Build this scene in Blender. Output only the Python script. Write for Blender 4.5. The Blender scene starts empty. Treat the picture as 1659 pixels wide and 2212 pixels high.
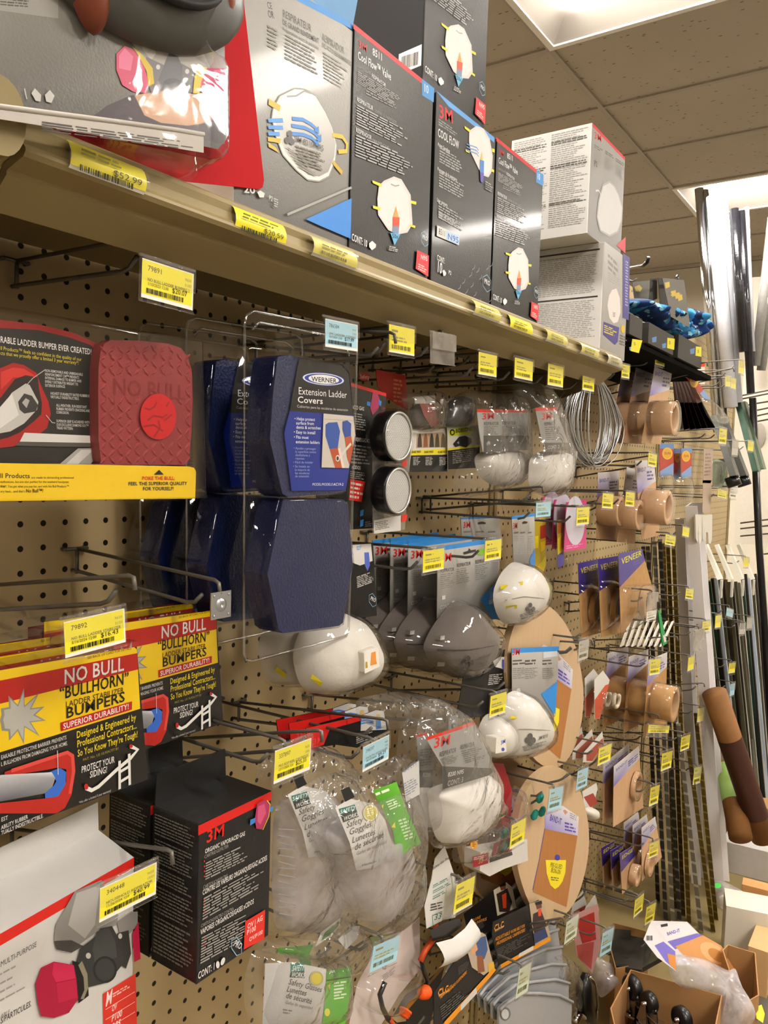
import bpy, math, random
from mathutils import Vector as V, Matrix
random.seed(7)
COL = bpy.context.scene.collection
# ------------------------------------------------------------------ camera model
W, H, FPX = 1659.0, 2212.0, 1705.81
YAW, PITCH, ROLL = (math.radians(a) for a in (34.4298, -3.4698, 1.6911))
_f = V((-math.sin(YAW)*math.cos(PITCH), math.cos(YAW)*math.cos(PITCH), math.sin(PITCH)))
_r0 = V((math.cos(YAW), math.sin(YAW), 0)); _u0 = _r0.cross(_f)
_r = _r0*math.cos(ROLL)+_u0*math.sin(ROLL); _u = _u0*math.cos(ROLL)-_r0*math.sin(ROLL)
WX = -0.7595                       # pegboard surface: X = WX, aisle runs along +Y, eye at the origin
FLOOR, CEIL, DECK = -1.5, 1.66, -1.33
def ray(x, y): return _f+_r*((x-W/2)/FPX)-_u*((y-H/2)/FPX)
def onX(x, y, off): d = ray(x, y); return d*((WX+off)/d.x)
def onZ(x, y, z): d = ray(x, y); return d*(z/d.z)
def onY(x, y, v): d = ray(x, y); return d*(v/d.y)
cam = bpy.data.cameras.new('camera'); co = bpy.data.objects.new('camera', cam); COL.objects.link(co)
co.matrix_world = Matrix(((_r.x, _u.x, -_f.x, 0), (_r.y, _u.y, -_f.y, 0), (_r.z, _u.z, -_f.z, 0), (0, 0, 0, 1)))
cam.sensor_fit = 'VERTICAL'; cam.sensor_height = 36; cam.lens = 36*FPX/H; cam.clip_start = 0.02; cam.clip_end = 60
bpy.context.scene.camera = co
# ------------------------------------------------------------------ materials
MATS = {}
def lin(c):
    if isinstance(c, str):
        c = c.lstrip('#'); c = [int(c[i:i+2], 16)/255 for i in (0, 2, 4)]
    return tuple((x/12.92 if x <= .04045 else ((x+.055)/1.055)**2.4) for x in c)
def mat(name, c='#808080', rough=.5, metal=0, spec=.5, coat=0, var=.06, vscale=60, bump=0, bscale=200, vcol=False, sub=0, emit=0, trans=0):
    if name in MATS: return MATS[name]
    m = bpy.data.materials.new(name); m.use_nodes = True; nt = m.node_tree; N = nt.nodes; L = nt.links
    b = N['Principled BSDF']; b.inputs['Roughness'].default_value = rough; b.inputs['Metallic'].default_value = metal
    b.inputs['Specular IOR Level'].default_value = spec; b.inputs['Coat Weight'].default_value = coat; b.inputs['Coat Roughness'].default_value = .08
    tc = N.new('ShaderNodeTexCoord')
    nz = N.new('ShaderNodeTexNoise'); nz.inputs['Scale'].default_value = vscale; nz.inputs['Detail'].default_value = 2
    L.new(tc.outputs['Object'], nz.inputs['Vector'])
    mr = N.new('ShaderNodeMapRange'); mr.inputs['To Min'].default_value = 1-var; mr.inputs['To Max'].default_value = 1+var
    L.new(nz.outputs['Fac'], mr.inputs['Value'])
    mx = N.new('ShaderNodeVectorMath'); mx.operation = 'SCALE'; L.new(mr.outputs['Result'], mx.inputs['Scale'])
    if vcol:
        a = N.new('ShaderNodeVertexColor'); a.layer_name = 'Col'; L.new(a.outputs['Color'], mx.inputs[0])
    else: mx.inputs[0].default_value = lin(c)
    L.new(mx.outputs['Vector'], b.inputs['Base Color'])
    if emit:
        b.inputs['Emission Strength'].default_value = emit; b.inputs['Emission Color'].default_value = (*lin(c), 1)
    if sub:
        b.inputs['Subsurface Weight'].default_value = sub; b.inputs['Subsurface Radius'].default_value = (.01, .01, .01); b.inputs['Subsurface Scale'].default_value = .3
    if bump:
        n2 = N.new('ShaderNodeTexNoise'); n2.inputs['Scale'].default_value = bscale; n2.inputs['Detail'].default_value = 3
        L.new(tc.outputs['Object'], n2.inputs['Vector'])
        bp = N.new('ShaderNodeBump'); bp.inputs['Strength'].default_value = bump; bp.inputs['Distance'].default_value = .002
        L.new(n2.outputs['Fac'], bp.inputs['Height']); L.new(bp.outputs['Normal'], b.inputs['Normal'])
    MATS[name] = m; return m
def clear(name, tint='#ffffff', gloss=1.0, haze=0., hazec='#dcd8d2', rough=.06, bump=0, bscale=40, base=.04):
    """thin clear plastic: transparent, with fresnel reflections and a little milky haze"""
    if name in MATS: return MATS[name]
    m = bpy.data.materials.new(name); m.use_nodes = True; nt = m.node_tree; N = nt.nodes; L = nt.links
    N.remove(N['Principled BSDF']); out = N['Material Output']
    tr = N.new('ShaderNodeBsdfTransparent'); tr.inputs['Color'].default_value = (*lin(tint), 1)
    gl = N.new('ShaderNodeBsdfGlossy'); gl.inputs['Roughness'].default_value = rough
    fr = N.new('ShaderNodeLayerWeight'); fr.inputs['Blend'].default_value = .5
    pw = N.new('ShaderNodeMath'); pw.operation = 'POWER'; pw.inputs[1].default_value = 3.2; L.new(fr.outputs['Facing'], pw.inputs[0])
    mr = N.new('ShaderNodeMapRange'); mr.inputs['To Min'].default_value = base; mr.inputs['To Max'].default_value = min(1, .75*gloss)
    L.new(pw.outputs[0], mr.inputs['Value'])
    mx = N.new('ShaderNodeMixShader'); L.new(mr.outputs['Result'], mx.inputs['Fac']); L.new(tr.outputs[0], mx.inputs[1]); L.new(gl.outputs[0], mx.inputs[2])
    tc = N.new('ShaderNodeTexCoord')
    if bump:
        n2 = N.new('ShaderNodeTexNoise'); n2.inputs['Scale'].default_value = bscale; n2.inputs['Detail'].default_value = 2.5; n2.inputs['Distortion'].default_value = 1.2
        L.new(tc.outputs['Object'], n2.inputs['Vector'])
        bp = N.new('ShaderNodeBump'); bp.inputs['Strength'].default_value = bump; bp.inputs['Distance'].default_value = .01
        L.new(n2.outputs['Fac'], bp.inputs['Height']); L.new(bp.outputs['Normal'], gl.inputs['Normal']); L.new(bp.outputs['Normal'], fr.inputs['Normal'])
    last = mx
    if haze:
        df = N.new('ShaderNodeBsdfDiffuse'); df.inputs['Color'].default_value = (*lin(hazec), 1)
        tl = N.new('ShaderNodeBsdfTranslucent'); tl.inputs['Color'].default_value = (*lin(hazec), 1)
        ad = N.new('ShaderNodeMixShader'); ad.inputs[0].default_value = .4; L.new(df.outputs[0], ad.inputs[1]); L.new(tl.outputs[0], ad.inputs[2])
        nz = N.new('ShaderNodeTexNoise'); nz.inputs['Scale'].default_value = 25; nz.inputs['Detail'].default_value = 3; L.new(tc.outputs['Object'], nz.inputs['Vector'])
        hr = N.new('ShaderNodeMapRange'); hr.inputs['From Min'].default_value = .3; hr.inputs['From Max'].default_value = .7
        hr.inputs['To Min'].default_value = haze*.55; hr.inputs['To Max'].default_value = min(1, haze*1.45); L.new(nz.outputs['Fac'], hr.inputs['Value'])
        m2 = N.new('ShaderNodeMixShader'); L.new(hr.outputs['Result'], m2.inputs[0]); L.new(mx.outputs[0], m2.inputs[1]); L.new(ad.outputs[0], m2.inputs[2]); last = m2
    L.new(last.outputs[0], out.inputs['Surface'])
    MATS[name] = m; return m
def ink(c, rough=.4):
    """flat printing ink of one colour"""
    return mat('ink_'+c.strip('#')+('' if rough == .4 else '_%d' % (rough*100)), c, rough, var=.03)
VC = mat('printed_board', vcol=True, rough=.36, coat=.15, var=.03, bump=.12, bscale=500)
# ------------------------------------------------------------------ meshes
WLOC = {}
class MB:
    def __init__(s): s.v = []; s.f = []; s.m = []; s.s = []; s.mats = []; s.c = {}
    def add(s, vs, fs, m, smooth=False, cols=None):
        if m not in s.mats: s.mats.append(m)
        k = s.mats.index(m); n = len(s.v)
        s.v += [tuple(v) for v in vs]
        if cols:
            for i, c in enumerate(cols): s.c[n+i] = lin(c) if isinstance(c, str) else c
        for f in fs: s.f.append([n+i for i in f]); s.m.append(k); s.s.append(smooth)
        return s
    def poly(s, pts, m, cols=None): return s.add(pts, [list(range(len(pts)))], m, False, cols)
    def prism(s, pts, vec, m, cap=None):
        n = len(pts); vec = V(vec); a = [V(p) for p in pts]; b = [p+vec for p in a]
        s.add(a+b, [[i, (i+1) % n, n+(i+1) % n, n+i] for i in range(n)], m)
        s.poly(a, cap or m); s.poly(b[::-1], cap or m); return s
    def box(s, x0, x1, y0, y1, z0, z1, m):
        return s.prism([(x0, y0, z0), (x1, y0, z0), (x1, y1, z0), (x0, y1, z0)], (0, 0, z1-z0), m)
    def tube(s, pts, r, m, seg=8, cyc=False, cap=True):
        pts = [V(p) for p in pts]; n = len(pts); vs = []; prev = None
        rr = r if isinstance(r, (list, tuple)) else [r]*n
        for i, p in enumerate(pts):
            a = pts[(i-1) % n] if (i or cyc) else p; b = pts[(i+1) % n] if (i < n-1 or cyc) else p
            t = (b-a); t = t.normalized() if t.length > 1e-9 else V((0, 0, 1))
            if prev is None:
                prev = t.orthogonal().normalized()
            x = prev-t*prev.dot(t); x = x.normalized() if x.length > 1e-6 else t.orthogonal().normalized(); prev = x; y = t.cross(x)
            for k in range(seg): q = 2*math.pi*k/seg; vs.append(p+(x*math.cos(q)+y*math.sin(q))*rr[i])
        fs = [[i*seg+k, i*seg+(k+1) % seg, ((i+1) % n)*seg+(k+1) % seg, ((i+1) % n)*seg+k] for i in range(n if cyc else n-1) for k in range(seg)]
        if cap and not cyc: fs += [list(range(seg))[::-1], [(n-1)*seg+k for k in range(seg)]]
        return s.add(vs, fs, m, True)
    def grid(s, fn, nu, nv, m, smooth=True, cu=False, cols=None):
        vs = [fn(i/(nu if cu else nu), j/nv) for j in range(nv+1) for i in range(nu+(0 if cu else 1))]
        w = nu if cu else nu+1
        fs = [[j*w+i, j*w+(i+1) % w, (j+1)*w+(i+1) % w, (j+1)*w+i] for j in range(nv) for i in range(nu)]
        return s.add(vs, fs, m, smooth, cols)
    def build(s, name, parent=None, label=None, kind=None, bevel=0, bseg=2):
        me = bpy.data.meshes.new(name)
        loc = WLOC.get(parent.name, V((0, 0, 0))) if parent else V((0, 0, 0))
        me.from_pydata([(v[0]-loc.x, v[1]-loc.y, v[2]-loc.z) for v in s.v], [], s.f)
        for m in s.mats: me.materials.append(m)
        me.polygons.foreach_set('material_index', s.m); me.polygons.foreach_set('use_smooth', s.s)
        if s.c:
            ca = me.color_attributes.new('Col', 'FLOAT_COLOR', 'POINT')
            for i in range(len(s.v)): ca.data[i].color = (*s.c.get(i, (1, 1, 1)), 1)
        o = bpy.data.objects.new(name, me); COL.objects.link(o)
        if parent: o.parent = parent; WLOC[o.name] = loc
        if label: o['label'] = label
        if kind: o['kind'] = kind
        if bevel:
            b = o.modifiers.new('bevel', 'BEVEL'); b.width = bevel; b.segments = bseg; b.limit_method = 'ANGLE'; b.angle_limit = .6; b.harden_normals = False
        return o
def thing(name, label, cat, loc, group=None):
    o = bpy.data.objects.new(name, None); COL.objects.link(o); o.empty_display_size = .02
    o.location = loc; WLOC[o.name] = V(loc); o['label'] = label; o['category'] = cat
    if group: o['group'] = group
    return o
def dup(root, delta, label=None, group=None, rotz=0):
    def cp(o, par):
        c = o.copy(); COL.objects.link(c); c.parent = par
        for ch in o.children: cp(ch, c)
        return c
    r = cp(root, None); r.location = root.location+V(delta); r.rotation_euler = (0, 0, rotz); WLOC[r.name] = V(r.location)
    if label: r['label'] = label
    if group: r['group'] = group
    return r
def struct(name, mb): return mb.build(name, kind='structure')
# ------------------------------------------------------------------ lettering (built-in font, turned into mesh)
GL = {}
def _glyphs():
    chars = [chr(i) for i in range(33, 127)]+list('éÉáíóúñ“”’•®™Ê')
    objs = []
    for ch in chars:
        for bold in (0, 1):
            two = []
            for body in (ch, ch+'|', '|'):
                cu = bpy.data.curves.new('g', 'FONT'); cu.body = body; cu.resolution_u = 2; cu.offset = .015 if bold else 0
                o = bpy.data.objects.new('g', cu); COL.objects.link(o); two.append(o)
            objs.append((ch, bold, two))
    dg = bpy.context.evaluated_depsgraph_get(); dg.update()
    def mesh(o):
        e = o.evaluated_get(dg); me = e.to_mesh()
        r = ([(v.co.x, v.co.y) for v in me.vertices], [list(p.vertices) for p in me.polygons]); e.to_mesh_clear(); return r
    for ch, bold, (a, b, c) in objs:
        va, fa = mesh(a); vb, _ = mesh(b); vc, _ = mesh(c)
        adv = max(x for x, _y in vb)-max(x for x, _y in vc)
        GL[ch, bold] = (va, fa, adv+(.02 if bold else 0))
        for o in (a, b, c): cu = o.data; bpy.data.objects.remove(o); bpy.data.curves.remove(cu)
_glyphs()
CAPH = max(y for x, y in GL['H', 0][0])
def layout(txt, bold):
    x = 0; vs = []; fs = []
    for ch in txt:
        if ch == ' ': x += .28; continue
        g = GL.get((ch, bold)) or GL['x', bold]
        n = len(vs); vs += [(p[0]+x, p[1]) for p in g[0]]; fs += [[n+i for i in f] for f in g[1]]; x += g[2]
    return vs, fs, (max(p[0] for p in vs) if vs else x)
class Face:
    """a flat printed surface standing in the place; marks on it can be given by where the photo shows them"""
    def __init__(s, off=None, px=None, yaw=0, tilt=0, o=None, n=None, up=(0, 0, 1), mb=None):
        s.o = V(o) if o is not None else onX(px[0], px[1], off)
        if n is None:
            n = V((math.cos(math.radians(tilt))*math.cos(math.radians(yaw)), math.cos(math.radians(tilt))*math.sin(math.radians(yaw)), math.sin(math.radians(tilt))))
        s.n = V(n).normalized(); s.b = (V(up)-s.n*V(up).dot(s.n)).normalized(); s.a = s.b.cross(s.n); s.mb = mb or MB(); s.k = 0
    def P(s, x, y, h=0):
        d = ray(x, y); return d*(s.o.dot(s.n)/d.dot(s.n))+s.n*h
    def PL(s, x, y, h):
        d = ray(x, y); return d*((s.o+s.n*h).dot(s.n)/d.dot(s.n))
    def uv(s, x, y): p = s.P(x, y)-s.o; return p.dot(s.a), p.dot(s.b)
    def Q(s, u, v, h=0): return s.o+s.a*u+s.b*v+s.n*h
    def lift(s): s.k += 1; return .0002+.00006*s.k
    def poly(s, px, c, cols=None):
        h = s.lift(); s.mb.poly([s.P(x, y, h) for x, y in px], VC if cols else (ink(c) if isinstance(c, str) else c), cols); return s
    def upoly(s, uvs, c, cols=None):
        h = s.lift(); s.mb.poly([s.Q(u, v, h) for u, v in uvs], VC if cols else (ink(c) if isinstance(c, str) else c), cols); return s
    def ell(s, cx, cy, rx, ry, c, n=24, rot=0):
        """ellipse as the photo shows it"""
        q = math.radians(rot)
        return s.poly([(cx+rx*math.cos(t)*math.cos(q)-ry*math.sin(t)*math.sin(q), cy+rx*math.cos(t)*math.sin(q)+ry*math.sin(t)*math.cos(q)) for t in (-2*math.pi*i/n for i in range(n))], c)
    def uell(s, u, v, ru, rv, c, n=24): return s.upoly([(u+ru*math.cos(2*math.pi*i/n), v+rv*math.sin(2*math.pi*i/n)) for i in range(n)], c)
    def stroke(s, pts, w, c):
        h = s.lift(); q = [s.P(x, y, h) for x, y in pts]; s._st(q, w, c); return s
    def _st(s, q, w, c):
        m = ink(c) if isinstance(c, str) else c; L = []; R = []
        for i, p in enumerate(q):
            t = (q[min(i+1, len(q)-1)]-q[max(i-1, 0)]).normalized(); d = s.n.cross(t)*w/2; L.append(p+d); R.append(p-d)
        n = len(q); s.mb.add(L+R, [[n+i, n+i+1, i+1, i] for i in range(n-1)], m)
    def text(s, t, x0, y0, x1, y1, hpx, c='#ffffff', bold=0, slant=0):
        """baseline runs (x0,y0)-(x1,y1), capitals hpx high, as seen in the photo"""
        p0 = s.P(x0, y0); p1 = s.P(x1, y1); hh = abs((s.P(x0, y0-hpx)-p0).dot(s.b)); return s._txt(t, p0, (p1-p0), hh, c, bold, slant)
    def utext(s, t, u, v, w, hh, c='#ffffff', bold=0, slant=0, center=False):
        p0 = s.Q(u-(w/2 if center else 0), v); return s._txt(t, p0, s.a*w, hh, c, bold, slant)
    def _txt(s, t, p0, ex, hh, c, bold, slant):
        vs, fs, w = layout(t, bold); h = s.lift(); L = ex.length; ex = ex.normalized(); ey = s.n.cross(ex); p0 = p0+s.n*h
        kx = L/w; ky = hh/CAPH
        s.mb.add([p0+ex*((x+slant*y)*kx)+ey*(y*ky) for x, y in vs], fs, ink(c) if isinstance(c, str) else c); return s
    def fine(s, x0, y0, x1, y1, x2, y2, rows, c='#cfcfcf', fill=.55, ragged=.35, words=6):
        """illegible small print: rows of word-length dashes inside the parallelogram TL, TR, BL"""
        a = s.P(x0, y0); b = s.P(x1, y1); d = s.P(x2, y2); return s._fine(a, b-a, d-a, rows, c, fill, ragged, words)
    def ufine(s, u0, v0, u1, v1, rows, c='#cfcfcf', fill=.55, ragged=.35, words=6):
        a = s.Q(u0, v1); return s._fine(a, s.a*(u1-u0), s.b*(v0-v1), rows, c, fill, ragged, words)
    def _fine(s, a, ex, ey, rows, c, fill, ragged, words):
        h = s.lift(); a = a+s.n*h; m = ink(c) if isinstance(c, str) else c; vs = []; fs = []
        for i in range(rows):
            end = 1-random.random()*ragged; x = 0; t = i/rows
            while x < end:
                w = min((.4+random.random())/words, end-x)
                if w < .02: break
                n = len(vs); t1 = t+fill/rows*(.75+.35*random.random())
                vs += [a+ex*x+ey*t1, a+ex*(x+w)+ey*t1, a+ex*(x+w)+ey*t, a+ex*x+ey*t]; fs.append([n, n+1, n+2, n+3]); x += w+.16/words
        s.mb.add(vs, fs, m); return s
    def bars(s, x0, y0, x1, y1, x2, y2, c='#141414', n=34):
        a = s.P(x0, y0); b = s.P(x1, y1); d = s.P(x2, y2); return s._bars(a, b-a, d-a, c, n)
    def ubars(s, u0, v0, u1, v1, c='#141414', n=34):
        return s._bars(s.Q(u0, v1), s.a*(u1-u0), s.b*(v0-v1), c, n)
    def _bars(s, a, ex, ey, c, n):
        h = s.lift(); a = a+s.n*h; vs = []; fs = []; x = 0
        while x < 1:
            w = random.choice((1, 1, 2, 3))/n/1.9
            if x+w > 1: break
            k = len(vs); vs += [a+ex*x+ey, a+ex*(x+w)+ey, a+ex*(x+w), a+ex*x]; fs.append([k, k+1, k+2, k+3]); x += w+random.choice((1, 1, 2))/n/1.9
        s.mb.add(vs, fs, ink(c)); return s
# ------------------------------------------------------------------ the room
M_beige = mat('beige_enamel', '#94855f', .4, spec=.5, var=.05, vscale=14, bump=.04, bscale=90)
M_beige_dark = mat('beige_enamel_worn', '#7d704f', .45, var=.08, vscale=25)
M_wire = mat('dark_grey_wire', '#716e68', .4, metal=.3, var=.1)
M_zinc = mat('zinc_plate', '#b9bcc0', .3, metal=.9, var=.1)
M_tag_y = ink('#f0e23c', .45); M_tag_b = ink('#a6d3e2', .45)
def pegmat():
    m = mat('pegboard', '#b9a57f', .55, var=.07, vscale=9, bump=.03, bscale=300); nt = m.node_tree; N = nt.nodes; L = nt.links; b = N['Principled BSDF']
    src = b.inputs['Base Color'].links[0].from_socket; g = N.new('ShaderNodeNewGeometry'); sp = N.new('ShaderNodeSeparateXYZ'); L.new(g.outputs['Position'], sp.inputs[0])
    def mth(op, a, bb=None):
        n = N.new('ShaderNodeMath'); n.operation = op
        for i, x in enumerate((a, bb)):
            if x is None: continue
            if isinstance(x, (int, float)): n.inputs[i].default_value = x
            else: L.new(x, n.inputs[i])
        return n.outputs[0]
    def cell(s, o): return mth('SUBTRACT', mth('FRACT', mth('DIVIDE', mth('SUBTRACT', s, o-.0127-2.54), .0254)), .5)
    y = cell(sp.outputs['Y'], .45266); z = cell(sp.outputs['Z'], .18174)
    d = mth('SQRT', mth('ADD', mth('MULTIPLY', y, y), mth('MULTIPLY', z, z)))
    h = mth('LESS_THAN', d, .125)
    mx = N.new('ShaderNodeMix'); mx.data_type = 'RGBA'; L.new(h, mx.inputs[0]); L.new(src, mx.inputs[6]); mx.inputs[7].default_value = (*lin('#1d150d'), 1)
    L.new(mx.outputs[2], b.inputs['Base Color'])
    return m
M_peg = pegmat()
def ceilmat():
    m = mat('mineral_ceiling_tile', '#aca294', .9, spec=.1, var=.05, vscale=3); nt = m.node_tree; N = nt.nodes; L = nt.links; b = N['Principled BSDF']
    src = b.inputs['Base Color'].links[0].from_socket; tc = N.new('ShaderNodeTexCoord')
    v = N.new('ShaderNodeTexVoronoi'); v.inputs['Scale'].default_value = 18; v.inputs['Randomness'].default_value = 1
    mp = N.new('ShaderNodeMapping'); mp.inputs['Scale'].default_value = (1, 2.2, 1); L.new(tc.outputs['Object'], mp.inputs[0]); L.new(mp.outputs[0], v.inputs['Vector'])
    lt = N.new('ShaderNodeMath'); lt.operation = 'LESS_THAN'; L.new(v.outputs['Distance'], lt.inputs[0]); lt.inputs[1].default_value = .13
    mx = N.new('ShaderNodeMix'); mx.data_type = 'RGBA'; L.new(lt.outputs[0], mx.inputs[0]); L.new(src, mx.inputs[6]); mx.inputs[7].default_value = (*lin('#7d7263'), 1)
    L.new(mx.outputs[2], b.inputs['Base Color']); return m
M_ceil = ceilmat()
M_tee = mat('ceiling_tee', '#9d9386', .6, var=.03)
M_wall = mat('painted_wall', '#c9c1b0', .8, var=.04, vscale=4)
M_floor = mat('vinyl_floor', '#7c766c', .4, var=.1, vscale=6)
XL, XR, YN, YF = -4.6, 2.45, -3.6, 6.75
TX, TY = -1.33, 2.405                      # a crossing of the ceiling grid; lights are 1.22 x 0.61
lights = [(TX+2.44*i, TY+2.41*j) for i in range(-1, 3) for j in range(-2, 2) if TX+2.44*i+1.22 < XR]
lights = [(x, y) for x, y in lights if y+.61 < YF]
mb = MB(); mb.box(XL, XR, YN, YF, FLOOR-.05, FLOOR, M_floor); struct('floor', mb)
mb = MB(); nx0 = math.floor((XL-TX)/1.22); ny0 = math.floor((YN-TY)/.6025)
for i in range(nx0, 6):
    for j in range(ny0, 9):
        x, y = TX+1.22*i, TY+.6025*j
        if any(abs(x-a) < .1 and abs(y-b) < .1 for a, b in lights): continue
        x0, x1, y0, y1 = max(x, XL), min(x+1.22, XR), max(y, YN), min(y+.6025, YF)
        if x1 > x0 and y1 > y0: mb.box(x0+.004, x1-.004, y0+.004, y1-.004, CEIL+.003, CEIL+.02, M_ceil)
mb.box(XL, XR, YN, YF, CEIL+.16, CEIL+.2, M_tee)
struct('ceiling', mb)
mb = MB()
for i in range(nx0, 7):
    x = TX+1.22*i
    if XL < x < XR: mb.box(x-.012, x+.012, YN, YF, CEIL-.006, CEIL+.03, M_tee)
for j in range(ny0, 10):
    y = TY+.6025*j
    if YN < y < YF: mb.box(XL, XR, y-.012, y+.012, CEIL-.005, CEIL+.029, M_tee)
struct('trim_1', mb)
M_wall2 = mat('light_block_wall', '#a8a297', .8)  # right wall is unseen, moved in to block light from farther columns
for nm, a in (('wall_back', (XL, XR, YF, YF+.05)), ('wall_left', (XL-.05, XL, YN, YF)), ('wall_right_light_block', (XR, XR+.05, YN, YF)), ('wall_front', (XL, XR, YN-.05, YN))):
    mb = MB(); mb.box(*a, FLOOR, CEIL, M_wall2 if nm == 'wall_right_light_block' else M_wall); struct(nm, mb)
M_lens = mat('lit_lens', '#fff8f0', .4, emit=62); M_white = mat('white_enamel', '#d8d2c8', .4, var=.02)
li = None
for n, (x, y) in enumerate(lights):
    if li is None:
        li = thing('ceiling_light', 'recessed fluorescent ceiling light', 'light', (x, y, CEIL), 'fluorescent lights in the ceiling'); L0 = (x, y)
        mb = MB(); z0, z1 = CEIL-.004, CEIL+.09; x1, y1 = x+1.22, y+.6025; i = .025; k = .13
        o_ = [(x+i, y+i), (x1-i, y+i), (x1-i, y1-i), (x+i, y1-i)]; q_ = [(x+k, y+k), (x1-k, y+k), (x1-k, y1-k), (x+k, y1-k)]
        M_refl = mat('light_reflector', '#6f6a63', .5, var=.02)
        mb.add([(*p, z0) for p in o_]+[(*p, z1) for p in q_], [[j, (j+1) % 4, 4+(j+1) % 4, 4+j] for j in range(4)]+[[4, 5, 6, 7]], M_refl); mb.build('reflector', li)
        mb = MB(); mb.prism([(x+k, y+k, z1-.004), (x1-k, y+k, z1-.004), (x1-k, y1-k, z1-.004), (x+k, y1-k, z1-.004)], (0, 0, -.035), M_lens); mb.build('diffuser', li)
        mb = MB()
        for a in ((x, x+i, y, y1), (x1-i, x1, y, y1), (x+i, x1-i, y, y+i), (x+i, x1-i, y1-i, y1)): mb.box(*a, CEIL-.01, CEIL+.002, M_white)
        mb.build('frame', li)
    else: dup(li, (x-L0[0], y-L0[1], 0))
for o in COL.objects:
    if o.name.startswith('ceiling_light'):
        x, y = o.location.x, o.location.y
        if abs(x-TX) < .1 and abs(y-TY) < .1: o['label'] = 'nearer ceiling light, cut off by the top edge of the photo'
        elif abs(x-TX) < .1 and abs(y-TY-2.41) < .1: o['label'] = 'lit ceiling light far down the aisle above the tall chrome rolls'
w = bpy.data.worlds.new('world'); bpy.context.scene.world = w; w.use_nodes = True
w.node_tree.nodes['Background'].inputs[0].default_value = (1, .97, .93, 1); w.node_tree.nodes['Background'].inputs[1].default_value = .05
# ------------------------------------------------------------------ the gondola
UP = [-.925, .294, 1.513, 2.732, 3.951]            # uprights
g = thing('gondola_rack', 'beige pegboard gondola rack with metal uprights', 'shelving', (WX, 1.2, FLOOR))
GT = .55
for a, b in zip(UP, UP[1:]):
    mb = MB(); mb.box(WX-.006, WX, a+.002, b-.002, DECK-.02, GT, M_peg); mb.build('pegboard_panel', g)
for y in UP:
    mb = MB()
    for k in (-1, 1): mb.box(WX-.004, WX+.004, y+k*.011-.006, y+k*.011+.006, DECK, GT+.02, M_beige)
    mb.box(WX-.05, WX-.006, y-.02, y+.02, FLOOR, GT+.02, M_beige_dark); mb.build('upright', g)
mb = MB(); mb.box(WX+.001, WX+.46, UP[0], UP[4]+.02, DECK-.03, DECK, M_beige); dk = thing('base_deck', 'beige base deck of the rack, bare at the lower right', 'shelf', (WX+.2, 1.2, FLOOR)); mb.build('deck_panel', dk, bevel=.004)
mb = MB(); mb.box(WX+.42, WX+.44, UP[0], UP[4], FLOOR, DECK-.03, M_beige_dark); mb.build('kick_plate', dk)
# the shelf
SO = .2675; SZ = .2135
def shelf(y0, y1, so, label):
    t = thing('display_shelf', label, 'shelf', (WX, (y0+y1)/2, SZ))
    mb = MB(); mb.box(WX+.001, WX+so-.012, y0, y1, SZ-.004, SZ, M_beige); mb.build('shelf_pan', t)
    mb = MB()                                # rolled front lip with price channel
    prof = [(-.012, 0), (-.010, .004), (-.007, .0055), (-.0045, .0035), (-.0035, 0), (-.0042, -.006), (-.0025, -.013), (.0004, -.0162), (.0006, -.0185), (-.002, -.0215), (-.020, -.0265), (-.0215, -.0275), (-.0215, -.0295), (-.046, -.0485), (-.050, -.047), (-.024, -.022), (-.012, -.018)]
    n = len(prof); vs = [(WX+so+x, y0, SZ+z) for x, z in prof]+[(WX+so+x, y1, SZ+z) for x, z in prof]
    mb.add(vs, [[i, (i+1) % n, n+(i+1) % n, n+i] for i in range(n)]+[list(range(n))[::-1], list(range(n, 2*n))], M_beige); mb.build('price_channel', t)
    for y in (y0+.003, y1-.003):
        mb = MB(); mb.prism([(WX+.002, y-.0015, SZ-.12), (WX+so-.052, y-.0015, SZ-.05), (WX+so-.05, y-.0015, SZ-.006), (WX+.002, y-.0015, SZ-.006)], (0, .003, 0), M_beige_dark); mb.build('bracket', t)
    return t
shelf(UP[1]+.002, UP[2]-.002, SO, 'long beige metal shelf carrying the respirator boxes')
t = shelf(UP[0]+.002, UP[1]-.006, .275, 'beige shelf of the next bay, only its round end shows at the left edge')
mb = MB(); c_ = onX(2, 292, .275); y_ = onX(44, 300, .275).y
pts = []
for i in range(13):
    q = math.pi/2-math.pi*i/12; pts.append((WX+.279, UP[1]-.02+.016*math.cos(q), SZ+.003+.024*math.sin(q)-.01))
mb.prism([(WX+.279, UP[1]-.09, SZ-.031), (WX+.279, UP[1]-.09, SZ+.017)]+pts, (-.014, 0, 0), M_beige); mb.build('end_cap', t, bevel=.003)
sc = bpy.context.scene; sc.view_settings.view_transform = 'Standard'; sc.view_settings.look = 'Medium High Contrast'; sc.view_settings.exposure = -0.22
sc.cycles.max_bounces = 5; sc.cycles.transparent_max_bounces = 12; sc.cycles.diffuse_bounces = 3; sc.cycles.glossy_bounces = 2; sc.cycles.use_adaptive_sampling = True; sc.cycles.time_limit = 1000; sc.cycles.adaptive_threshold = .06
sc.cycles.caustics_reflective = False; sc.cycles.caustics_refractive = False; sc.cycles.sample_clamp_indirect = 4
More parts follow.
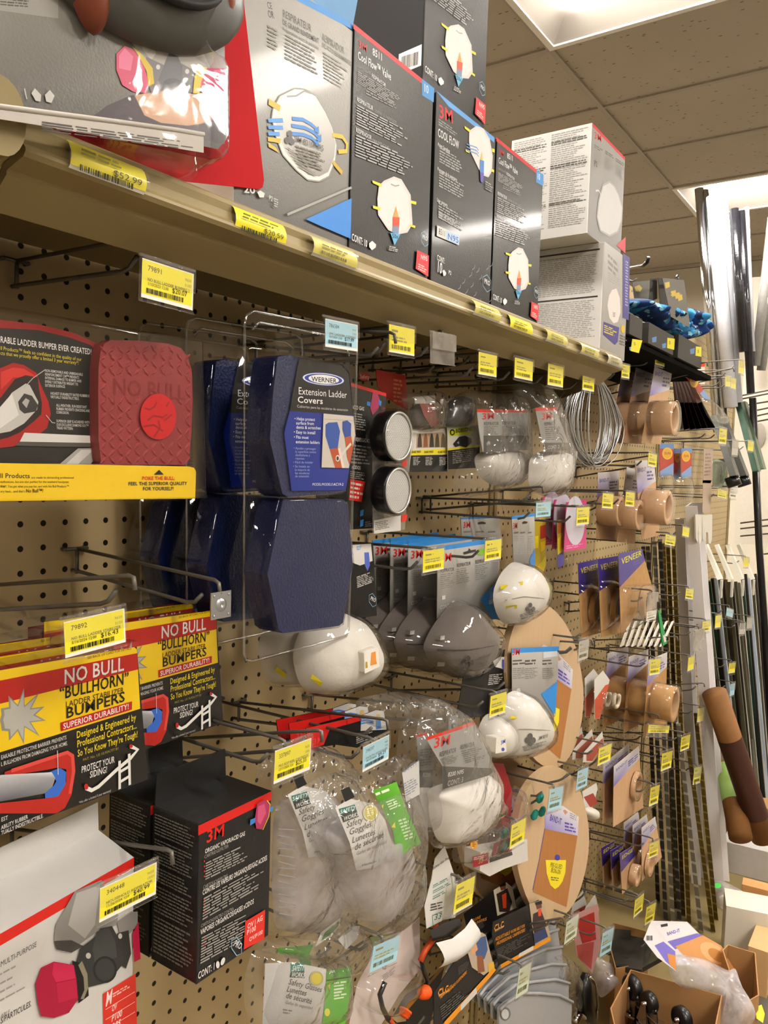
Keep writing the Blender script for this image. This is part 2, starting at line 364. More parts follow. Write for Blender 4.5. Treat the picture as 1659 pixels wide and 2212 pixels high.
# ------------------------------------------------------------------ respirator boxes on the shelf
M_card = mat('black_carton', '#232323', .35, coat=.2, var=.08, bump=.12, bscale=500)
M_cardg = mat('grey_carton', '#a9a8a4', .35, coat=.2, var=.05, bump=.12, bscale=500)
M_cardw = mat('white_carton', '#d6d4cf', .4, coat=.15, var=.03, bump=.08, bscale=500)
def zc(ox, oy, s): return lambda *p: [(ox+p[i]/s, oy+p[i+1]/s) for i in range(0, len(p), 2)]
Z1 = zc(0, 0, 2.765); Z2 = zc(500, 0, 2.765); Z3 = zc(900, 150, 3.318)
def tx(F, Z, t, x0, y0, x1, y1, h, c='#ffffff', bold=0, slant=0):
    (a, b), (d, e) = Z(x0, y0, x1, y1); F.text(t, a, b, d, e, (Z(0, h)[0][1]-Z(0, 0)[0][1]), c, bold, slant)
def fn(F, Z, x0, y0, x1, y1, x2, y2, rows, c='#cfcfcf', **k):
    p = Z(x0, y0, x1, y1, x2, y2); F.fine(*p[0], *p[1], *p[2], rows, c, **k)
def front_rect(F, px):
    """upright rectangle on the face through four photo corners TL, TR, BR, BL"""
    q = [F.uv(*p) for p in px]; u0 = (q[0][0]+q[3][0])/2; u1 = (q[1][0]+q[2][0])/2; v1 = (q[0][1]+q[1][1])/2; v0 = (q[2][1]+q[3][1])/2
    return u0, u1, v0, v1
def carton(name, label, cat, F, u0, u1, v0, v1, depth, m, cols=None, group=None, bevel=.0012):
    """box whose front is the face's rectangle; returns the thing; its front print is drawn on F"""
    t = thing(name, label, cat, F.Q((u0+u1)/2, v0)-F.n*depth/2, group)
    mb = MB(); mb.prism([F.Q(u, v) for u, v in ((u0, v0), (u1, v0), (u1, v1), (u0, v1))], F.n*-depth, m); mb.build('carton', t, bevel=bevel)
    e = .0006
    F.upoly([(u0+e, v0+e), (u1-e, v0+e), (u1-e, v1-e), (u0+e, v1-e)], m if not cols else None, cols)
    return t
def hexlogo(F, Z, cx, cy, rx, ry):
    pts = [(cx+rx*math.sin(math.pi/3*i), cy-ry*math.cos(math.pi/3*i)+rx*math.sin(math.pi/3*i)*.5) for i in range(7)]
    F.stroke(Z(*[c for p in pts for c in p]), .0008, '#8fb4cf'); tx(F, Z, 'PRO', cx-rx*.62, cy+ry*.12-rx*.3, cx+rx*.62, cy+ry*.12+rx*.35, ry*.55, '#d8dce0', 1)
ZB = SZ
# --- 8511 boxes
F = Face(.252, (840, 560)); rect = front_rect(F, [(762, 52), (938, 190), (921, 598), (757, 535)])
u0, u1, v0, v1 = rect; v0 = ZB-F.o.z+.0005
b2 = carton('respirator_box', 'black respirator box with a red top edge, second box from the left on the shelf', 'box', F, u0, u1, v0, v1, .13, M_card, ['#222222', '#161616', '#3b3b38', '#42413f'])  # front colours painted lighter towards the top for glare
F.poly(Z2(727, 140, 1136, 470, 1136, 500, 727, 172), '#c8242c'); F.poly(Z2(1136, 470, 1210, 528, 1206, 612, 1138, 570), '#3b8fd0')
tx(F, Z2, '10', 1146, 545, 1175, 562, 48, '#e8f2fa'); tx(F, Z2, '3M', 755, 282, 808, 312, 42, '#c8202a', 1)
tx(F, Z2, '8511', 840, 328, 896, 364, 42, '#e9e9e9', 1); tx(F, Z2, 'Cool Flow™ Valve', 752, 352, 950, 482, 48, '#e9e9e9', 1)
tx(F, Z2, 'PARTICULATE', 750, 405, 830, 450, 17, '#9a9a9a'); tx(F, Z2, 'RESPIRATOR', 834, 460, 918, 522, 22, '#d6d6d6', 1)
fn(F, Z2, 750, 425, 1020, 590, 748, 500, 7, '#a9a9a9'); fn(F, Z2, 800, 540, 1000, 640, 800, 570, 2, '#8f8f8f')
tx(F, Z2, 'RESPIRATEUR', 745, 605, 842, 662, 26, '#d6d6d6', 1); tx(F, Z2, 'CONTRE LES PARTICULES', 848, 668, 980, 742, 18, '#8f8f8f')
fn(F, Z2, 745, 625, 1060, 790, 742, 750, 8, '#a9a9a9')
tx(F, Z2, 'RESPIRADOR', 739, 788, 832, 838, 26, '#d6d6d6', 1); tx(F, Z2, 'PARA PARTÍCULAS', 836, 845, 935, 893, 18, '#9f9f9f')
fn(F, Z2, 740, 805, 1080, 950, 735, 940, 8, '#a9a9a9')
def maskpic(F, Z, pts, straps, c1='#d9d3d0', c2='#c3bcba'):
    F.poly(Z(*pts), c1); n = len(pts)//2; cx = sum(pts[0::2])/n; cy = sum(pts[1::2])/n
    F.poly(Z(*[v for i in range(n) for v in ((cx+(pts[2*i]-cx)*.9-4, cy+(pts[2*i+1]-cy)*.9))]), '#e4dfdc')
    for s in straps: F.poly(Z(*s), '#e8d936')
maskpic(F, Z2, (905, 1080, 965, 1055, 1010, 1072, 1065, 1165, 1076, 1340, 1045, 1390, 985, 1402, 930, 1375, 870, 1285, 865, 1190, 875, 1110),
        [(835, 1078, 892, 1100, 888, 1118, 838, 1095), (838, 1228, 886, 1242, 880, 1258, 840, 1246), (1064, 1198, 1098, 1206, 1096, 1224, 1066, 1216), (1060, 1340, 1092, 1350, 1090, 1364, 1060, 1354)])
F.stroke(Z2(945, 1100, 970, 1112, 995, 1108), .0012, '#a8a29c')
F.poly(Z2(975, 1232, 992, 1300, 960, 1296), '#e8a04a'); F.poly(Z2(956, 1298, 997, 1300, 993, 1356, 956, 1350), '#d8502f'); F.poly(Z2(956, 1350, 993, 1356, 990, 1398, 955, 1392), '#7a8faa')
F.poly(Z2(940, 1390, 1001, 1402, 966, 1466), '#5fb2e0'); tx(F, Z2, '50°', 952, 1422, 988, 1428, 24, '#16283a', 1)
tx(F, Z2, 'CONT: 10', 708, 1436, 801, 1478, 42, '#e9e9e9', 1); F.poly(Z2(812, 1455, 832, 1440, 855, 1462, 852, 1480, 830, 1496, 814, 1478), '#e9e9e9')
fn(F, Z2, 935, 1470, 990, 1482, 928, 1500, 3, '#b9b9b9', words=3); hexlogo(F, Z2, 1145, 1428, 24, 46)
F.poly(Z2(1099, 1494, 1170, 1528, 1166, 1654, 1090, 1606), '#d8303a'); tx(F, Z2, 'N95', 1120, 1548, 1160, 1562, 28, '#f4dada', 1); fn(F, Z2, 1106, 1575, 1160, 1600, 1104, 1615, 3, '#f0c8c8', words=3)
F.mb.build('front_panel', b2)
S = Face(o=F.Q(u0, v0), n=(0, -1, 0)); d = .13
S.upoly([(-d+.001, .001), (-.001, .001), (-.001, v1-v0-.001), (-d+.001, v1-v0-.001)], '#1c1c1e')
S.upoly([(-.034, .020), (-.002, .023), (-.002, .047), (-.034, .044)], '#d9d6cf'); S.ubars(-.030, .025, -.006, .040); S.upoly([(-d, .17), (-.004, .166), (-.004, .1672), (-d, .1712)], '#9a2a2a')
S.mb.build('side_panel', b2)
wB = u1-u0
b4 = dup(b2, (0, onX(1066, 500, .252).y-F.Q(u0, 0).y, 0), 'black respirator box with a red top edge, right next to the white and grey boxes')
# --- black and blue cool flow box between them
F3 = Face(.252, (1000, 630)); u0, u1, v0, v1 = front_rect(F3, [(940.5, 195), (1068, 298), (1062, 660), (931.5, 600)]); v0 = ZB-F3.o.z+.0005
b3 = carton('respirator_box', 'black respirator box with a pale blue top edge and a white product sticker', 'box', F3, u0, u1-.002, v0, v1, .155, M_card, ['#222222', '#161616', '#42413f', '#393937'])  # glare painted into the front: its upper corners are lighter
F3.poly(Z3(136, 150, 555, 487, 555, 525, 380, 382, 230, 268), '#5d9fe0')
tx(F3, Z3, '3M', 157, 342, 258, 388, 92, '#d3202a', 1); fn(F3, Z3, 155, 352, 300, 450, 155, 405, 3, '#8f8f8f')
tx(F3, Z3, 'COOL FLOW', 150, 478, 300, 572, 58, '#e6e6e6', 1)
for (t, x, y, x1, y1) in (('Paint Sanding', 150, 548, 235, 598), ('Ponçage de la peinture', 146, 722, 285, 802), ('Lijar pintura', 141, 944, 216, 985)):
    tx(F3, Z3, t, x, y, x1, y1, 24, '#dcdcdc', 1); fn(F3, Z3, x+12, y+10, x+190, y+112, x+10, y+125, 6, '#a4a4a4'); 
fn(F3, Z3, 152, 1020, 340, 1130, 150, 1070, 3, '#a4a4a4')
maskpic(F3, Z3, (372, 440, 425, 405, 475, 425, 520, 500, 541, 620, 536, 730, 510, 775, 470, 760, 440, 715, 385, 600, 370, 520),
        [(338, 406, 376, 432, 374, 452, 340, 425), (345, 572, 376, 584, 374, 602, 347, 590), (535, 565, 554, 574, 553, 598, 535, 590), (530, 712, 550, 722, 549, 742, 530, 732)])
for k in range(3): F3.stroke(Z3(352, 535+k*22, 372, 545+k*22, 400, 552+k*22, 425, 562+k*22, 438, 582+k*22), .0012, '#6a9ad8')
F3.poly(Z3(462, 588, 470, 655, 450, 650), '#e8c36a'); F3.poly(Z3(447, 648, 476, 658, 474, 745, 447, 735), '#4a86d0'); F3.poly(Z3(447, 735, 474, 745, 470, 815, 450, 805), '#5a50b0')
fn(F3, Z3, 485, 800, 545, 835, 485, 865, 4, '#9a9a9a', words=3)
F3.poly(Z3(138, 1118, 299, 1190, 295, 1262, 135, 1195), '#dcdad6'); tx(F3, Z3, '8511', 148, 1180, 192, 1200, 42, '#222222'); F3.poly(Z3(200, 1150, 297, 1192, 293, 1258, 200, 1220), '#b9cfe6'); tx(F3, Z3, 'N95', 212, 1215, 290, 1248, 42, '#4a78c0', 1)
tx(F3, Z3, 'CONT:', 135, 1365, 190, 1394, 38, '#dedede', 1); tx(F3, Z3, '10', 133, 1448, 170, 1468, 80, '#e8e8e8', 1)
F3.poly(Z3(174, 1445, 186, 1436, 202, 1460, 196, 1480, 182, 1482), '#e0e0e0'); tx(F3, Z3, 'P2', 217, 1465, 237, 1475, 26, '#d0d0d0', 1)
for (x, y) in ((300, 1560), (330, 1520), (350, 1590), (380, 1470), (390, 1545), (410, 1610), (430, 1440), (450, 1490), (400, 1420), (500, 1420), (525, 1400), (340, 1640), (520, 1650), (440, 1660)):
    F3.stroke(Z3(x-14, y+18, x+2, y+4, x+6, y-16), .0007, '#8e9498')
hexlogo(F3, Z3, 490, 1535, 33, 62); F3.mb.build('front_panel', b3)
# the box stacked on it
zt = F3.o.z+v1
def w_at(o): return onX(1059, 250, o).y-onX(912, 178, o).y
o8 = .24
for k in range(60):
    o8 += (w_at(o8)-wB)*.5
o8 = min(o8, .245)
d8 = onX(912, 178, o8)-F.Q(rect[0], 0)
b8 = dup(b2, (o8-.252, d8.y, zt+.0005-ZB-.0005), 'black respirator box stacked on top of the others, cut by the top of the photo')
# --- big grey 8210 box
F1 = Face(.250, (650, 480)); u0, u1, v0, v1 = front_rect(F1, [(506, -110), (761, 50), (756, 524), (512, 408)]); v0 = ZB-F1.o.z+.0005
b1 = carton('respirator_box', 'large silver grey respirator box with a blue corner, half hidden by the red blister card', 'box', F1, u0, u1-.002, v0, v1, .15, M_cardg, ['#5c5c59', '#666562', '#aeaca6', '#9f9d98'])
F1.poly([(600, -36), (761, 50), (761, 64), (600, -20)], '#4a96dc')
for t, x, y, x1, y1, h, c, bo in (('CE', 214, 50, 242, 56, 36, '#5a5a5a', 1), ('OR', 219, 104, 255, 112, 40, '#5a5a5a', 1), ('RESPIRATEUR', 304, 100, 476, 192, 42, '#6a6a68', 1), ('DE GRAND RENDEMENT', 303, 146, 521, 262, 30, '#6a6a68', 1),
    ('RESPIRADOR', 540, 240, 672, 325, 40, '#8a8a86', 1), ('DE ALTO RENDIMIENTO', 540, 278, 714, 396, 26, '#8a8a86', 1), ('Préparation avant la peinture', 302, 180, 517, 297, 20, '#6f6f6c', 1)):
    tx(F1, Z2, t, x, y, x1, y1, h, c, bo)
fn(F1, Z2, 318, 205, 520, 315, 315, 360, 7, '#7d7d79'); fn(F1, Z2, 545, 310, 690, 400, 550, 480, 8, '#93938e'); fn(F1, Z2, 212, 150, 280, 185, 212, 290, 6, '#85857f', words=3)
out = (240, 650, 280, 570, 370, 525, 430, 530, 500, 570, 560, 670, 600, 760, 628, 870, 620, 960, 580, 1060, 520, 1090, 450, 1080, 380, 1020, 300, 930, 250, 800, 232, 700)
F1.poly(Z2(*out), '#8e8c88')
cx, cy = 430, 800
F1.poly(Z2(*[v for i in range(0, len(out), 2) for v in (cx+(out[i]-cx)*.97, cy+(out[i+1]-cy)*.97)]), '#e2e0dc')
F1.poly(Z2(*[v for i in range(0, len(out), 2) for v in (cx+6+(out[i]-cx)*.91, cy-6+(out[i+1]-cy)*.9)]), None, ['#d4d2ce', '#dddbd8', '#e8e7e4', '#ebeae7', '#e2e0dd', '#d4d2ce', '#c4c2be', '#b5b3af', '#a5a39f', '#9a9894', '#96948f', '#a09e99', '#b2b0ab', '#c2c0bb', '#cccac6', '#d0ceca'])
F1.stroke(Z2(325, 578, 380, 575, 430, 545, 470, 560), .0016, '#9a9894')
for q in ((218, 590, 288, 632, 282, 668, 215, 626), (212, 820, 290, 830, 285, 858, 212, 845), (212, 850, 260, 885, 280, 915, 216, 880)): F1.poly(Z2(*q), '#cfae3e')
F1.stroke(Z2(598, 808, 655, 818, 684, 860, 680, 905, 632, 908), .0042, '#d9b93a'); F1.stroke(Z2(600, 968, 625, 1000, 655, 1035), .0045, '#c9a838')
for q in ((212, 722, 300, 720), (212, 762, 300, 764), (212, 800, 280, 802)): F1.stroke(Z2(*q), .0033, '#4f93d8')
for q in ((355, 710, 420, 716, 470, 745, 512, 784), (352, 752, 430, 765, 480, 790, 527, 836), (350, 800, 420, 806, 470, 826, 512, 866)): F1.stroke(Z2(*q), .0033, '#4288d4')
for q in ((512, 755, 515, 800, 482, 785), (527, 802, 529, 850, 495, 838), (514, 836, 512, 880, 482, 866)): F1.poly(Z2(*q)[::-1], '#4288d4')
for a, b, r_ in ((338, 800, 16), (325, 840, 18), (352, 850, 16), (340, 830, 14)): (X_, Y_), = Z2(a, b); F1.ell(X_, Y_, r_/2.765, r_/2.3, '#5b5a58', 10)
tx(F1, Z2, '3M 8210/N95', 370, 845, 540, 905, 32, '#5b5a58', 1); fn(F1, Z2, 372, 868, 545, 925, 400, 990, 6, '#77756f'); fn(F1, Z2, 320, 880, 440, 950, 400, 1010, 6, '#85837d')
F1.stroke(Z2(322, 1284, 520, 1200, 706, 1122), .0022, '#a8a7a2'); F1.poly(Z2(432, 1312, 706, 1186, 700, 1428, 520, 1352), '#3c8bdc')
tx(F1, Z2, '20', 62, 1152, 130, 1160, 40, '#d8d8d4', 1); F1.poly(Z2(140, 1150, 160, 1140, 186, 1158, 180, 1182, 155, 1182), '#d8d8d4'); tx(F1, Z2, 'P2', 211, 1196, 232, 1206, 28, '#c4c4c0', 1); fn(F1, Z2, 240, 1185, 268, 1196, 240, 1240, 4, '#b0b0ac', words=2)
F1.mb.build('front_panel', b1)
mb = MB(); mb.poly([F1.Q(u0, v1, -.001), F1.Q(u1-.002, v1, -.001), F1.Q(u1-.002, v1+.06, .012), F1.Q(u0, v1+.06, .012)], ink('#7fb2e4')); mb.build('top_flap', b1, 'pale blue raised top flap')
# --- grey and white stack at the far end
def endbox(corner_top, zbot, off, y_right_px, back_x, label, cols):
    p = onX(*corner_top, off); yr = onX(*y_right_px, off).y
    Fr = Face(o=(p.x, p.y, zbot), n=(1, 0, 0)); t = carton('respirator_box', label, 'box', Fr, 0, yr-p.y, 0, p.z-zbot, back_x, M_cardw, cols)
    Sd = Face(o=(p.x, p.y, zbot), n=(0, -1, 0)); return t, Fr, Sd, yr-p.y, p.z-zbot
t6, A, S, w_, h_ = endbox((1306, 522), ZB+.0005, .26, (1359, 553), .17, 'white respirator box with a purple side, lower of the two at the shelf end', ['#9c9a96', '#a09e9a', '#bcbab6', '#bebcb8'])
fn(A, Z3, 1370, 1320, 1450, 1400, 1370, 1450, 3, '#8f8d88', words=3); fn(A, Z3, 1370, 1450, 1460, 1510, 1370, 1520, 4, '#a5a39e', words=4)
A.poly(Z3(1400, 1580, 1430, 1570, 1455, 1640, 1460, 1740, 1440, 1810, 1410, 1820, 1380, 1780, 1366, 1690, 1378, 1620), '#e4dcd8'); fn(A, Z3, 1405, 1740, 1425, 1745, 1405, 1775, 4, '#6f6f70', words=2)
A.poly(Z3(1338, 1808, 1450, 1850, 1440, 1950, 1420, 1975, 1334, 1900), '#4b4688'); fn(A, Z3, 1342, 1830, 1440, 1870, 1340, 1890, 4, '#d6c846', words=2)
A.poly(Z3(1476, 1318, 1526, 1350, 1520, 1800, 1474, 1780), '#57528f'); fn(A, Z3, 1495, 1370, 1515, 1382, 1492, 1700, 16, '#aeb0d4', words=1.4, ragged=.1); A.ell(900+1475/3.318, 150+1860/3.318, 4, 9, '#d8b83a'); fn(A, Z3, 1455, 1900, 1505, 1920, 1450, 1980, 4, '#6a6868', words=2)
A.mb.build('front_panel', t6)
S.upoly([(-.169, .001), (-.001, .001), (-.001, h_-.001), (-.169, h_-.001)], '#b3b1ae')
for v in (h_*.93, h_*.50): S.upoly([(-.165, v), (-.008, v), (-.008, v+.003), (-.165, v+.003)], '#3a3836')
S.ufine(-.163, h_*.54, -.01, h_*.9, 20, '#8e8d8a', ragged=.08, words=14, fill=.5); S.ufine(-.163, h_*.13, -.01, h_*.48, 20, '#8e8d8a', ragged=.08, words=14, fill=.5); S.mb.build('side_panel', t6)
zt6 = ZB+.0005+h_
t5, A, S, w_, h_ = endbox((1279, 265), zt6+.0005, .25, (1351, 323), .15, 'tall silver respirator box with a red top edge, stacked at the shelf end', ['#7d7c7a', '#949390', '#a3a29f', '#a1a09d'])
A.upoly([(0.001, h_-.0055), (w_-.001, h_-.0055), (w_-.001, h_), (.001, h_)], '#cf3540'); tx(A, Z3, '3M', 1272, 492, 1322, 520, 46, '#d3303a', 1)
for x, y in ((1270, 535), (1350, 580), (1425, 635)): fn(A, Z3, x, y, x+62, y+42, x, y+30, 2, '#77766f', words=2); fn(A, Z3, x, y+40, x+62, y+82, x, y+130, 7, '#989792', words=4)
tx(A, Z3, 'P2', 1270, 690, 1292, 702, 40, '#5f5e5c', 1)
out = (1330, 825, 1380, 798, 1415, 830, 1445, 890, 1475, 990, 1470, 1080, 1440, 1170, 1380, 1200, 1310, 1160, 1285, 1060, 1300, 930); A.poly(Z3(*out), '#a7a6a4'); A.poly(Z3(*[v for i in range(0, len(out), 2) for v in (1385+(out[i]-1385)*.92, 1010+(out[i+1]-1010)*.93)]), '#c8c7c5')
A.stroke(Z3(1280, 870, 1300, 868, 1318, 900), .003, '#c9c8c5'); A.poly(Z3(1430, 1262, 1494, 1200, 1492, 1318), '#d0495a'); A.mb.build('front_panel', t5)
S.upoly([(-.149, .001), (-.001, .001), (-.001, h_-.001), (-.149, h_-.001)], '#aeaca8')
for a, b in ((-.145, -.078), (-.073, -.004)): S.ufine(a, h_*.09, b, h_*.97, 46, '#807f7b', ragged=.4, words=9, fill=.5); S.ufine(a, h_*.86, b, h_*.9, 2, '#45443f', ragged=.2, words=8); S.ufine(a, h_*.64, b, h_*.68, 2, '#45443f', ragged=.3, words=8); S.ufine(a, h_*.3, b, h_*.33, 2, '#45443f', ragged=.2, words=8)
S.mb.build('side_panel', t5)
# small white box behind
p = onX(1110, 338, .12); q = onX(1141, 345, .12); Fw = Face(o=(p.x, p.y, ZB+.0005), n=(1, 0, 0))
t = carton('respirator_box', 'small white box just peeking out behind the black box row', 'box', Fw, 0, q.y-p.y, 0, p.z-ZB, .09, M_cardw)
Fw.poly([(1116, 345), (1126, 349), (1126, 353), (1116, 349)], '#222222'); Fw.mb.build('front_panel', t)
# ------------------------------------------------------------------ red blister card with half mask
p0 = onX(573, 410, .2535); p1 = onX(441, 396, .2535); a_ = (p0-p1).normalized(); nn = V((1, 0, 0)); up_ = nn.cross(a_)
R = Face(o=p0, n=nn, up=up_)
vm = lambda u: max(0, (ZB+.001-p0.z-R.a.z*u)/R.b.z)
uc = (ZB+.001-p0.z)/R.a.z
t = thing('respirator_blister_pack', 'red blister card holding a grey half mask respirator, propped on the shelf at upper left', 'respirator pack', V((p0.x, p0.y-.15, ZB)))
M_red = mat('red_card', '#b5131d', .55, spec=.2, var=.05)
mb = MB(); u1 = 0; uvs = [(-.36, vm(-.36)), (uc, 0), (-.008, 0), (-.003, .002), (0, .008), (.005, .33), (-.36, .33)]
mb.prism([R.Q(u, v) for u, v in uvs], R.n*-.0012, M_red); mb.build('card', t)
I = Face(o=R.Q(0, 0, .020), n=nn, up=up_)
g_ = [(-60, -60), (485, -60), (485, 130), (492, 150), (490, 300), (470, 322), (-60, 224)]
I.poly(g_, None, ['#8d8c88', '#8d8c88', '#8b8a86', '#787773', '#5c5b58', '#5a5956', '#6f6e6a'])
I.poly([(-60, -60), (125, -60), (125, 40), (-60, 15)], '#9c9b97'); fn(I, Z1, 0, -10, 180, 5, 0, 40, 3, '#5f5e5a')
# printed portrait: chin, collar and mask with pink cartridges
I.poly(Z1(560, 690, 640, 630, 780, 570, 900, 560, 1330, 720, 1340, 860, 1290, 855), '#574e55'); I.poly(Z1(800, 570, 1000, 540, 1330, 600, 1320, 690, 1200, 740, 1120, 752, 960, 735, 860, 690), '#caa284')
I.poly(Z1(745, 195, 1200, 290, 1260, 420, 1000, 560, 860, 470, 800, 280), '#b3aea8')
I.poly(Z1(835, 215, 890, 225, 930, 320, 900, 360, 850, 300), '#d8d5d0'); I.poly(Z1(1010, 310, 1060, 340, 1100, 440, 1110, 540, 960, 540, 940, 480, 975, 390), '#6d6f75')
I.poly(Z1(870, 340, 975, 390, 940, 480, 950, 560, 900, 560, 860, 430), '#7e7c80'); I.poly(Z1(1080, 380, 1170, 430, 1150, 560, 1090, 540), '#7e7c80')
I.ell(940/2.765, 402/2.765, 4.5, 5.5, '#d0cfce'); I.ell(1113/2.765, 428/2.765, 4.5, 5.5, '#d0cfce'); I.ell(1025/2.765, 510/2.765, 21, 15, '#5b5d63')
for q, c in (((740, 275, 690, 325, 690, 420, 725, 510, 790, 550, 870, 560, 880, 480, 850, 380, 790, 295), '#d2607f'), ((740, 290, 705, 335, 705, 410, 775, 425, 790, 340), '#e080a0'), ((780, 275, 850, 335, 905, 410, 915, 500, 880, 520, 870, 430, 830, 350), '#d3bb48'),
             ((1230, 410, 1335, 410, 1345, 590, 1290, 610, 1200, 575, 1190, 500), '#cc4570'), ((1270, 420, 1335, 420, 1335, 500, 1270, 480), '#dc6a90'), ((1180, 400, 1230, 405, 1195, 490, 1185, 560, 1145, 560, 1155, 460), '#d8c24a')): I.poly(Z1(*q), c)
for q in ((0, 530, 38, 490, 75, 540, 70, 600, 30, 605), (180, 560, 200, 530, 238, 570, 235, 610, 205, 605), (260, 570, 290, 540, 318, 575, 300, 618, 268, 610)): I.poly(Z1(*q), '#c9c8c4')
tx(I, Z1, '1', 140, 592, 154, 594, 58, '#c9c8c4', 1); I.mb.build('printed_insert', t)
# folded leaflet
M_pap = mat('leaflet_paper', '#c9c4bd', .7, var=.06)
L_ = Face(o=R.Q(0, 0, .034), n=nn, up=up_); mb = MB()
top = [L_.P(*p) for p in [(-60, 222), (80, 240), (250, 262), (380, 280), (440, 290)]]; 
for i in range(3): mb.tube([p-V((0, 0, .0016*i))-L_.n*.004*i for p in top], .0017, M_pap, 6)
lo = [L_.P(*p) for p in [(440, 330), (330, 312), (250, 300), (80, 270), (-60, 248)]]; mb.poly(top+lo, M_pap); lf = mb.build('leaflet', t)
L_.fine(90, 262, 430, 310, 90, 285, 4, '#55504c', words=8); L_.mb.build('print', lf)
# rubber face piece under the blister top
M_rub = mat('grey_rubber', '#4a4a47', .45, var=.1); c0 = I.P(300, -68, .004)
mb = MB(); mb.grid(lambda u, v: c0+R.a*(.10*math.cos(2*math.pi*u)*math.sin(v*math.pi/2))+R.b*(.052*math.sin(2*math.pi*u)*math.sin(v*math.pi/2)-.002)+R.n*(.022*math.cos(v*math.pi/2)), 28, 7, M_rub, cu=True)
fp = mb.build('face_piece', t); mb = MB(); c1 = I.P(325, -38, .028); mb.tube([c1+R.a*(.042*math.cos(q))+R.b*(.02*math.sin(q)) for q in (2*math.pi*i/28 for i in range(28))], .004, mat('black_rubber', '#1c1c1d', .5), 8, cyc=True); mb.build('valve_ring', fp)
for px in (172, 455):
    mb = MB(); c1 = I.P(px, -25, .006); mb.grid(lambda u, v: c1+R.a*(.014*math.cos(2*math.pi*u)*math.sin(v*math.pi/2))+R.b*(.03*math.sin(2*math.pi*u)*math.sin(v*math.pi/2))+R.n*(.016*math.cos(v*math.pi/2)), 16, 5, mat('orange_rubber', '#7a3a22', .4), cu=True); mb.build('side_port', t)
M_blist = clear('stiff_clear_blister', gloss=1.1, rough=.05, bump=.12, bscale=14)
def blister(px, F, h, m, name, par, inset=.004, hback=.0008):
    """moulded clear shell: outline drawn on the raised front plane, walls flare back to the card, rim flange"""
    G = Face(o=F.Q(0, 0, h), n=F.n, up=F.b); top = [G.P(*p) for p in px]; c = sum(top, V())/len(top); n = len(top)
    def ring(s, d): return [p+(p-c).normalized()*s+F.n*d for p in top]
    rings = [ring(-.004, .0), ring(-.0012, -.001), ring(0, -.004), ring(inset, -(h-hback)), ring(inset+.006, -(h-hback))]
    mb = MB(); vs = [p for r_ in rings for p in r_]; mb.add(vs, [[k*n+i, k*n+(i+1) % n, (k+1)*n+(i+1) % n, (k+1)*n+i] for k in range(4) for i in range(n)], m, True)
    mb.poly(rings[0], m); return mb.build(name, par)
blister([(-70, -80), (475, -80), (470, 10), (452, 45), (450, 82), (462, 105), (488, 122), (499, 145), (500, 200), (500, 300), (497, 330), (484, 343), (462, 344), (250, 300), (-70, 232)], R, .045, M_blist, 'clear_blister', t)
# ------------------------------------------------------------------ hooks and price tags
HOOKR = .0021
def hook(root, tip, label, arm=True, off=None, turn=.011, group=None, z2=.024, ext=.028, r=HOOKR, plate=False):
    p = onX(*root, .004)
    t = onX(*tip, off) if off else onY(tip[0], tip[1], p.y)
    if not off and not (.1 < t.x-WX < .34): t = onX(*tip, .22)
    t = V((t.x, p.y, t.z)) if abs(t.y-p.y) < .12 else t
    p = V((p.x, t.y, p.z)) if abs(t.y-p.y) > .12 else p
    h = thing('peg_hook', label, 'hook', p, group)
    d = (t-p).normalized()
    mb = MB(); mb.tube([p-V((.0035, 0, 0)), p+V((.006, 0, 0)), t-d*.016, t-d*.006+V((0, 0, .002)), t+V((.004, 0, turn))], r, M_wire, 7); mb.build('prong', h)
    mb = MB(); mb.tube([p+V((.005, 0, -.003)), p+V((.005, 0, z2))], r, M_wire, 6)
    mb.tube([p+V((.005, -.013, z2)), p+V((.005, .013, z2))], r, M_wire, 6)
    for s in (-1, 1): mb.tube([p+V((.005, s*.0127, z2)), p+V((-.003, s*.0127, z2))], r, M_wire, 6)
    mb.build('back_clip', h)
    if arm:
        e = t+V((ext, 0, 0)); a = p+V((.007, 0, z2)); b_ = e+V((0, 0, z2+.002))
        mb = MB(); mb.tube([a, b_-(b_-a).normalized()*.008, b_-V((.002, 0, .002)), b_-V((0, 0, .012))], r*.92, M_wire, 7); ar = mb.build('label_arm', h)
        if plate:
            mb = MB(); c = b_-V((-.001, 0, .022)); mb.box(c.x-.0006, c.x+.0006, c.y-.0125, c.y+.0125, c.z-.0125, c.z+.0125, M_zinc)
            for k in range(12):
                pass
            mb.grid(lambda u, v: c+V((.0007+.0022*(1-v)*v*3, .0065*v*math.cos(2*math.pi*u), .0065*v*math.sin(2*math.pi*u))), 16, 4, M_zinc, cu=True)
            for sy in (-1, 1):
                for sz in (-1, 1): mb.grid(lambda u, v: c+V((.0007+.0012*math.cos(v*1.57), sy*.0092+.0014*math.sin(v*1.57)*math.cos(6.2832*u), sz*.0092+.0014*math.sin(v*1.57)*math.sin(6.2832*u))), 8, 3, M_zinc, cu=True)
            mb.build('label_plate', h)
    return h
M_hold = clear('clear_tag_holder', gloss=.8, haze=.10, rough=.1)
M_hold2 = clear('cloudy_tag_holder', gloss=.7, haze=.45, rough=.15, hazec='#cfcac2')
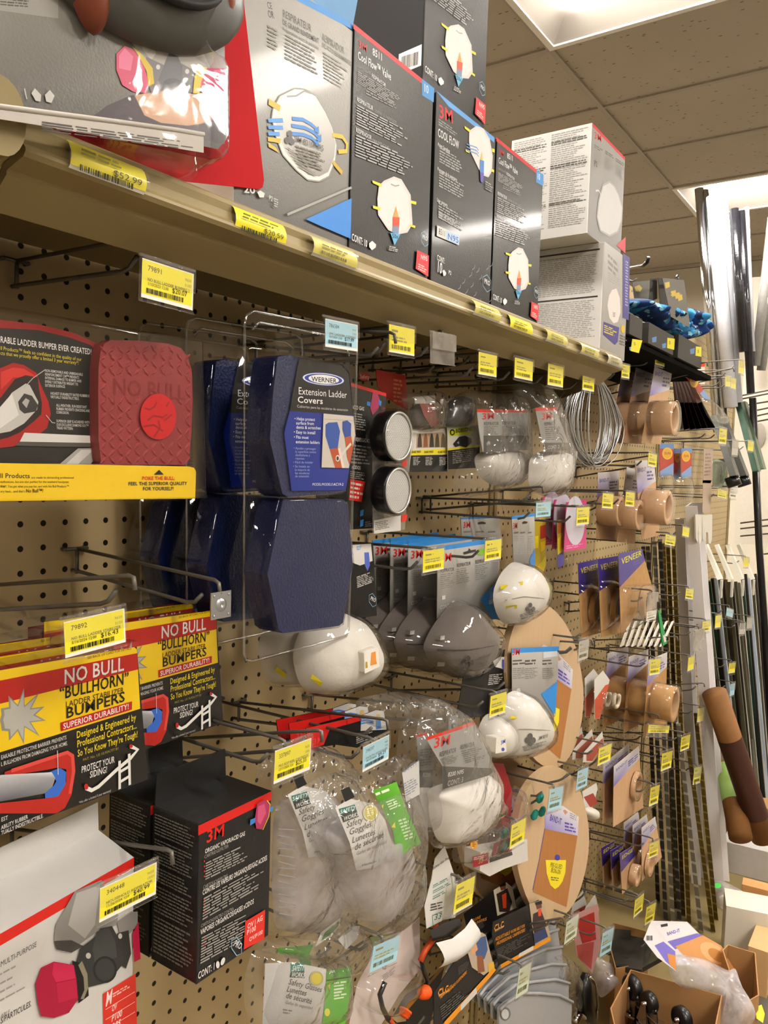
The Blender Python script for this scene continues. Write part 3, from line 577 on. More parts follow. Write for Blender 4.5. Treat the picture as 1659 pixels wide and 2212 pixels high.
def tag(tl, tr, bl, off, label, col='y', txt=None, yaw=0, fine=True, group=None, holder=True, hold=None, paper=True):
    p = onX(*tl, off); 
    n = V((math.cos(math.radians(yaw)), math.sin(math.radians(yaw)), 0)); F0 = Face(o=p, n=n)
    q = F0.P(*tr); a = (q-p).normalized(); F = Face(o=p, n=n, up=n.cross(a))
    w = (q-p).length; u, v = F.uv(*bl); h = -v
    t = thing('price_tag', label, 'price tag', F.Q(w/2, -h), group)
    c = {'y': '#ece03a', 'b': '#a9d4e4', 'p': '#e6dc78', 'w': '#e4e2dc', 'g': '#c9d3bd', 'n': '#bcb8b0'}[col]
    if holder:
        mb = MB(); m = hold or M_hold; e = w*.035
        def R(u0, v0, u1, v1, hh): mb.poly([F.Q(u0, v0, hh), F.Q(u1, v0, hh), F.Q(u1, v1, hh), F.Q(u0, v1, hh)], m)
        R(-e, -h-e*1.6, w+e, h*.12, -.0008); R(-e*.3, -h*.55, w+e*.6, h*.10, .0022)
        mb.tube([F.Q(-e, h*.10, -.001), F.Q(w+e, h*.10, -.001)], h*.055, m, 8); mb.tube([F.Q(-e, -h-e*1.6, .0004), F.Q(w+e, -h-e*1.6, .0004)], h*.022, m, 6); mb.build('tag_holder', t)
    if paper:
        k = 5; ww = ink('#ecebe4')
        if txt:
            F.mb.prism([F.Q(0, -h), F.Q(w, -h), F.Q(w, 0), F.Q(0, 0)], F.n*.0004, ww)
            F.k = 4; F.upoly([(.0, -h*.90), (w*.975, -h*.90), (w*.975, -h*.03), (0, -h*.03)], c)
            D = '#34362a' if col != 'b' else '#3a4a55'
            if txt[0]: F.utext(txt[0], w*.10, -h*.28, w*(.052*len(txt[0])), h*.135, D)
            F.utext('9650', w*.82, -h*.26, w*.13, h*.075, '#8c8a50'); F.utext(txt[4], w*.82, -h*.41, w*.13, h*.075, '#8c8a50')
            F.utext(txt[1], w*.10, -h*.545, w*.82, h*.08, '#55562e'); F.utext(txt[2], w*.10, -h*.655, w*.40, h*.08, '#55562e')
            F.utext(txt[3], w*.57, -h*.68, w*.30, h*.135, D)
            F.ubars(w*.08, -h*.86, w*.80, -h*.73, '#22231a', 44)
        else:
            F.mb.prism([F.Q(0, -h), F.Q(w, -h), F.Q(w, 0), F.Q(0, 0)], F.n*.0004, ink(c)); F.k = 4
            if col in 'yp' and w > .02: F.upoly([(0, -h), (w, -h), (w, -h*.93), (0, -h*.93)], '#e6e4d6')
            if fine:
                F.ufine(w*.1, -h*.30, w*.5, -h*.16, 1, '#8f8a45', words=1); F.ufine(w*.1, -h*.62, w*.85, -h*.4, 2, '#a39c50', words=4)
                F.ubars(w*.1, -h*.86, w*.85, -h*.70, '#6d6a35', 26)
        F.mb.build('paper_label', t)
    return t
Z4 = zc(0, 550, 3.016); Z5 = zc(400, 640, 3.016); Z6 = zc(0, 1180, 2.765); Z7 = zc(0, 1650, 2.765)
M_edge = clear('clear_plastic_edge', gloss=1.3, rough=.08, base=.22, haze=.06)
M_clam = clear('clear_clamshell', gloss=1.0, rough=.05, bump=.08, bscale=18)
# ------------------------------------------------------------------ red ladder bumper pack
F = Face(.185, (200, 1000))
P = lambda *a: Z4(*a)
t = thing('ladder_bumper_pack', 'clear pack with a red rubber ladder bumper above a yellow card strip', 'ladder bumper pack', F.P(220, 1078))
ob = [(-120, 652), (0, 660), (442, 735), (449, 1077), (0, 1084), (-120, 1085)]
F.poly(Z4(-300, 385, 0, 425, 250, 455, 480, 510, 640, 585, 640, 760, -300, 600), '#8a1a1c')
F.poly(Z4(-300, 440, 0, 478, 250, 492, 450, 540, 590, 590, 640, 660, 640, 1362, -300, 1362), '#262624')
tx(F, Z4, 'RABLE LADDER BUMPER EVER CREATED!', 0, 572, 594, 652, 40, '#dedcd8', 1)
tx(F, Z4, 'll Products™ feels so confident in the quality of our', 0, 620, 530, 694, 24, '#dccb3e'); tx(F, Z4, 'cts that we proudly offer a limited 3 year warranty*!', 0, 652, 508, 717, 24, '#dccb3e')
for s_, x, y, x1, y1 in (('NON-REMOVABLE AND UNBREAKABLE', 290, 763, 537, 790), ('REINFORCEMENT CAP™ PREVENTS', 290, 787, 512, 810), ('INTERNAL DAMAGE TO BUMPER AND', 290, 811, 527, 833), ('EVENLY DISTRIBUTES WEIGHT TO', 290, 835, 505, 854), ('EXTERIOR SURFACE.', 290, 860, 422, 869),
    ('HIGHEST DURABILITY RATED RUBBER IS', 325, 912, 579, 930), ('VIRTUALLY INDESTRUCTIBLE.', 325, 935, 511, 947), ('ALL-WEATHER, SUN RESISTANT', 362, 989, 560, 1002), ('RUBBER PREVENTS CRACKING AND', 362, 1012, 583, 1027), ('CORROSION.', 362, 1035, 445, 1040),
    ('SUPERIOR GRIP IS ACHIEVED WITH', 362, 1092, 581, 1102), ('OUR EXCLUSIVE DIAMOND DOT™', 362, 1115, 570, 1124), ('TREAD PATTERN.', 362, 1137, 471, 1142)): tx(F, Z4, s_, x, y, x1, y1, 17, '#c9c8c4', 1)
F.poly(Z4(-100, 800, 0, 738, 80, 705, 150, 720, 230, 770, 260, 850, 310, 960, 325, 1040, 300, 1130, 200, 1210, 80, 1250, -100, 1270), '#a31c1e'); F.poly(Z4(0, 765, 80, 735, 150, 745, 215, 785, 235, 850, 180, 800, 80, 800, 0, 880), '#c8342f')
F.poly(Z4(-100, 1020, 0, 930, 90, 812, 160, 786, 240, 800, 246, 870, 266, 970, 262, 1040, 210, 1090, 120, 1160, 50, 1190, -100, 1230), '#2a1f20')
F.poly(Z4(-100, 1080, 0, 1000, 70, 900, 160, 840, 186, 850, 243, 960, 234, 1010, 150, 1100, 60, 1152, -100, 1180), '#bdbbb6'); F.poly(Z4(-100, 1100, 70, 905, 115, 1045, -100, 1200), '#d6d5d0'); F.poly(Z4(110, 960, 150, 905, 200, 920, 240, 980, 225, 1022, 150, 1036, 120, 1010), '#3a3939'); F.poly(Z4(135, 965, 160, 935, 185, 950, 165, 1000), '#a9a7a3')
F.poly(Z4(150, 1160, 640, 1182, 640, 1228, 120, 1218), '#d2d0cb'); F.poly(Z4(120, 1218, 640, 1228, 640, 1256, 90, 1244), '#55524f'); F.poly(Z4(380, 1364, 500, 1262, 640, 1262, 640, 1300, 580, 1364), '#a9a8a4'); F.poly(Z4(420, 1364, 520, 1272, 600, 1272, 500, 1364), '#cfcecb'); F.poly(Z4(590, 1182, 640, 1140, 640, 1182), '#cfcecb')
F.stroke(Z4(145, 870, 205, 805, 285, 750), .0006, '#b5b3ae'); F.stroke(Z4(290, 1046, 330, 1095, 350, 1097), .0006, '#b5b3ae')
F.mb.build('printed_card', t)
Y_ = Face(o=F.Q(0, 0, .016), n=F.n); Y_.poly(Z4(-300, 1352, 0, 1358, 1225, 1380, 1262, 1388, 1276, 1412, 1270, 1590, 0, 1606, -300, 1608), mat('yellow_card', '#e8c51e', .35, coat=.2, var=.03))
tx(Y_, Z4, 'll Products', -2, 1455, 192, 1456, 30, '#1f1c14', 1)
for s_, x, y, x1, y1, h, b_ in (('are made to demanding professional', 203, 1459, 478, 1460, 15, 0), ('ecifications, but are also perfect for the weekend handyman.', 0, 1487, 449, 1487, 15, 0), ('mer:', 0, 1517, 40, 1517, 19, 1), ('You get what you pay for, and with No Bull Products™.', 48, 1517, 450, 1516, 15, 0), ('ery best... and that’s', 0, 1550, 160, 1549, 16, 0), ('No Bull™!', 166, 1549, 278, 1548, 22, 1),
    ('FEEL THE SUPERIOR QUALITY', 832, 1503, 1216, 1500, 22, 1), ('FOR YOURSELF!', 926, 1536, 1127, 1534, 22, 1)): tx(Y_, Z4, s_, x, y, x1, y1, h, '#2a2414', b_)
tx(Y_, Z4, 'POKE THE BULL:', 922, 1468, 1136, 1467, 23, '#cf2b1c', 1); Y_.poly(Z4(998, 1433, 1063, 1433, 1032, 1402), '#1f1c14'); Y_.mb.build('yellow_strip', t)
M_bump = mat('red_rubber', '#8c3236', .5, var=.1, bump=.15, bscale=400)
def pad_px(F, pts, h0, h1, m, name, par, bev=.006):
    G = Face(o=F.Q(0, 0, h1), n=F.n); mb = MB(); q = [G.P(*p) for p in pts]
    q = q[::-1] if (q[1]-q[0]).cross(q[2]-q[1]).dot(F.n) < 0 else q
    mb.prism(q, F.n*(h0-h1), m); return mb.build(name, par, bevel=bev, bseg=3), G
op = Z4(720, 556, 900, 560, 1100, 580, 1180, 610, 1225, 670, 1250, 760, 1256, 950, 1248, 1150, 1235, 1310, 1205, 1372, 660, 1367, 642, 1200, 640, 900, 642, 740, 655, 630, 680, 580)
pd, G = pad_px(F, op, .001, .013, M_bump, 'rubber_bumper', t, .005)
mb = MB(); M_b2 = mat('red_rubber_tread', '#9c4145', .5, var=.1)
for i in range(11):
    for j in range(16):
        zx, zy = 672+i*55, 620+j*48
        if zx > 1225 or zy > 1350 or zy < 590+max(0, zx-1080)*.5 or ((zx-1030)/150)**2+((zy-1055)/180)**2 < 1 or (725 < zx < 1215 and 775 < zy < 940): continue
        s = 1 if (i+j) % 2 else -1; c = G.P(*Z4(zx, zy)[0]); e = (G.a+G.b*s).normalized(); f_ = (G.b-G.a*s).normalized()
        ring = [c+e*.0052, c+f_*.0017, c-e*.0052, c-f_*.0017]; top = [c+(p-c)*.35+G.n*.0012 for p in ring]; mb.add(ring+top, [[k, (k+1) % 4, 4+(k+1) % 4, 4+k] for k in range(4)]+[[4, 5, 6, 7]], M_b2)
mb.build('tread', pd)
tx(G, Z4, 'NO BULL', 732, 912, 1205, 948, 105, '#7d2226', 1); G.mb.build('embossed_letters', pd)
G2 = Face(o=F.Q(0, 0, .0148), n=F.n); G2.ell(1030/3.016, 550+1055/3.016, 39, 49.5, mat('bare_red_rubber', '#c2121c', .5), 32)
for q in ((940, 1000, 975, 1010, 1005, 990, 1020, 960), (960, 1080, 1000, 1050, 1060, 1060, 1090, 1040), (930, 1120, 1000, 1110, 1060, 1150), (1000, 1190, 1040, 1130, 1030, 1080), (1080, 990, 1100, 960), (1070, 1080, 1120, 1040)): G2.stroke(Z4(*q), .0016, '#96101a')
G2.mb.build('touch_window', pd)
blister(ob, F, .026, M_clam, 'clear_shell', t, .003, -.016)
# ------------------------------------------------------------------ blue ladder cover packs
F = Face(.205, (650, 1000)); M_blue = mat('blue_textured_vinyl', '#14224e', .42, coat=.15, var=.12, bump=.55, bscale=330)
wt = thing('ladder_cover_pack', 'front clear clamshell of two navy blue ladder covers with an oval logo card', 'ladder cover pack', F.P(640, 1400), 'blue ladder cover packs on one hook')
flange = [(528, 700), (533, 680), (548, 672), (757, 712), (770, 722), (772, 745), (753, 1360), (748, 1374), (545, 1428), (531, 1426), (527, 1412)]
G0 = Face(o=F.Q(0, 0, 0), n=F.n); mb = MB(); q = [G0.P(*p) for p in flange]; mb.poly(q[::-1], M_clam); mb.tube(q, .0015, M_edge, 6, cyc=True)
q2 = [G0.P(*p) for p in [(545, 712), (560, 696), (738, 730), (752, 742), (752, 770)]]; mb.tube(q2, .0016, M_edge, 6); mb.build('clear_backing', wt)
up = [(600, 771), (622, 766), (638, 770), (740, 790), (752, 806), (766, 940), (746, 1058), (738, 1064), (622, 1074), (610, 1066), (583, 950), (590, 850)]
lo = [(612, 1078), (740, 1079), (750, 1085), (762, 1215), (741, 1345), (732, 1352), (612, 1368), (602, 1360), (578, 1240)]
pd, G = pad_px(F, up, .004, .036, M_blue, 'ladder_cover', wt, .008); pd2, _g = pad_px(F, lo, .004, .036, M_blue, 'ladder_cover', wt, .008)
C = Face(o=F.Q(0, 0, .0375), n=F.n); hexa = (742, 405, 1050, 442, 1072, 470, 1108, 900, 1046, 1262, 692, 1268, 643, 890)
C.poly(Z5(742, 405, 1050, 442, 1072, 470, 1094, 776, 680, 748), '#161617'); C.poly(Z5(680, 748, 1094, 776, 1108, 900, 1046, 1262, 692, 1268, 643, 890), '#123090')
C.ell(400+898/3.016, 640+540/3.016, 46, 14, '#23409c', 32, 5); C.ell(400+898/3.016, 640+540/3.016, 44.5, 12.8, '#e8e8ea', 32, 5); C.ell(400+898/3.016, 640+540/3.016, 41, 11.2, '#24429f', 32, 5); C.ell(400+900/3.016, 640+541/3.016, 33, 9.6, '#eeeeee', 32, 5)
tx(C, Z5, 'WERNER', 820, 553, 984, 566, 30, '#1c1c22', 1)
tx(C, Z5, 'Extension Ladder', 733, 638, 1050, 664, 46, '#efefef'); tx(C, Z5, 'Covers', 728, 692, 893, 702, 40, '#f2f2f2', 1); tx(C, Z5, 'Cubiertas para las escaleras de extensión', 724, 724, 1056, 749, 17, '#cfcfcf')
for i, (s_, x, y, x1, y1) in enumerate((('• Helps protect', 708, 806, 842, 813), ('surface from', 718, 835, 834, 839), ('dents & scratches', 718, 862, 878, 868), ('• Easy to install', 702, 893, 842, 899), ('• Fits most', 702, 926, 799, 930), ('extension ladders', 714, 957, 870, 962),
    ('• Ayudan a proteger', 700, 996, 846, 1001), ('la superficie contra', 711, 1019, 846, 1022), ('abolladuras y', 711, 1041, 807, 1043), ('rayones', 711, 1063, 769, 1064), ('• Fácil de instalar', 697, 1088, 826, 1089), ('• Se instala en', 695, 1114, 803, 1116), ('la mayoría de', 707, 1137, 804, 1138), ('las escaleras', 707, 1158, 801, 1159), ('de extensión', 707, 1179, 798, 1179))):
    tx(C, Z5, s_, x, y, x1, y1, 20 if i < 6 else 15, '#dfe4f0' if i < 6 else '#9fb0dc', 1 if i < 6 else 0)
C.poly(Z5(893, 764, 1090, 782, 1100, 900, 1058, 1119, 880, 1115), '#cdc5bb'); C.stroke(Z5(893, 800, 1095, 812), .0006, '#aaa39a')
C.poly(Z5(905, 836, 925, 823, 982, 820, 1000, 880, 985, 990, 932, 996, 905, 910), '#2f57a8'); C.poly(Z5(932, 994, 1000, 986, 1030, 1118, 968, 1118), '#b5552c'); C.poly(Z5(985, 990, 1000, 986, 1030, 1118, 1012, 1118), '#e6d8cc')
C.poly(Z5(1015, 816, 1045, 808, 1072, 830, 1070, 910, 1030, 920, 1015, 870), '#2a4f9e'); C.poly(Z5(1030, 920, 1072, 910, 1084, 990, 1062, 1100, 1046, 1050), '#b5552c'); C.stroke(Z5(1010, 1030, 1070, 960), .003, '#d8d2cc'); C.ell(400+983/3.016, 640+1055/3.016, 4.5, 7, '#e5e0dc'); C.ell(400+982/3.016, 640+1056/3.016, 2.6, 4.6, '#33302e')
tx(C, Z5, 'MODEL/MODELO', 815, 1233, 950, 1233, 17, '#dfe4f0', 0, .15); tx(C, Z5, 'AC19-2', 953, 1233, 1018, 1233, 17, '#dfe4f0', 1, .15); C.mb.build('logo_card', wt)
blister([(592, 768), (618, 760), (640, 764), (742, 786), (757, 803), (772, 940), (750, 1062), (740, 1070), (615, 1078), (604, 1068), (577, 950), (583, 845)], F, .042, M_clam, 'clear_bubble', wt, .003)
blister([(606, 1075), (742, 1076), (754, 1083), (768, 1215), (745, 1350), (734, 1358), (607, 1374), (596, 1364), (572, 1240)], F, .042, M_clam, 'clear_bubble', wt, .003)
pf = C.P(643, 852); dx1 = onY(512, 852, pf.y).x-pf.x
dup(wt, (dx1, 0, 0), 'middle blue ladder cover pack, half hidden behind the front one'); dup(wt, (dx1*1.9, 0, 0), 'rearmost blue ladder cover pack, mostly hidden by the other two')
# ------------------------------------------------------------------ bullhorn bumper packs
F = Face(.20, (300, 1500))
nt_ = thing('stabilizer_bumper_pack', 'nearest yellow, red and black bumper card at the left edge', 'ladder bumper pack', F.P(160, 1740))
F.poly(Z6(-400, 810, 816, 600, 882, 1392, -400, 1872), mat('black_gloss_card', '#191717', .3, coat=.3, var=.05))
F.poly(Z6(-400, 810, 800, 602, 816, 615, 836, 970, 0, 1230, -400, 1352), mat('yellow_gloss_card', '#e9c713', .3, coat=.3, var=.03))
F.poly(Z6(-400, 885, 0, 802, 817, 638, 823, 735, 0, 940, -400, 1040), '#b52018')
tx(F, Z6, 'SEE BACK OF CARD FOR DETAILS', 520, 674, 782, 615, 14, '#3a3010')
star = []
for i in range(22):
    r_ = (150 if i % 2 else 95)*(1+.22*math.sin(i*2.7)); star += [115+r_*math.cos(i*math.pi/11), 1020+r_*.95*math.sin(i*math.pi/11)-.15*r_*math.cos(i*math.pi/11)]
F.poly(Z6(*star), '#8f8f88'); F.poly(Z6(*[v for i in range(0, 44, 2) for v in (115+(star[i]-115)*.84, 1020+(star[i+1]-1020)*.84)]), '#b3b2aa')
tx(F, Z6, 'NO BULL', 383, 826, 742, 742, 84, '#8a1510', 1); tx(F, Z6, 'NO BULL', 377, 824, 738, 740, 84, '#dcd8d2', 1)
tx(F, Z6, '“BULLHORN”', 350, 916, 764, 818, 72, '#1a1610', 1); tx(F, Z6, 'LADDER STABILIZER', 388, 962, 736, 872, 34, '#1a1610', 0); tx(F, Z6, 'BUMPERS', 388, 1028, 742, 924, 62, '#1a1610', 1)
F.poly(Z6(357, 1052, 785, 925, 784, 974, 360, 1104), '#b52018'); tx(F, Z6, 'SUPERIOR DURABILITY!', 373, 1092, 764, 970, 34, '#eae6e2', 1)
for s_, x, y, x1, y1, h, c, b_ in (('Designed & Engineered by', 452, 1146, 808, 1036, 40, '#e2ce2c', 1), ('Professional Contractors...', 455, 1200, 812, 1085, 40, '#e2ce2c', 1), ('So You Know They’re Tough!', 458, 1256, 816, 1138, 40, '#e2ce2c', 1), ('PAT. No. US 10,924,777 B1', 490, 1282, 701, 1212, 15, '#b5a83a', 0),
    ('EAKABLE PROTECTIVE BARRIER PREVENTS', 0, 1272, 391, 1150, 24, '#d4d2ce', 1), ('L BULLHORN FROM DAMAGING YOUR HOME.', 0, 1312, 398, 1184, 24, '#d4d2ce', 1), ('PROTECT YOUR', 480, 1352, 678, 1288, 38, '#e8e6e2', 1), ('SIDING!', 530, 1382, 632, 1348, 38, '#e8e6e2', 1), ('*We offer a limited 3 year warranty!', 465, 1536, 656, 1462, 14, '#d4d2ce', 0),
    ('EST', 0, 1642, 40, 1628, 24, '#d4d2ce', 1), ('ABILITY RUBBER', 0, 1690, 160, 1622, 24, '#d4d2ce', 1), ('TUALLY INDESTRUCTIBLE.', 0, 1722, 251, 1616, 24, '#d4d2ce', 1)): tx(F, Z6, s_, x, y, x1, y1, h, c, b_)
F.poly(Z6(20, 1345, 400, 1220, 435, 1240, 443, 1340, 420, 1480, 380, 1560, 330, 1592, 0, 1592, -300, 1640, -300, 1580, 0, 1530, 270, 1502, 330, 1482, 388, 1400, 388, 1330, 340, 1318, 280, 1330, 20, 1372), '#b3322a'); F.stroke(Z6(60, 1338, 395, 1228, 425, 1250, 432, 1340, 410, 1475), .003, '#d0524a')
F.poly(Z6(280, 1348, 350, 1320, 387, 1345, 383, 1420, 340, 1490, 262, 1502, 258, 1440, 310, 1430, 328, 1400, 300, 1352), '#3f6fc4')
F.poly(Z6(-300, 1420, 0, 1362, 300, 1346, 322, 1380, 306, 1430, 260, 1472, 0, 1520, -300, 1580), None, ['#9a9a9e', '#bcbcc0', '#d2d2d6', '#9a9aa0', '#8a8a90', '#77777c', '#5f5f66', '#55555c'])
W_ = '#dcdad6'
for q in ((505, 1440, 540, 1454, 580, 1432, 690, 1330, 772, 1262, 814, 1212, 772, 1192), (705, 1278, 706, 1447), (762, 1236, 766, 1422), (706, 1345, 764, 1310), (706, 1405, 765, 1368)): F.stroke(Z6(*q), .0034 if len(q) > 4 else .0026, W_)
F.ell(505/2.765, 1180+1432/2.765, 4.5, 6.5, '#b5302a'); F.ell(772/2.765, 1180+1190/2.765, 4, 4, '#b5302a'); F.stroke(Z6(332, 1215, 337, 1360), .0006, '#cccccc')
F.mb.build('printed_card', nt_)
M_bd = mat('dark_red_rubber', '#6a1416', .45, var=.15)
q = [F.uv(*p) for p in Z6(-400, 800, 810, 594, 870, 1380, -400, 1860)]
mb = MB()
b0, b1_, bt, bb = q[0][0], q[1][0]-.004, q[1][1], q[2][1]
mb.prism([F.Q(b0, bt-.045, -.003), F.Q(b1_, bt-.045, -.003), F.Q(b1_, bt-.004, -.003), F.Q(b0, bt-.004, -.003)], F.n*-.022, M_bd); mb.build('rubber_bumper', nt_, bevel=.006)
mb = MB()
for hh in (.0016, -.028): mb.poly([F.Q(b0, bb-.002, hh), F.Q(q[2][0]+.004, bb-.002, hh), F.Q(b1_+.006, bt+.004, hh), F.Q(b0, bt+.004, hh)], M_clam)
mb.poly([F.Q(b0, bt+.004, .0016), F.Q(b1_+.006, bt+.004, .0016), F.Q(b1_+.006, bt+.004, -.028), F.Q(b0, bt+.004, -.028)], M_clam)
tb = F.uv(200, 1330); mb.poly([F.Q(tb[0]-.05, bt+.004, -.012), F.Q(tb[0]+.03, bt+.004, -.012), F.Q(tb[0]+.02, bt+.028, -.012), F.Q(tb[0]-.04, bt+.028, -.012)], M_clam); mb.build('clear_shell', nt_)
for k, lb in ((1, 'bumper pack right behind the nearest bumper card, only its dark red top shows'), (2, 'rearmost bumper pack at the left edge, mostly hidden')): dup(nt_, (-.033*k, 0, .002*k), lb)
t1 = (WX+.20)/ray(300, 1400).x; d2 = ray(493, 1330); o2 = t1/.83*d2.x-WX
F2p = onX(347, 1379, o2); F1p = F.P(137, 1478); dv = F2p-F1p
dup(nt_, dv, 'second yellow, red and black bumper card, right of the nearest one'); dup(nt_, dv+V((-.034, 0, .003)), 'bumper pack hidden behind the second bumper card')
# ------------------------------------------------------------------ black cartridge boxes
F = Face(.25, (432, 1778)); u0, u1, v0, v1 = front_rect(F, [(432, 1778), (590, 1706), (575, 2030), (419, 2130)])
v0 = F.uv(425, 2126)[1]; bk = onY(331, 1736, F.Q(u0, 0).y); dep = F.o.x-bk.x
cb = carton('cartridge_box', 'front black cartridge box with a red stripe and white lettering', 'box', F, u0, u1, v0, v1, dep, M_card, group='black cartridge boxes')
F.upoly([(u0, v1-.0098), (u1, v1-.0098), (u1, v1-.001), (u0, v1-.001)], '#cf2a26')
tx(F, Z7, '3M', 1228, 474, 1334, 428, 70, '#d8281f', 1)
for s_, x, y, x1, y1, h, c, b_ in (('ORGANIC VAPOR/ACID GAS', 1222, 536, 1461, 426, 26, '#e2e0dc', 1), ('CARTRIDGE/FILTER', 1218, 566, 1362, 498, 20, '#a6a4a0', 0), ('CARTOUCHE/FILTRE', 1210, 748, 1356, 676, 20, '#a6a4a0', 0), ('CONTRE LES VAPEURS ORGANIQUES/GAZ ACIDES', 1207, 784, 1592, 572, 30, '#e2e0dc', 1),
    ('CARTUCHO/FILTRO CONTRA', 1197, 978, 1392, 872, 20, '#a6a4a0', 0), ('VAPORES ORGÁNICOS/GASES ÁCIDOS', 1194, 1020, 1512, 832, 30, '#e2e0dc', 1), ('CONT: 1', 1178, 1286, 1276, 1226, 40, '#e2e0dc', 1)): tx(F, Z7, s_, x, y, x1, y1, h, c, b_)
fn(F, Z7, 1225, 590, 1480, 470, 1222, 700, 7, '#9b9994'); fn(F, Z7, 1212, 800, 1580, 600, 1205, 940, 8, '#9b9994'); fn(F, Z7, 1200, 1035, 1520, 870, 1192, 1200, 10, '#9b9994')
for y in (580, 610, 640, 670, 808, 840, 880, 1040, 1075): F.ell(*Z7(1216, y)[0], 1.5, 2.2, '#c83028', 8)
F.poly(Z7(1458, 938, 1576, 868, 1571, 1042, 1448, 1106), '#d8382c'); tx(F, Z7, 'OV | AG', 1470, 985, 1560, 930, 30, '#f4d8d4', 1); tx(F, Z7, 'P100', 1466, 1020, 1520, 990, 28, '#f4d8d4', 1); tx(F, Z7, 'OV/P100', 1480, 1060, 1560, 1010, 24, '#f4d8d4', 1)
hexlogo(F, Z7, 1405, 1085, 34, 56); F.ell(*Z7(1292, 1195)[0], 4, 8, '#d9d7d3', 12); F.ell(*Z7(1322, 1175)[0], 4, 9, '#d9d7d3', 12, 20)
F.poly(Z7(1526, 236, 1570, 212, 1602, 235, 1598, 300, 1555, 388, 1522, 384, 1512, 330), '#a63a62'); F.poly(Z7(1532, 250, 1570, 235, 1580, 290, 1545, 360, 1528, 340), '#c8587e'); F.stroke(Z7(1585, 215, 1604, 240, 1596, 310, 1560, 390), .0012, '#c8b03c'); F.poly(Z7(1485, 330, 1515, 318, 1512, 348, 1483, 365), '#3f86cc'); F.poly(Z7(1602, 258, 1620, 250, 1618, 275, 1602, 285), '#3f86cc')
F.mb.build('front_panel', cb)
S = Face(o=F.Q(u0, 0), n=(0, -1, 0)); hgt = v1-v0; vv = lambda k: v0+hgt*k
for a, b, r_ in ((.05, .30, 10), (.32, .50, 8), (.52, .62, 5), (.64, .80, 8), (.82, .96, 7)): S.ufine(-dep*.95, vv(a), -dep*.06, vv(b), r_, '#77756f', ragged=.25, words=10, fill=.5)
S.mb.build('side_panel', cb)
mb = MB(); zt = F.Q(0, v1).z; xb = F.o.x-dep; ya, yb = F.Q(u0, 0).y, F.Q(u1, 0).y
tz = onX(402, 1650, dep*0+.25-dep).z
mb.prism([(xb, ya+.002, zt-.004), (xb, yb-.002, zt-.004), (xb, yb-.004, max(tz, zt+.018)), (xb, ya+.004, max(tz, zt+.018))], (-.001, 0, 0), M_card); mb.build('hang_tab', cb)
dup(cb, (-dep-.004, 0, 0), 'rear black cartridge box, in the shade behind the front one')
# ------------------------------------------------------------------ white household respirator box
p0 = onX(289, 1852, .205); p1 = onZ(0, 2017, p0.z); a_ = (p0-p1).normalized(); nn = a_.cross(V((0, 0, 1)))
F = Face(o=p0, n=nn); ul, v = F.uv(-160, 2110); vb = F.uv(305, 2300)[1]
hb = carton('respirator_box', 'white multi-purpose respirator box with a pink filter picture at lower left', 'box', F, ul, 0, vb, 0, .085, mat('white_grey_carton', '#c9c7c3', .4, coat=.15, var=.03, bump=.06, bscale=500))
F.upoly([(ul, -.009), (0, -.009), (0, 0), (ul, 0)], '#cf2e26')
bkp = onX(213, 1793, F.Q(0, 0).x-WX-.045); kb = (bkp-p0).dot(F.n); vbk = (bkp-p0).dot(F.b)
mb = MB(); mt = MATS['white_grey_carton']; ub = (bkp-p0).dot(F.a)
mb.poly([F.Q(ul, 0, 0), F.Q(0, 0, 0), F.Q(ub, vbk, kb), F.Q(ul, vbk, kb)], mt); mb.prism([F.Q(ul, vbk, kb), F.Q(ub, vbk, kb), F.Q(ub-.001, vbk+.026, kb), F.Q(ul, vbk+.026, kb)], F.n*-.0008, mt)
mb.poly([F.Q(0, 0, 0), F.Q(ub, vbk, kb), F.Q(ub-.01, 0, kb-.02)], mt); mb.build('hang_tab', hb)
tx(F, Z7, 'MULTI-PURPOSE', 0, 1214, 216, 1090, 32, '#4c4b4a'); tx(F, Z7, 'S/PARTICULES.', 0, 1552, 184, 1446, 34, '#4c4b4a', 1); tx(F, Z7, 'ABLE', 0, 1520, 55, 1490, 24, '#77756f')
for y in (1245, 1300, 1350, 1400): fn(F, Z7, -120, y+70, 150, y-75, -120, y+90, 1, '#9a9893')
F.poly(Z7(610, 1372, 806, 1250, 812, 1480, 820, 1800, 620, 1860), '#d23a2c'); tx(F, Z7, 'M', 624, 1450, 660, 1428, 80, '#f2dcd8', 1); tx(F, Z7, 'OV', 662, 1480, 692, 1462, 36, '#f2dcd8', 1); tx(F, Z7, 'P100', 660, 1540, 722, 1503, 38, '#f2dcd8', 1); tx(F, Z7, 'R95', 660, 1590, 712, 1560, 36, '#f2dcd8', 1); fn(F, Z7, 668, 1370, 770, 1310, 668, 1400, 2, '#eec4bc', words=3)
for y in (1440, 1500, 1560): F.stroke(Z7(625, y+25, 800, y-82), .0005, '#f0d0ca')
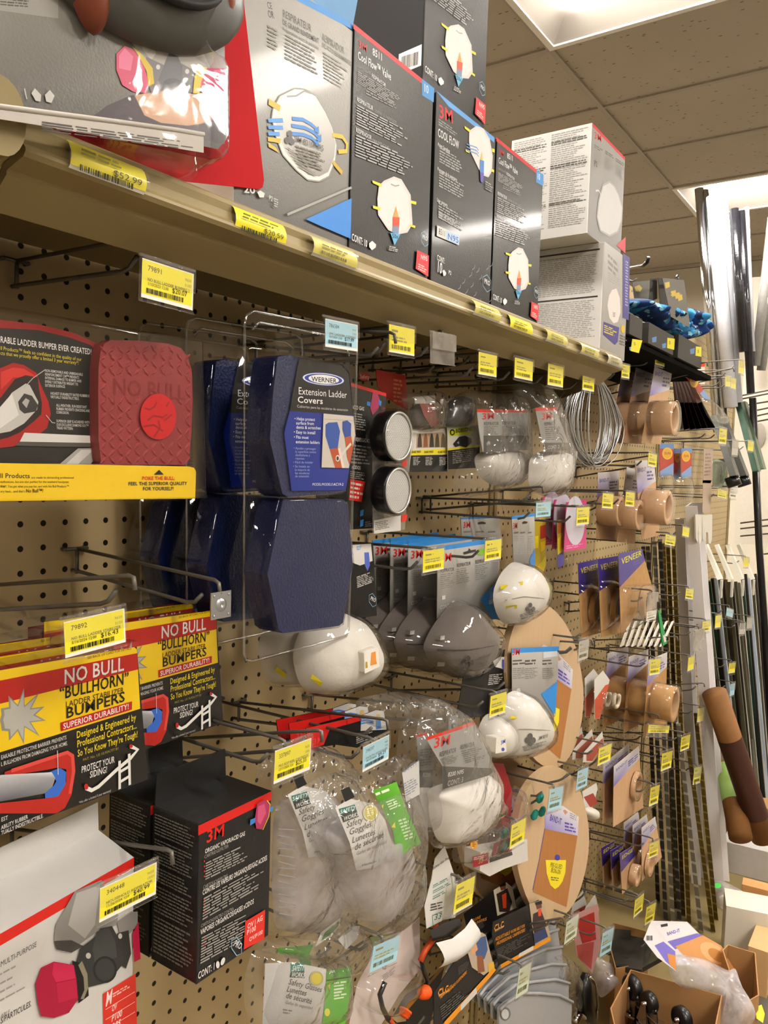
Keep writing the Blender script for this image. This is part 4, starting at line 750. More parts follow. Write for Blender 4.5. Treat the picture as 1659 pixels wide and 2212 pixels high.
# printed picture: grey half mask with two crimson filters
F.poly(Z7(315, 1050, 325, 960, 440, 760, 600, 690, 700, 900, 690, 960, 560, 1010, 470, 1075, 400, 1085), '#8f8d8a'); F.poly(Z7(400, 960, 450, 770, 590, 720, 560, 960, 500, 1040), '#b1afac'); F.poly(Z7(315, 1055, 420, 1050, 490, 1085, 420, 1125, 330, 1105), '#4e4a48')
F.poly(Z7(690, 940, 780, 880, 815, 880, 815, 960, 720, 1060), '#8a8784'); F.poly(Z7(690, 1010, 760, 990, 775, 1130, 745, 1220, 700, 1190), '#3d3b3a')
F.poly(Z7(470, 1100, 560, 1030, 590, 980, 660, 965, 700, 1040, 735, 1130, 720, 1200, 640, 1300, 520, 1330, 480, 1270, 450, 1180), '#3b3c3c'); F.poly(Z7(570, 1000, 640, 970, 680, 1060, 690, 1150, 560, 1200, 545, 1100), '#4a4c4b')
F.ell(*Z7(618, 1225)[0], 26, 29, '#2a2b2b', 24); F.ell(*Z7(618, 1225)[0], 21, 24, '#3e4040', 24); F.ell(*Z7(518, 1142)[0], 5.5, 6.5, '#b9b7b2', 14); F.ell(*Z7(708, 1025)[0], 4.5, 6, '#b9b7b2', 14)
F.poly(Z7(420, 1170, 480, 1190, 515, 1290, 520, 1380, 460, 1425, 440, 1340), '#1e1c1d'); F.stroke(Z7(468, 1185, 500, 1260, 505, 1340, 480, 1400), .004, '#8a8470')
F.poly(Z7(235, 1212, 310, 1176, 430, 1196, 446, 1280, 456, 1400, 400, 1482, 310, 1512, 235, 1502, 214, 1420, 200, 1310), '#a51a40'); F.poly(Z7(310, 1180, 428, 1198, 440, 1275, 325, 1300, 300, 1250), '#c22a55'); F.poly(Z7(325, 1304, 440, 1282, 450, 1390, 335, 1425), '#b5224a'); F.poly(Z7(780, 1010, 816, 940, 828, 1160, 790, 1180), '#b5224a')
F.mb.build('front_panel', hb)
# ------------------------------------------------------------------ tags and hooks of this corner
tag((307, 557), (418, 592), (303, 641), .245, 'yellow price tag reading 20.07 under the left end of the shelf', 'y', ('79891', 'NO BULL LADDER BUMPERS 2', '1/10/2023 12:00', '$20.07', '31/03'))
tag((137, 1344), (268, 1314), (140, 1422), .255, 'yellow price tag reading 16.43 on the hook over the nearest bumper card', 'y', ('79892', 'NO BULL LADDER STABILIZER', '5/16/2024 12:00', '$16.43', '31/03'))
tag((216, 1919), (338, 1862), (216, 1992), .27, 'yellow price tag reading 40.99 in front of the white respirator box', 'y', ('340448', 'HOUSEHOLD RESPIRATOR', '11/26/2024 12:0', '$40.99', '13/01'))
tag((594, 1622), (672, 1594), (600, 1690), .27, 'yellow price tag reading 25.33 right of the black cartridge boxes', 'y', ('337897', 'PRO RESP REPL CARTRIDGE', '12/11/2024 12:0', '$25.33', '13/01'))
tag((784, 1614), (840, 1587), (783, 1668), .262, 'pale blue price tag above the safety goggle bags', 'b', ('398397', 'SAFETY GOGGLES', '10/17/2024', '$9.29', '13/01'))
tag((702, 688), (772, 702), (697, 748), .262, 'pale blue price tag reading 17.99 over the blue ladder covers', 'b', ('786584', '2PK LADDER COVERS', '10/7/2024 12:00', '$17.99', '31/02'))
hook((30, 618), (290, 583), 'shaded hook carrying the red ladder bumper pack'); hook((160, 1232), (462, 1302), 'empty hook with a square zinc plate above the second bumper card', off=.2, plate=True)
hook((-60, 1318), (186, 1312), 'hook carrying the nearest bumper card', off=.22); hook((310, 1640), (650, 1618), 'hook carrying the black cartridge boxes')
hook((20, 1835), (195, 1945), 'hook through the tab of the white respirator box', off=.225)
hook((520, 745), (680, 742), 'hook carrying the blue ladder cover packs', off=.222)
# ------------------------------------------------------------------ soft and moulded packaging helpers
from mathutils import noise as _no
M_bag = clear('crinkled_clear_bag', gloss=1.2, haze=.09, hazec='#e8e6e4', rough=.07, bump=1.0, bscale=24, base=.07)
M_bagm = clear('milky_bag', gloss=1.0, haze=.58, rough=.12, bump=1.0, bscale=20, hazec='#dedadd', base=.08)
M_filt = mat('white_filter_fabric', '#dedad2', .85, var=.04, bump=.1, bscale=300); M_filtg = mat('grey_filter_fabric', '#746d69', .9, var=.16, vscale=30, bump=.2, bscale=250)
M_yel = mat('yellow_strap', '#e6d634', .5); M_gst = mat('grey_strap', '#a9a7a2', .5)
def smooth_px(pts, n=40):
    """closed curve through photo points"""
    out = []; m = len(pts)
    for i in range(m):
        p0, p1, p2, p3 = (pts[(i+k-1) % m] for k in range(4)); q = max(2, n//m)
        for j in range(q):
            t = j/q; out.append(tuple(.5*((2*p1[a])+(-p0[a]+p2[a])*t+(2*p0[a]-5*p1[a]+4*p2[a]-p3[a])*t*t+(-p0[a]+3*p1[a]-3*p2[a]+p3[a])*t**3) for a in (0, 1)))
    return out
def dome(F, px, h0, depth, m, name, par, pw=2.2, rings=9, n=40, seed=0, wr=0, wf=40, cpx=None, flat=.5, back=False, mid=.4):
    """bulging sheet over an outline drawn on F: cup masks, bags, bubbles"""
    G = Face(o=F.Q(0, 0, h0), n=F.n, up=F.b); o = [G.PL(p[0], p[1], depth*mid)-G.n*depth*mid for p in smooth_px(px, n)]; n = len(o); c = sum(o, V())/n
    mb = MB(); vs = [c+F.n*depth]
    for k in range(1, rings+1):
        r = k/rings
        for i, p in enumerate(o):
            h = depth*max(0, 1-r**pw)**flat; q = c+(p-c)*r
            if wr: h += wr*_no.noise(q*wf+V((seed, 0, 0)))*(1 if k < rings else .3); q = q+G.a*(wr*.5*_no.noise(q*wf*.7+V((0, seed, 5))))
            vs.append(q+F.n*h)
    fs = [[0, 1+i, 1+(i+1) % n] for i in range(n)]
    for k in range(rings-1):
        a, b = 1+k*n, 1+(k+1)*n; fs += [[a+i, b+i, b+(i+1) % n, a+(i+1) % n] for i in range(n)]
    if (o[1]-o[0]).cross(c-o[0]).dot(F.n) < 0: fs = [f[::-1] for f in fs]
    mb.add(vs, fs, m, True)
    if back: mb.poly(o, m)
    return mb.build(name, par)
def sheet(F, px, m, name, par, label=None):
    mb = MB(); q = [F.P(*p) for p in px]; mb.prism(q, F.n*-.0008, m if not isinstance(m, str) else ink(m)); return mb.build(name, par, label)
def tube_px(F, px, h, r, m, name, par, seg=6):
    mb = MB(); mb.tube([F.P(*p, h) for p in px], r, m, seg); return mb.build(name, par)
Z8 = zc(480, 1380, 3.016); Z9 = zc(560, 1900, 3.318); Z10 = zc(740, 740, 3.19); Z11 = zc(740, 1080, 3.19); Z12 = zc(900, 1450, 4.1475); Z13 = zc(950, 1850, 2.34); Z14 = zc(1180, 740, 3.463)
M_bub = clear('clear_mask_bubble', gloss=1.0, rough=.06, bump=.2, bscale=20)
# ------------------------------------------------------------------ cartridge card, twin filters
F = Face(.165, (800, 1000)); t = thing('cartridge_box', 'slim black cartridge box with a pink filter picture beside the ladder covers', 'box', F.P(790, 1142))
cp = Z10(30, 285, 300, 350, 285, 1275, 30, 1290); cq = [F.P(*p) for p in cp]; mb = MB(); mb.prism(cq, F.n*-.05, M_card); mb.build('carton', t)
F.poly(Z10(30, 268, 300, 350, 300, 372, 30, 292), '#cf2a26'); F.poly(Z10(205, 345, 235, 340, 258, 400, 245, 460, 205, 500, 190, 450), '#a63a62'); F.poly(Z10(165, 405, 192, 410, 190, 440, 165, 432), '#3f86cc'); F.poly(Z10(245, 395, 268, 405, 262, 440, 250, 430), '#3f86cc')
tx(F, Z10, 'ACID GAS', 60, 455, 146, 470, 26, '#dedcd8', 1); tx(F, Z10, 'ORGANIQUES/GAZ ACIDES', 40, 672, 206, 694, 26, '#dedcd8', 1); tx(F, Z10, 'ÁCIDOS', 60, 868, 120, 876, 24, '#dedcd8', 1)
fn(F, Z10, 50, 480, 160, 500, 50, 600, 7, '#96948f', words=4); fn(F, Z10, 50, 700, 195, 720, 50, 840, 6, '#96948f', words=4); fn(F, Z10, 50, 885, 160, 900, 50, 940, 4, '#96948f', words=4)
F.poly(Z10(50, 940, 152, 958, 128, 1098, 40, 1085), '#d8382c'); fn(F, Z10, 55, 960, 145, 978, 45, 1080, 4, '#f4d8d4', words=3); F.poly(Z10(118, 1158, 142, 1148, 138, 1190, 116, 1198), '#3f96d8'); F.poly(Z10(118, 1225, 142, 1216, 138, 1262, 116, 1270), '#3f96d8'); fn(F, Z10, 150, 1235, 200, 1230, 150, 1275, 3, '#96948f', words=3)
F.mb.build('front_panel', t)
F = Face(.185, (850, 1000)); t = thing('filter_pack', 'clear clamshell of two round black filters with white grille faces', 'filter pack', F.P(840, 1150))
sheet(F, Z10(205, 560, 400, 480, 470, 700, 430, 1290, 210, 1315), clear('backing_sheet', gloss=.8, haze=.2), 'clear_backing', t)
F.poly(Z10(215, 1225, 400, 1190, 400, 1295, 215, 1318), '#c9c7c3'); fn(F, Z10, 222, 1240, 330, 1220, 222, 1300, 5, '#77756f'); F.poly(Z10(405, 1190, 445, 1180, 440, 1225, 405, 1240), '#d8382c'); F.poly(Z10(410, 815, 440, 800, 440, 850, 410, 860), '#c8382c'); F.mb.build('paper_insert', t)
M_blk = mat('black_plastic', '#1d1d1f', .35, coat=.2); M_gril = mat('white_grille', '#c2c1bd', .5, var=.1)
for cx, cy, ry in ((382, 645, 176), (378, 1020, 164)):
    c = F.PL(*Z10(cx, cy)[0], .022); r_ = abs((F.PL(*Z10(cx, cy-ry)[0], .022)-c).dot(F.b))*.98
    fp = MB(); pr = [(1.0, -.022), (1.03, -.018), (1.03, -.002), (.98, .001), (.93, .001)]
    fp.grid(lambda u, v: c+(F.a*math.cos(6.28318*u)+F.b*math.sin(6.28318*u))*r_*pr[round(v*4)][0]+F.n*pr[round(v*4)][1], 40, 4, M_blk, cu=True); f_ = fp.build('round_filter', t)
    mb = MB(); mb.tube([c+(F.a*math.cos(6.28318*i/40)+F.b*math.sin(6.28318*i/40))*r_*.95+F.n*.0015 for i in range(40)], .0016, mat('silver_ring', '#cfcfca', .3, metal=.7), 6, cyc=True); mb.build('metal_ring', f_)
    mb = MB(); mb.poly([c+(F.a*math.cos(6.28318*i/40)+F.b*math.sin(6.28318*i/40))*r_*.93 for i in range(40)], M_gril)
    for k in range(-8, 9):
        for d in ((1, 1), (1, -1)):
            s = k/9*r_*.9; L_ = math.sqrt(max(0, (r_*.9)**2-s*s)); e = (F.a*d[0]+F.b*d[1]).normalized(); f2 = F.n.cross(e)
            mb.add([c+f2*(s+w_)+e*l+F.n*.0005 for w_, l in ((-.0005, -L_), (.0005, -L_), (.0005, L_), (-.0005, L_))], [[0, 1, 2, 3]], ink('#e3e2de'))
    mb.build('grille', f_)
    c2 = c-F.n*.004; mb = MB(); pr2 = [(1.18, -.02), (1.12, -.014), (1.09, .006), (1.0, .010)]
    mb.grid(lambda u, v: c2+(F.a*math.cos(6.28318*u)+F.b*math.sin(6.28318*u))*r_*pr2[round(v*3)][0]+F.n*pr2[round(v*3)][1], 32, 3, M_bub, cu=True); mb.build('clear_bubble', t)
F = Face(.10, (850, 850)); t = thing('respirator_card', 'bright red hanging card in the shade behind the twin filter pack', 'hanging card', F.P(850, 890))
sheet(F, Z10(230, 185, 435, 225, 452, 470, 300, 380, 240, 300), '#b02a1e', 'card', t); tx(F, Z10, 'safety', 120, 250, 185, 262, 26, '#d8a09a', 1); fn(F, Z10, 350, 250, 420, 262, 350, 420, 6, '#d07a4a', words=2)
F.ell(740+150/3.19, 740+235/3.19, 13, 9, '#a02a24', 20); tx(F, Z10, 'Safety', 118, 246, 184, 250, 26, '#d8b0aa', 1); F.mb.build('print', t)
# ------------------------------------------------------------------ knee pad packs
def kneepad(off, q, which, label):
    F = Face(off, Z10(*q[4:6])[0]); t = thing('knee_pad_pack', label, 'knee pad pack', F.P(*Z10(*q[4:6])[0])); G = F
    sheet(F, Z10(*q), '#d2cec6', 'card', t)
    if which:
        F.poly(Z10(724, 742, 945, 715, 946, 862, 726, 874), '#201f1e'); F.poly(Z10(724, 730, 945, 702, 945, 718, 724, 744), '#dcd03a'); F.poly(Z10(733, 606, 745, 598, 892, 580, 906, 596, 898, 628, 740, 646, 731, 630), '#c9cf3c'); F.ell(740+755/3.19, 740+619/3.19, 5.5, 6.5, '#2a2a24'); F.ell(740+755/3.19, 740+619/3.19, 3.4, 4.2, '#c9cf3c', 6)
        tx(F, Z10, 'BOBSONS', 778, 624, 890, 606, 26, '#2a2a24', 1); F.poly(Z10(758, 700, 800, 650, 840, 642, 885, 660, 888, 690, 850, 724, 805, 712, 775, 720), '#3a383c'); F.poly(Z10(785, 690, 800, 680, 800, 700), '#a9a7a3'); fn(F, Z10, 755, 750, 925, 730, 756, 840, 7, '#8f8d86')
        ob = [(735, 390), (790, 375), (895, 340), (910, 480), (905, 565), (735, 575)]
    else:
        F.poly(Z10(470, 778, 722, 772, 720, 888, 458, 892), '#201f1e'); F.poly(Z10(476, 742, 722, 730, 722, 766, 472, 778), '#dfd12c'); F.poly(Z10(510, 630, 690, 618, 712, 650, 706, 720, 506, 728), '#b09a80')
        for x, c in ((530, '#4a3a34'), (570, '#8a5a40'), (612, '#3d3f38'), (650, '#55503f'), (690, '#6a6048')): F.poly(Z10(x-16, 722, x-12, 660, x-4, 628, x+6, 628, x+12, 660, x+16, 720), c)
        for x in (475, 560, 655): tx(F, Z10, 'KNEE PADS', x, 762, x+62, 758, 14, '#3a360c', 1); fn(F, Z10, x+8, 790, x+58, 788, x+8, 850, 6, '#b5b3ae', words=2)
        ob = [(455, 360), (560, 345), (722, 350), (722, 590), (500, 600), (470, 480)]
    F.mb.build('print', t); o = Z10(*[v for p in ob for v in p])
    if which:
        dome(F, Z10(740, 470, 770, 400, 860, 370, 905, 420, 905, 560, 740, 575), .001, .02, mat('black_webbing', '#151517', .35, coat=.3, bump=.8, bscale=60), 'knee_pad', t, wr=.006, seed=2)
    else:
        dome(F, Z10(470, 470, 560, 420, 660, 470, 650, 580, 520, 595), .001, .012, mat('camo_fabric', '#4a4238', .7, var=.5, vscale=35), 'knee_pad', t, wr=.004, seed=4); sheet(Face(o=F.Q(0, 0, .014), n=F.n), Z10(530, 415, 630, 425, 665, 560, 610, 585, 560, 500), '#84301c', 'red_insert', t); sheet(Face(o=F.Q(0, 0, .015), n=F.n), Z10(495, 375, 640, 365, 640, 420, 500, 420), '#b9b4ac', 'paper_label', t)
    dome(F, o, .002, .026, M_bag, 'clear_bag', t, wr=.003, seed=1)
kneepad(.125, (480, 602, 722, 592, 720, 885, 458, 892), 0, 'knee pad pack with a photo of five people above a yellow stripe')
kneepad(.13, (722, 586, 945, 566, 946, 862, 726, 875), 1, 'knee pad pack with a yellow green logo above a grey pad picture')
# ------------------------------------------------------------------ cup mask packs on hanging cards
def cup(F, Z, pts, depth, m, par, seam=None, h0=.002, seed=0, name='cup_mask', bub=True, logo=None, straps=(), strapm=None):
    px = Z(*pts); mk = dome(F, px, h0, depth, m, name, par, pw=2.4, wr=.0012, wf=60, seed=seed, rings=10)
    cx = sum(p[0] for p in px)/len(px); cy = sum(p[1] for p in px)/len(px)
    def on(x, y, e=.0012):     # a photo point lifted onto the cup
        q = F.P(x, y, h0+depth*.5); return q
    G = Face(o=F.Q(0, 0, h0), n=F.n); o_ = [G.PL(p[0], p[1], depth*.4)-F.n*depth*.4 for p in smooth_px(px, 40)]; c = sum(o_, V())/len(o_)
    def onto(v, e):             # slide a seen point along its sight line onto the cup
        v = V(v); h = depth*.7
        for _k in range(6):
            q = v*((G.o+F.n*h).dot(F.n)/v.dot(F.n)); r = radial(q-F.n*h, c, o_, F); h = .5*h+.5*depth*max(0, 1-min(r, .995)**2.4)**.5
        return q+F.n*e
    for s in straps:
        D = Face(o=F.Q(0, 0, h0+depth*.4), n=F.n); D.stroke(Z(*s), .006, strapm or M_yel); D.mb.v = [tuple(onto(v, .003)) for v in D.mb.v]; D.mb.build('strap', mk)
    if seam:
        mb = MB(); pp = Z(*seam); vs = []
        for k in range(21):
            t = k/20*(len(pp)-1); i = min(int(t), len(pp)-2); f = t-i; vs.append(onto(ray(pp[i][0]*(1-f)+pp[i+1][0]*f, pp[i][1]*(1-f)+pp[i+1][1]*f), .0006))
        mb.tube(vs, .0008, mat('mask_seam_'+m.name, '#a5a19a' if m is M_filt else '#4a4542', .8), 5); mb.build('seam', mk)
    if logo:
        D = Face(o=F.Q(0, 0, h0+depth*.8), n=F.n); logo(D); D.mb.v = [tuple(onto(v, .0022)) for v in D.mb.v]; D.mb.build('print', mk)
    if bub:
        big = [(cx+(x-cx)*1.10, cy+(y-cy)*1.08) for x, y in px]; dome(F, big, .001, depth*1.12, M_bub, 'clear_bubble', par, pw=3, wr=.0015, wf=30, seed=seed+3)
    return mk
def radial(q, c, o, F):
    d = q-c; L = d.length
    if L < 1e-6: return 0
    d /= L; ang = math.atan2(d.dot(F.b), d.dot(F.a)); best = None
    for p in o:
        e = p-c; a = math.atan2(e.dot(F.b), e.dot(F.a)); df = abs((a-ang+math.pi) % (2*math.pi)-math.pi)
        if best is None or df < best[0]: best = (df, e.length)
    return L/best[1]
def head(F, Z, tl, tr, title=True, c='#4d4c4a'):
    pass
def trefoil(D, Z, x, y, s, c='#6d6b68'):
    for dx, dy in ((0, -1), (-.9, .2), (.9, .2), (0, 1)): p = Z(x+dx*s, y+dy*s)[0]; D.ell(p[0], p[1], s*.62/3.19, s*.75/3.19, c, 10)
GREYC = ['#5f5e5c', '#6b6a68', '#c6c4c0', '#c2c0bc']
def greycard(off, q, label, group=None, blue=None, mask=None, tri=None):
    Z = q[0]; F = Face(off, Z(*q[1][4:6])[0]); t = thing('cup_mask_pack', label, 'mask pack', F.P(*Z(*q[1][4:6])[0]), group)
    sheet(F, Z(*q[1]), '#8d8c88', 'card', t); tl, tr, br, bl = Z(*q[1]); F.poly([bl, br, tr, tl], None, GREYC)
    w = 1/9.; L_ = lambda a, b, k: (a[0]+(b[0]-a[0])*k, a[1]+(b[1]-a[1])*k)
    F.poly([tl, tr, L_(tr, br, .055), L_(tl, bl, .055)], '#3b93dc')
    return F, t, L_, (tl, tr, br, bl)
# row of four grey masks
F, t, L_, (tl, tr, br, bl) = greycard(.165, (Z11, (655, 322, 1078, 258, 1070, 818, 650, 880)), 'front grey mask in a clear bubble below a grey and blue card', 'grey masks on one hook')
tx(F, Z11, '3M', 668, 428, 746, 418, 54, '#d3302a', 1)
for s_, x, y, x1, y1 in (('RESPIRATOR', 672, 500, 766, 488), ('RESPIRATEUR', 784, 464, 880, 448), ('RESPIRADOR', 912, 440, 1000, 424)): tx(F, Z11, s_, x, y, x1, y1, 24, '#5d5c5a', 1); fn(F, Z11, x, y+12, x1, y1+12, x, y+120, 8, '#8a8986', words=3)
tx(F, Z11, 'CONT: 1', 670, 754, 748, 736, 26, '#b9b7b3', 1); F.poly(Z11(750, 700, 765, 692, 780, 705, 778, 728, 755, 735), '#d6d4d0'); F.poly(Z11(682, 660, 705, 655, 705, 682, 682, 688), '#c9c7c3')
F.poly(Z11(946, 682, 1074, 542, 1070, 818, 1030, 824), '#2f8fdc'); F.poly(Z11(1005, 690, 1035, 680, 1035, 712, 1005, 720), '#b5cde4'); F.poly(Z11(828, 360, 862, 350, 868, 332, 880, 346, 915, 340, 915, 356, 832, 376), '#3a3a3a'); F.ell(*Z11(950, 358)[0], 10, 7, '#8fc44a'); F.mb.build('print', t)
cup(F, Z11, (640, 1010, 690, 900, 760, 800, 830, 722, 872, 710, 930, 742, 1010, 840, 1078, 932, 1072, 1010, 1040, 1110, 960, 1200, 880, 1245, 780, 1212, 690, 1142, 650, 1070), .05, M_filtg, t, seam=(650, 1030, 760, 1034, 880, 1032, 1066, 1000), straps=((625, 945, 660, 950, 690, 945), (640, 1130, 690, 1130)), strapm=M_gst, logo=lambda D: (trefoil(D, Z11, 855, 1115, 26, '#4f4a47'), tx(D, Z11, '3M 8247', 910, 1110, 1010, 1080, 26, '#55504d', 1), fn(D, Z11, 915, 1120, 1010, 1095, 925, 1170, 3, '#5b5652', words=3)))
pf = F.P(*Z11(655, 600)[0])
for z, lb in ((452, 'second grey mask pack behind the front grey mask'), (330, 'third grey mask pack from the front, its card edge showing'), (206, 'rearmost grey mask pack of the row')):
    dx = onY(740+z/3.19, 1080+600/3.19, pf.y).x-pf.x; dup(t, (dx, 0, 0), lb)
# black card with valved white mask, half behind the ladder covers
F = Face(.16, (800, 1250)); t = thing('valved_mask_pack', 'big white valved mask under a black card, right beside the ladder covers', 'mask pack', F.P(745, 1500))
sheet(F, [(690, 1172), (806, 1174), (814, 1330), (690, 1345)], '#1d1d1e', 'card', t)
F.poly(Z11(60, 310, 195, 300, 206, 420, 120, 452, 60, 430), '#d8d6d2'); F.poly(Z11(148, 362, 180, 360, 188, 450, 170, 490, 152, 450), '#5b6fc0'); fn(F, Z11, 95, 320, 130, 315, 95, 350, 3, '#5d9ae0', words=2); fn(F, Z11, 95, 530, 210, 490, 100, 610, 7, '#c4c2be', words=3); hexlogo(F, Z11, 205, 690, 28, 46); F.mb.build('print', t)
def valve(D, Z, q, oc):
    D.poly(Z(*q), '#e6e3dc')
vm_ = [(665, 1400), (690, 1345), (735, 1322), (790, 1340), (822, 1395), (828, 1440), (800, 1478), (720, 1504), (682, 1492), (664, 1445)]
cup(F, lambda *a: [(a[i], a[i+1]) for i in range(0, len(a), 2)], [c for p in vm_ for c in p], .05, M_filt, t, straps=((668, 1460, 690, 1478),))
G = Face(o=F.Q(0, 0, .060), n=F.n); vmb = MB(); q = [G.P(*p) for p in [(786, 1408), (817, 1398), (820, 1440), (788, 1455)]]; vmb.prism(q, G.n*-.02, mat('white_valve', '#e4e0d6', .5)); va = vmb.build('valve', t, bevel=.002)
G.poly([(802, 1410), (811, 1407), (812, 1425), (814, 1434), (800, 1438), (801, 1424)], '#e0964a'); G.poly([(789, 1430), (793, 1429), (794, 1442), (789, 1444)], '#b59a4a'); G.mb.build('print', va)
p_ = F.P(745, 1410); dx = onY(672, 1420, p_.y).x-p_.x; dup(t, (dx, 0, 0), 'rear white valved mask, behind the big one beside the ladder covers')
# top pair of cards with a white mask
F, t, L_, (tl, tr, br, bl) = greycard(.10, (Z11, (815, 122, 1082, 112, 1092, 330, 822, 340)), 'grey and blue mask card hanging nearest the pegboard', None)
tx(F, Z11, '3M', 828, 194, 878, 190, 40, '#d3302a', 1); F.poly(Z11(930, 155, 958, 148, 985, 155, 985, 166, 930, 168), '#2c2c2c')
for x in (832, 915, 1000): fn(F, Z11, x, 215, x+68, 212, x, 235, 1, '#77756f', words=1); fn(F, Z11, x, 240, x+68, 238, x, 300, 5, '#96948f', words=3)
F.mb.build('print', t); cup(F, Z11, (840, 400, 870, 360, 950, 340, 1040, 360, 1080, 420, 1060, 520, 960, 560, 870, 520), .03, M_filt, t, bub=False)
F, t, L_, (tl, tr, br, bl) = greycard(.195, (Z11, (1165, 112, 1322, 92, 1324, 455, 1180, 490)), 'white mask with yellow straps under a slim grey card, above the wooden ovals', None)
tx(F, Z11, '3M', 1172, 200, 1202, 195, 40, '#d3302a', 1); F.poly(Z11(1235, 155, 1248, 145, 1275, 150, 1268, 162, 1238, 166), '#2c2c2c')
for x in (1178, 1222, 1275): fn(F, Z11, x, 222, x+36, 218, x, 240, 1, '#77756f', words=1); fn(F, Z11, x, 250, x+36, 246, x, 380, 9, '#96948f', words=2)
F.poly(Z11(1285, 420, 1322, 330, 1324, 455, 1300, 462), '#3f7fc0'); F.mb.build('print', t)
cup(F, Z11, (1112, 660, 1150, 540, 1210, 462, 1262, 436, 1340, 470, 1392, 560, 1402, 640, 1370, 745, 1280, 832, 1190, 865, 1130, 780), .048, M_filt, t, seam=(1120, 690, 1250, 665, 1400, 680), straps=((1075, 602, 1150, 585, 1230, 572), (1112, 742, 1190, 735)), logo=lambda D: (trefoil(D, Z11, 1285, 745, 22), fn(D, Z11, 1210, 790, 1340, 745, 1225, 830, 4, '#8a8884', words=4)))
# lower pair
F, t, L_, (tl, tr, br, bl) = greycard(.20, (Z11, (1165, 1022, 1492, 1008, 1450, 1600, 1170, 1640)), 'white mask under a grey and blue card, in front of the upper wooden oval', None)
tx(F, Z11, '3M', 1166, 1070, 1218, 1066, 42, '#d3302a', 1)
for x in (1170, 1255, 1375): fn(F, Z11, x, 1104, x+92, 1098, x, 1146, 2, '#5d5c5a', words=1.5); fn(F, Z11, x, 1160, x+92, 1154, x, 1240, 6, '#8a8986', words=4)
F.poly(Z11(1380, 1050, 1480, 1040, 1480, 1075, 1380, 1090), '#d2d8de'); F.poly(Z12(1112, 204, 1258, 88, 1240, 378, 1215, 372), '#2f8fdc'); F.ell(*Z12(908, 175)[0], 4.5, 5.5, '#e0deda', 12); F.mb.build('print', t)
cup(F, Z12, (832, 460, 858, 290, 920, 215, 1000, 195, 1080, 262, 1160, 400, 1206, 520, 1180, 650, 1080, 740, 960, 778, 850, 768, 838, 610), .05, M_filt, t, seam=(850, 520, 1000, 518, 1204, 530), straps=((828, 405, 888, 432), (832, 620, 880, 630)), logo=lambda D: (trefoil(D, Z12, 1005, 610, 30), tx(D, Z12, '3M 8210', 1080, 612, 1160, 590, 28, '#5f5d5a', 1), fn(D, Z12, 930, 670, 1150, 620, 950, 720, 4, '#8a8884', words=4)))
F = Face(.185, (1050, 1480)); t = thing('valved_mask_pack', 'small white valved mask half behind a yellow tag, left of the lower white mask', 'mask pack', F.P(1075, 1640))
sheet(F, [(1010, 1412), (1104, 1402), (1106, 1545), (985, 1552)], '#1d1d1e', 'card', t); F.poly(Z11(1035, 1110, 1085, 1080, 1165, 1085, 1168, 1150, 1110, 1165, 1050, 1150), '#d8d6d2'); F.poly(Z11(1098, 1100, 1122, 1098, 1124, 1150, 1110, 1178, 1096, 1150), '#4a58b8'); fn(F, Z11, 1010, 1205, 1110, 1195, 1000, 1280, 6, '#b9b7b3', words=3); F.mb.build('print', t)
cup(F, Z12, (636, 560, 690, 430, 760, 398, 812, 450, 862, 560, 850, 670, 800, 740, 700, 792, 648, 710), .045, M_filt, t)
G = Face(o=F.Q(0, 0, .054), n=F.n); vmb = MB(); vmb.prism([G.P(*p) for p in Z12(715, 592, 800, 588, 806, 720, 706, 738)], G.n*-.018, MATS['white_valve']); va = vmb.build('valve', t, bevel=.002); tx(G, Z12, '3M', 752, 660, 792, 640, 34, '#4a58b8', 1); G.ell(*Z12(772, 700)[0], 3.5, 4, '#4a58b8', 10); G.mb.build('print', va)
# ------------------------------------------------------------------ bagged respirators
def bagmask(off, Z, lab, red, mask, bag, label, texts, dark=None, lblp=None):
    F = Face(off, Z(*mask[0:2])[0]); t = thing('bagged_respirator', label, 'bagged respirator', F.P(*Z(*mask[4:6])[0]))
    dome(F, Z(*mask), .002, .035, M_filt, 'cup_mask', t, wr=.004, wf=35, seed=off*90)
    G = Face(o=F.Q(0, 0, .030), n=F.n); G.poly(Z(*lab), '#9c9b98'); 
    if dark: G.poly(Z(*dark), '#55534f')
    G.poly(Z(*red), '#d0382a')
    for s_, x, y, x1, y1, h, c, b_ in texts: tx(G, Z, s_, x, y, x1, y1, h, c, b_)
    if lblp: 
        for l in lblp: fn(G, Z, *l, 7, '#6f6e6b', words=3)
    G.mb.build('printed_label', t)
    dome(F, Z(*bag), .001, .046, M_bag, 'clear_bag', t, pw=3, wr=.008, wf=28, seed=off*50, rings=12); return t
D_ = '#4d4c4a'
bagmask(.14, Z10, (925, 478, 1275, 478, 1288, 740, 966, 756, 940, 620), (926, 460, 1275, 462, 1276, 482, 930, 480), (960, 800, 1040, 745, 1200, 730, 1282, 780, 1275, 900, 1200, 985, 1090, 985, 1000, 920), (900, 345, 1000, 330, 1230, 345, 1290, 460, 1300, 760, 1280, 960, 1100, 1040, 900, 1065, 830, 1000, 860, 870, 930, 760, 920, 500),
        'bagged white respirator with a wide grey label, left of the two under the shelf', (('3M', 958, 530, 1042, 526, 42, '#d3302a', 1), ('RESPIRATOR', 972, 570, 1074, 568, 22, D_, 1), ('RESPIRATEUR', 1098, 566, 1190, 564, 22, D_, 1)), (970, 640, 1283, 640, 1288, 740, 970, 755), ((972, 578, 1074, 576, 972, 640), (1098, 576, 1200, 574, 1098, 640)))
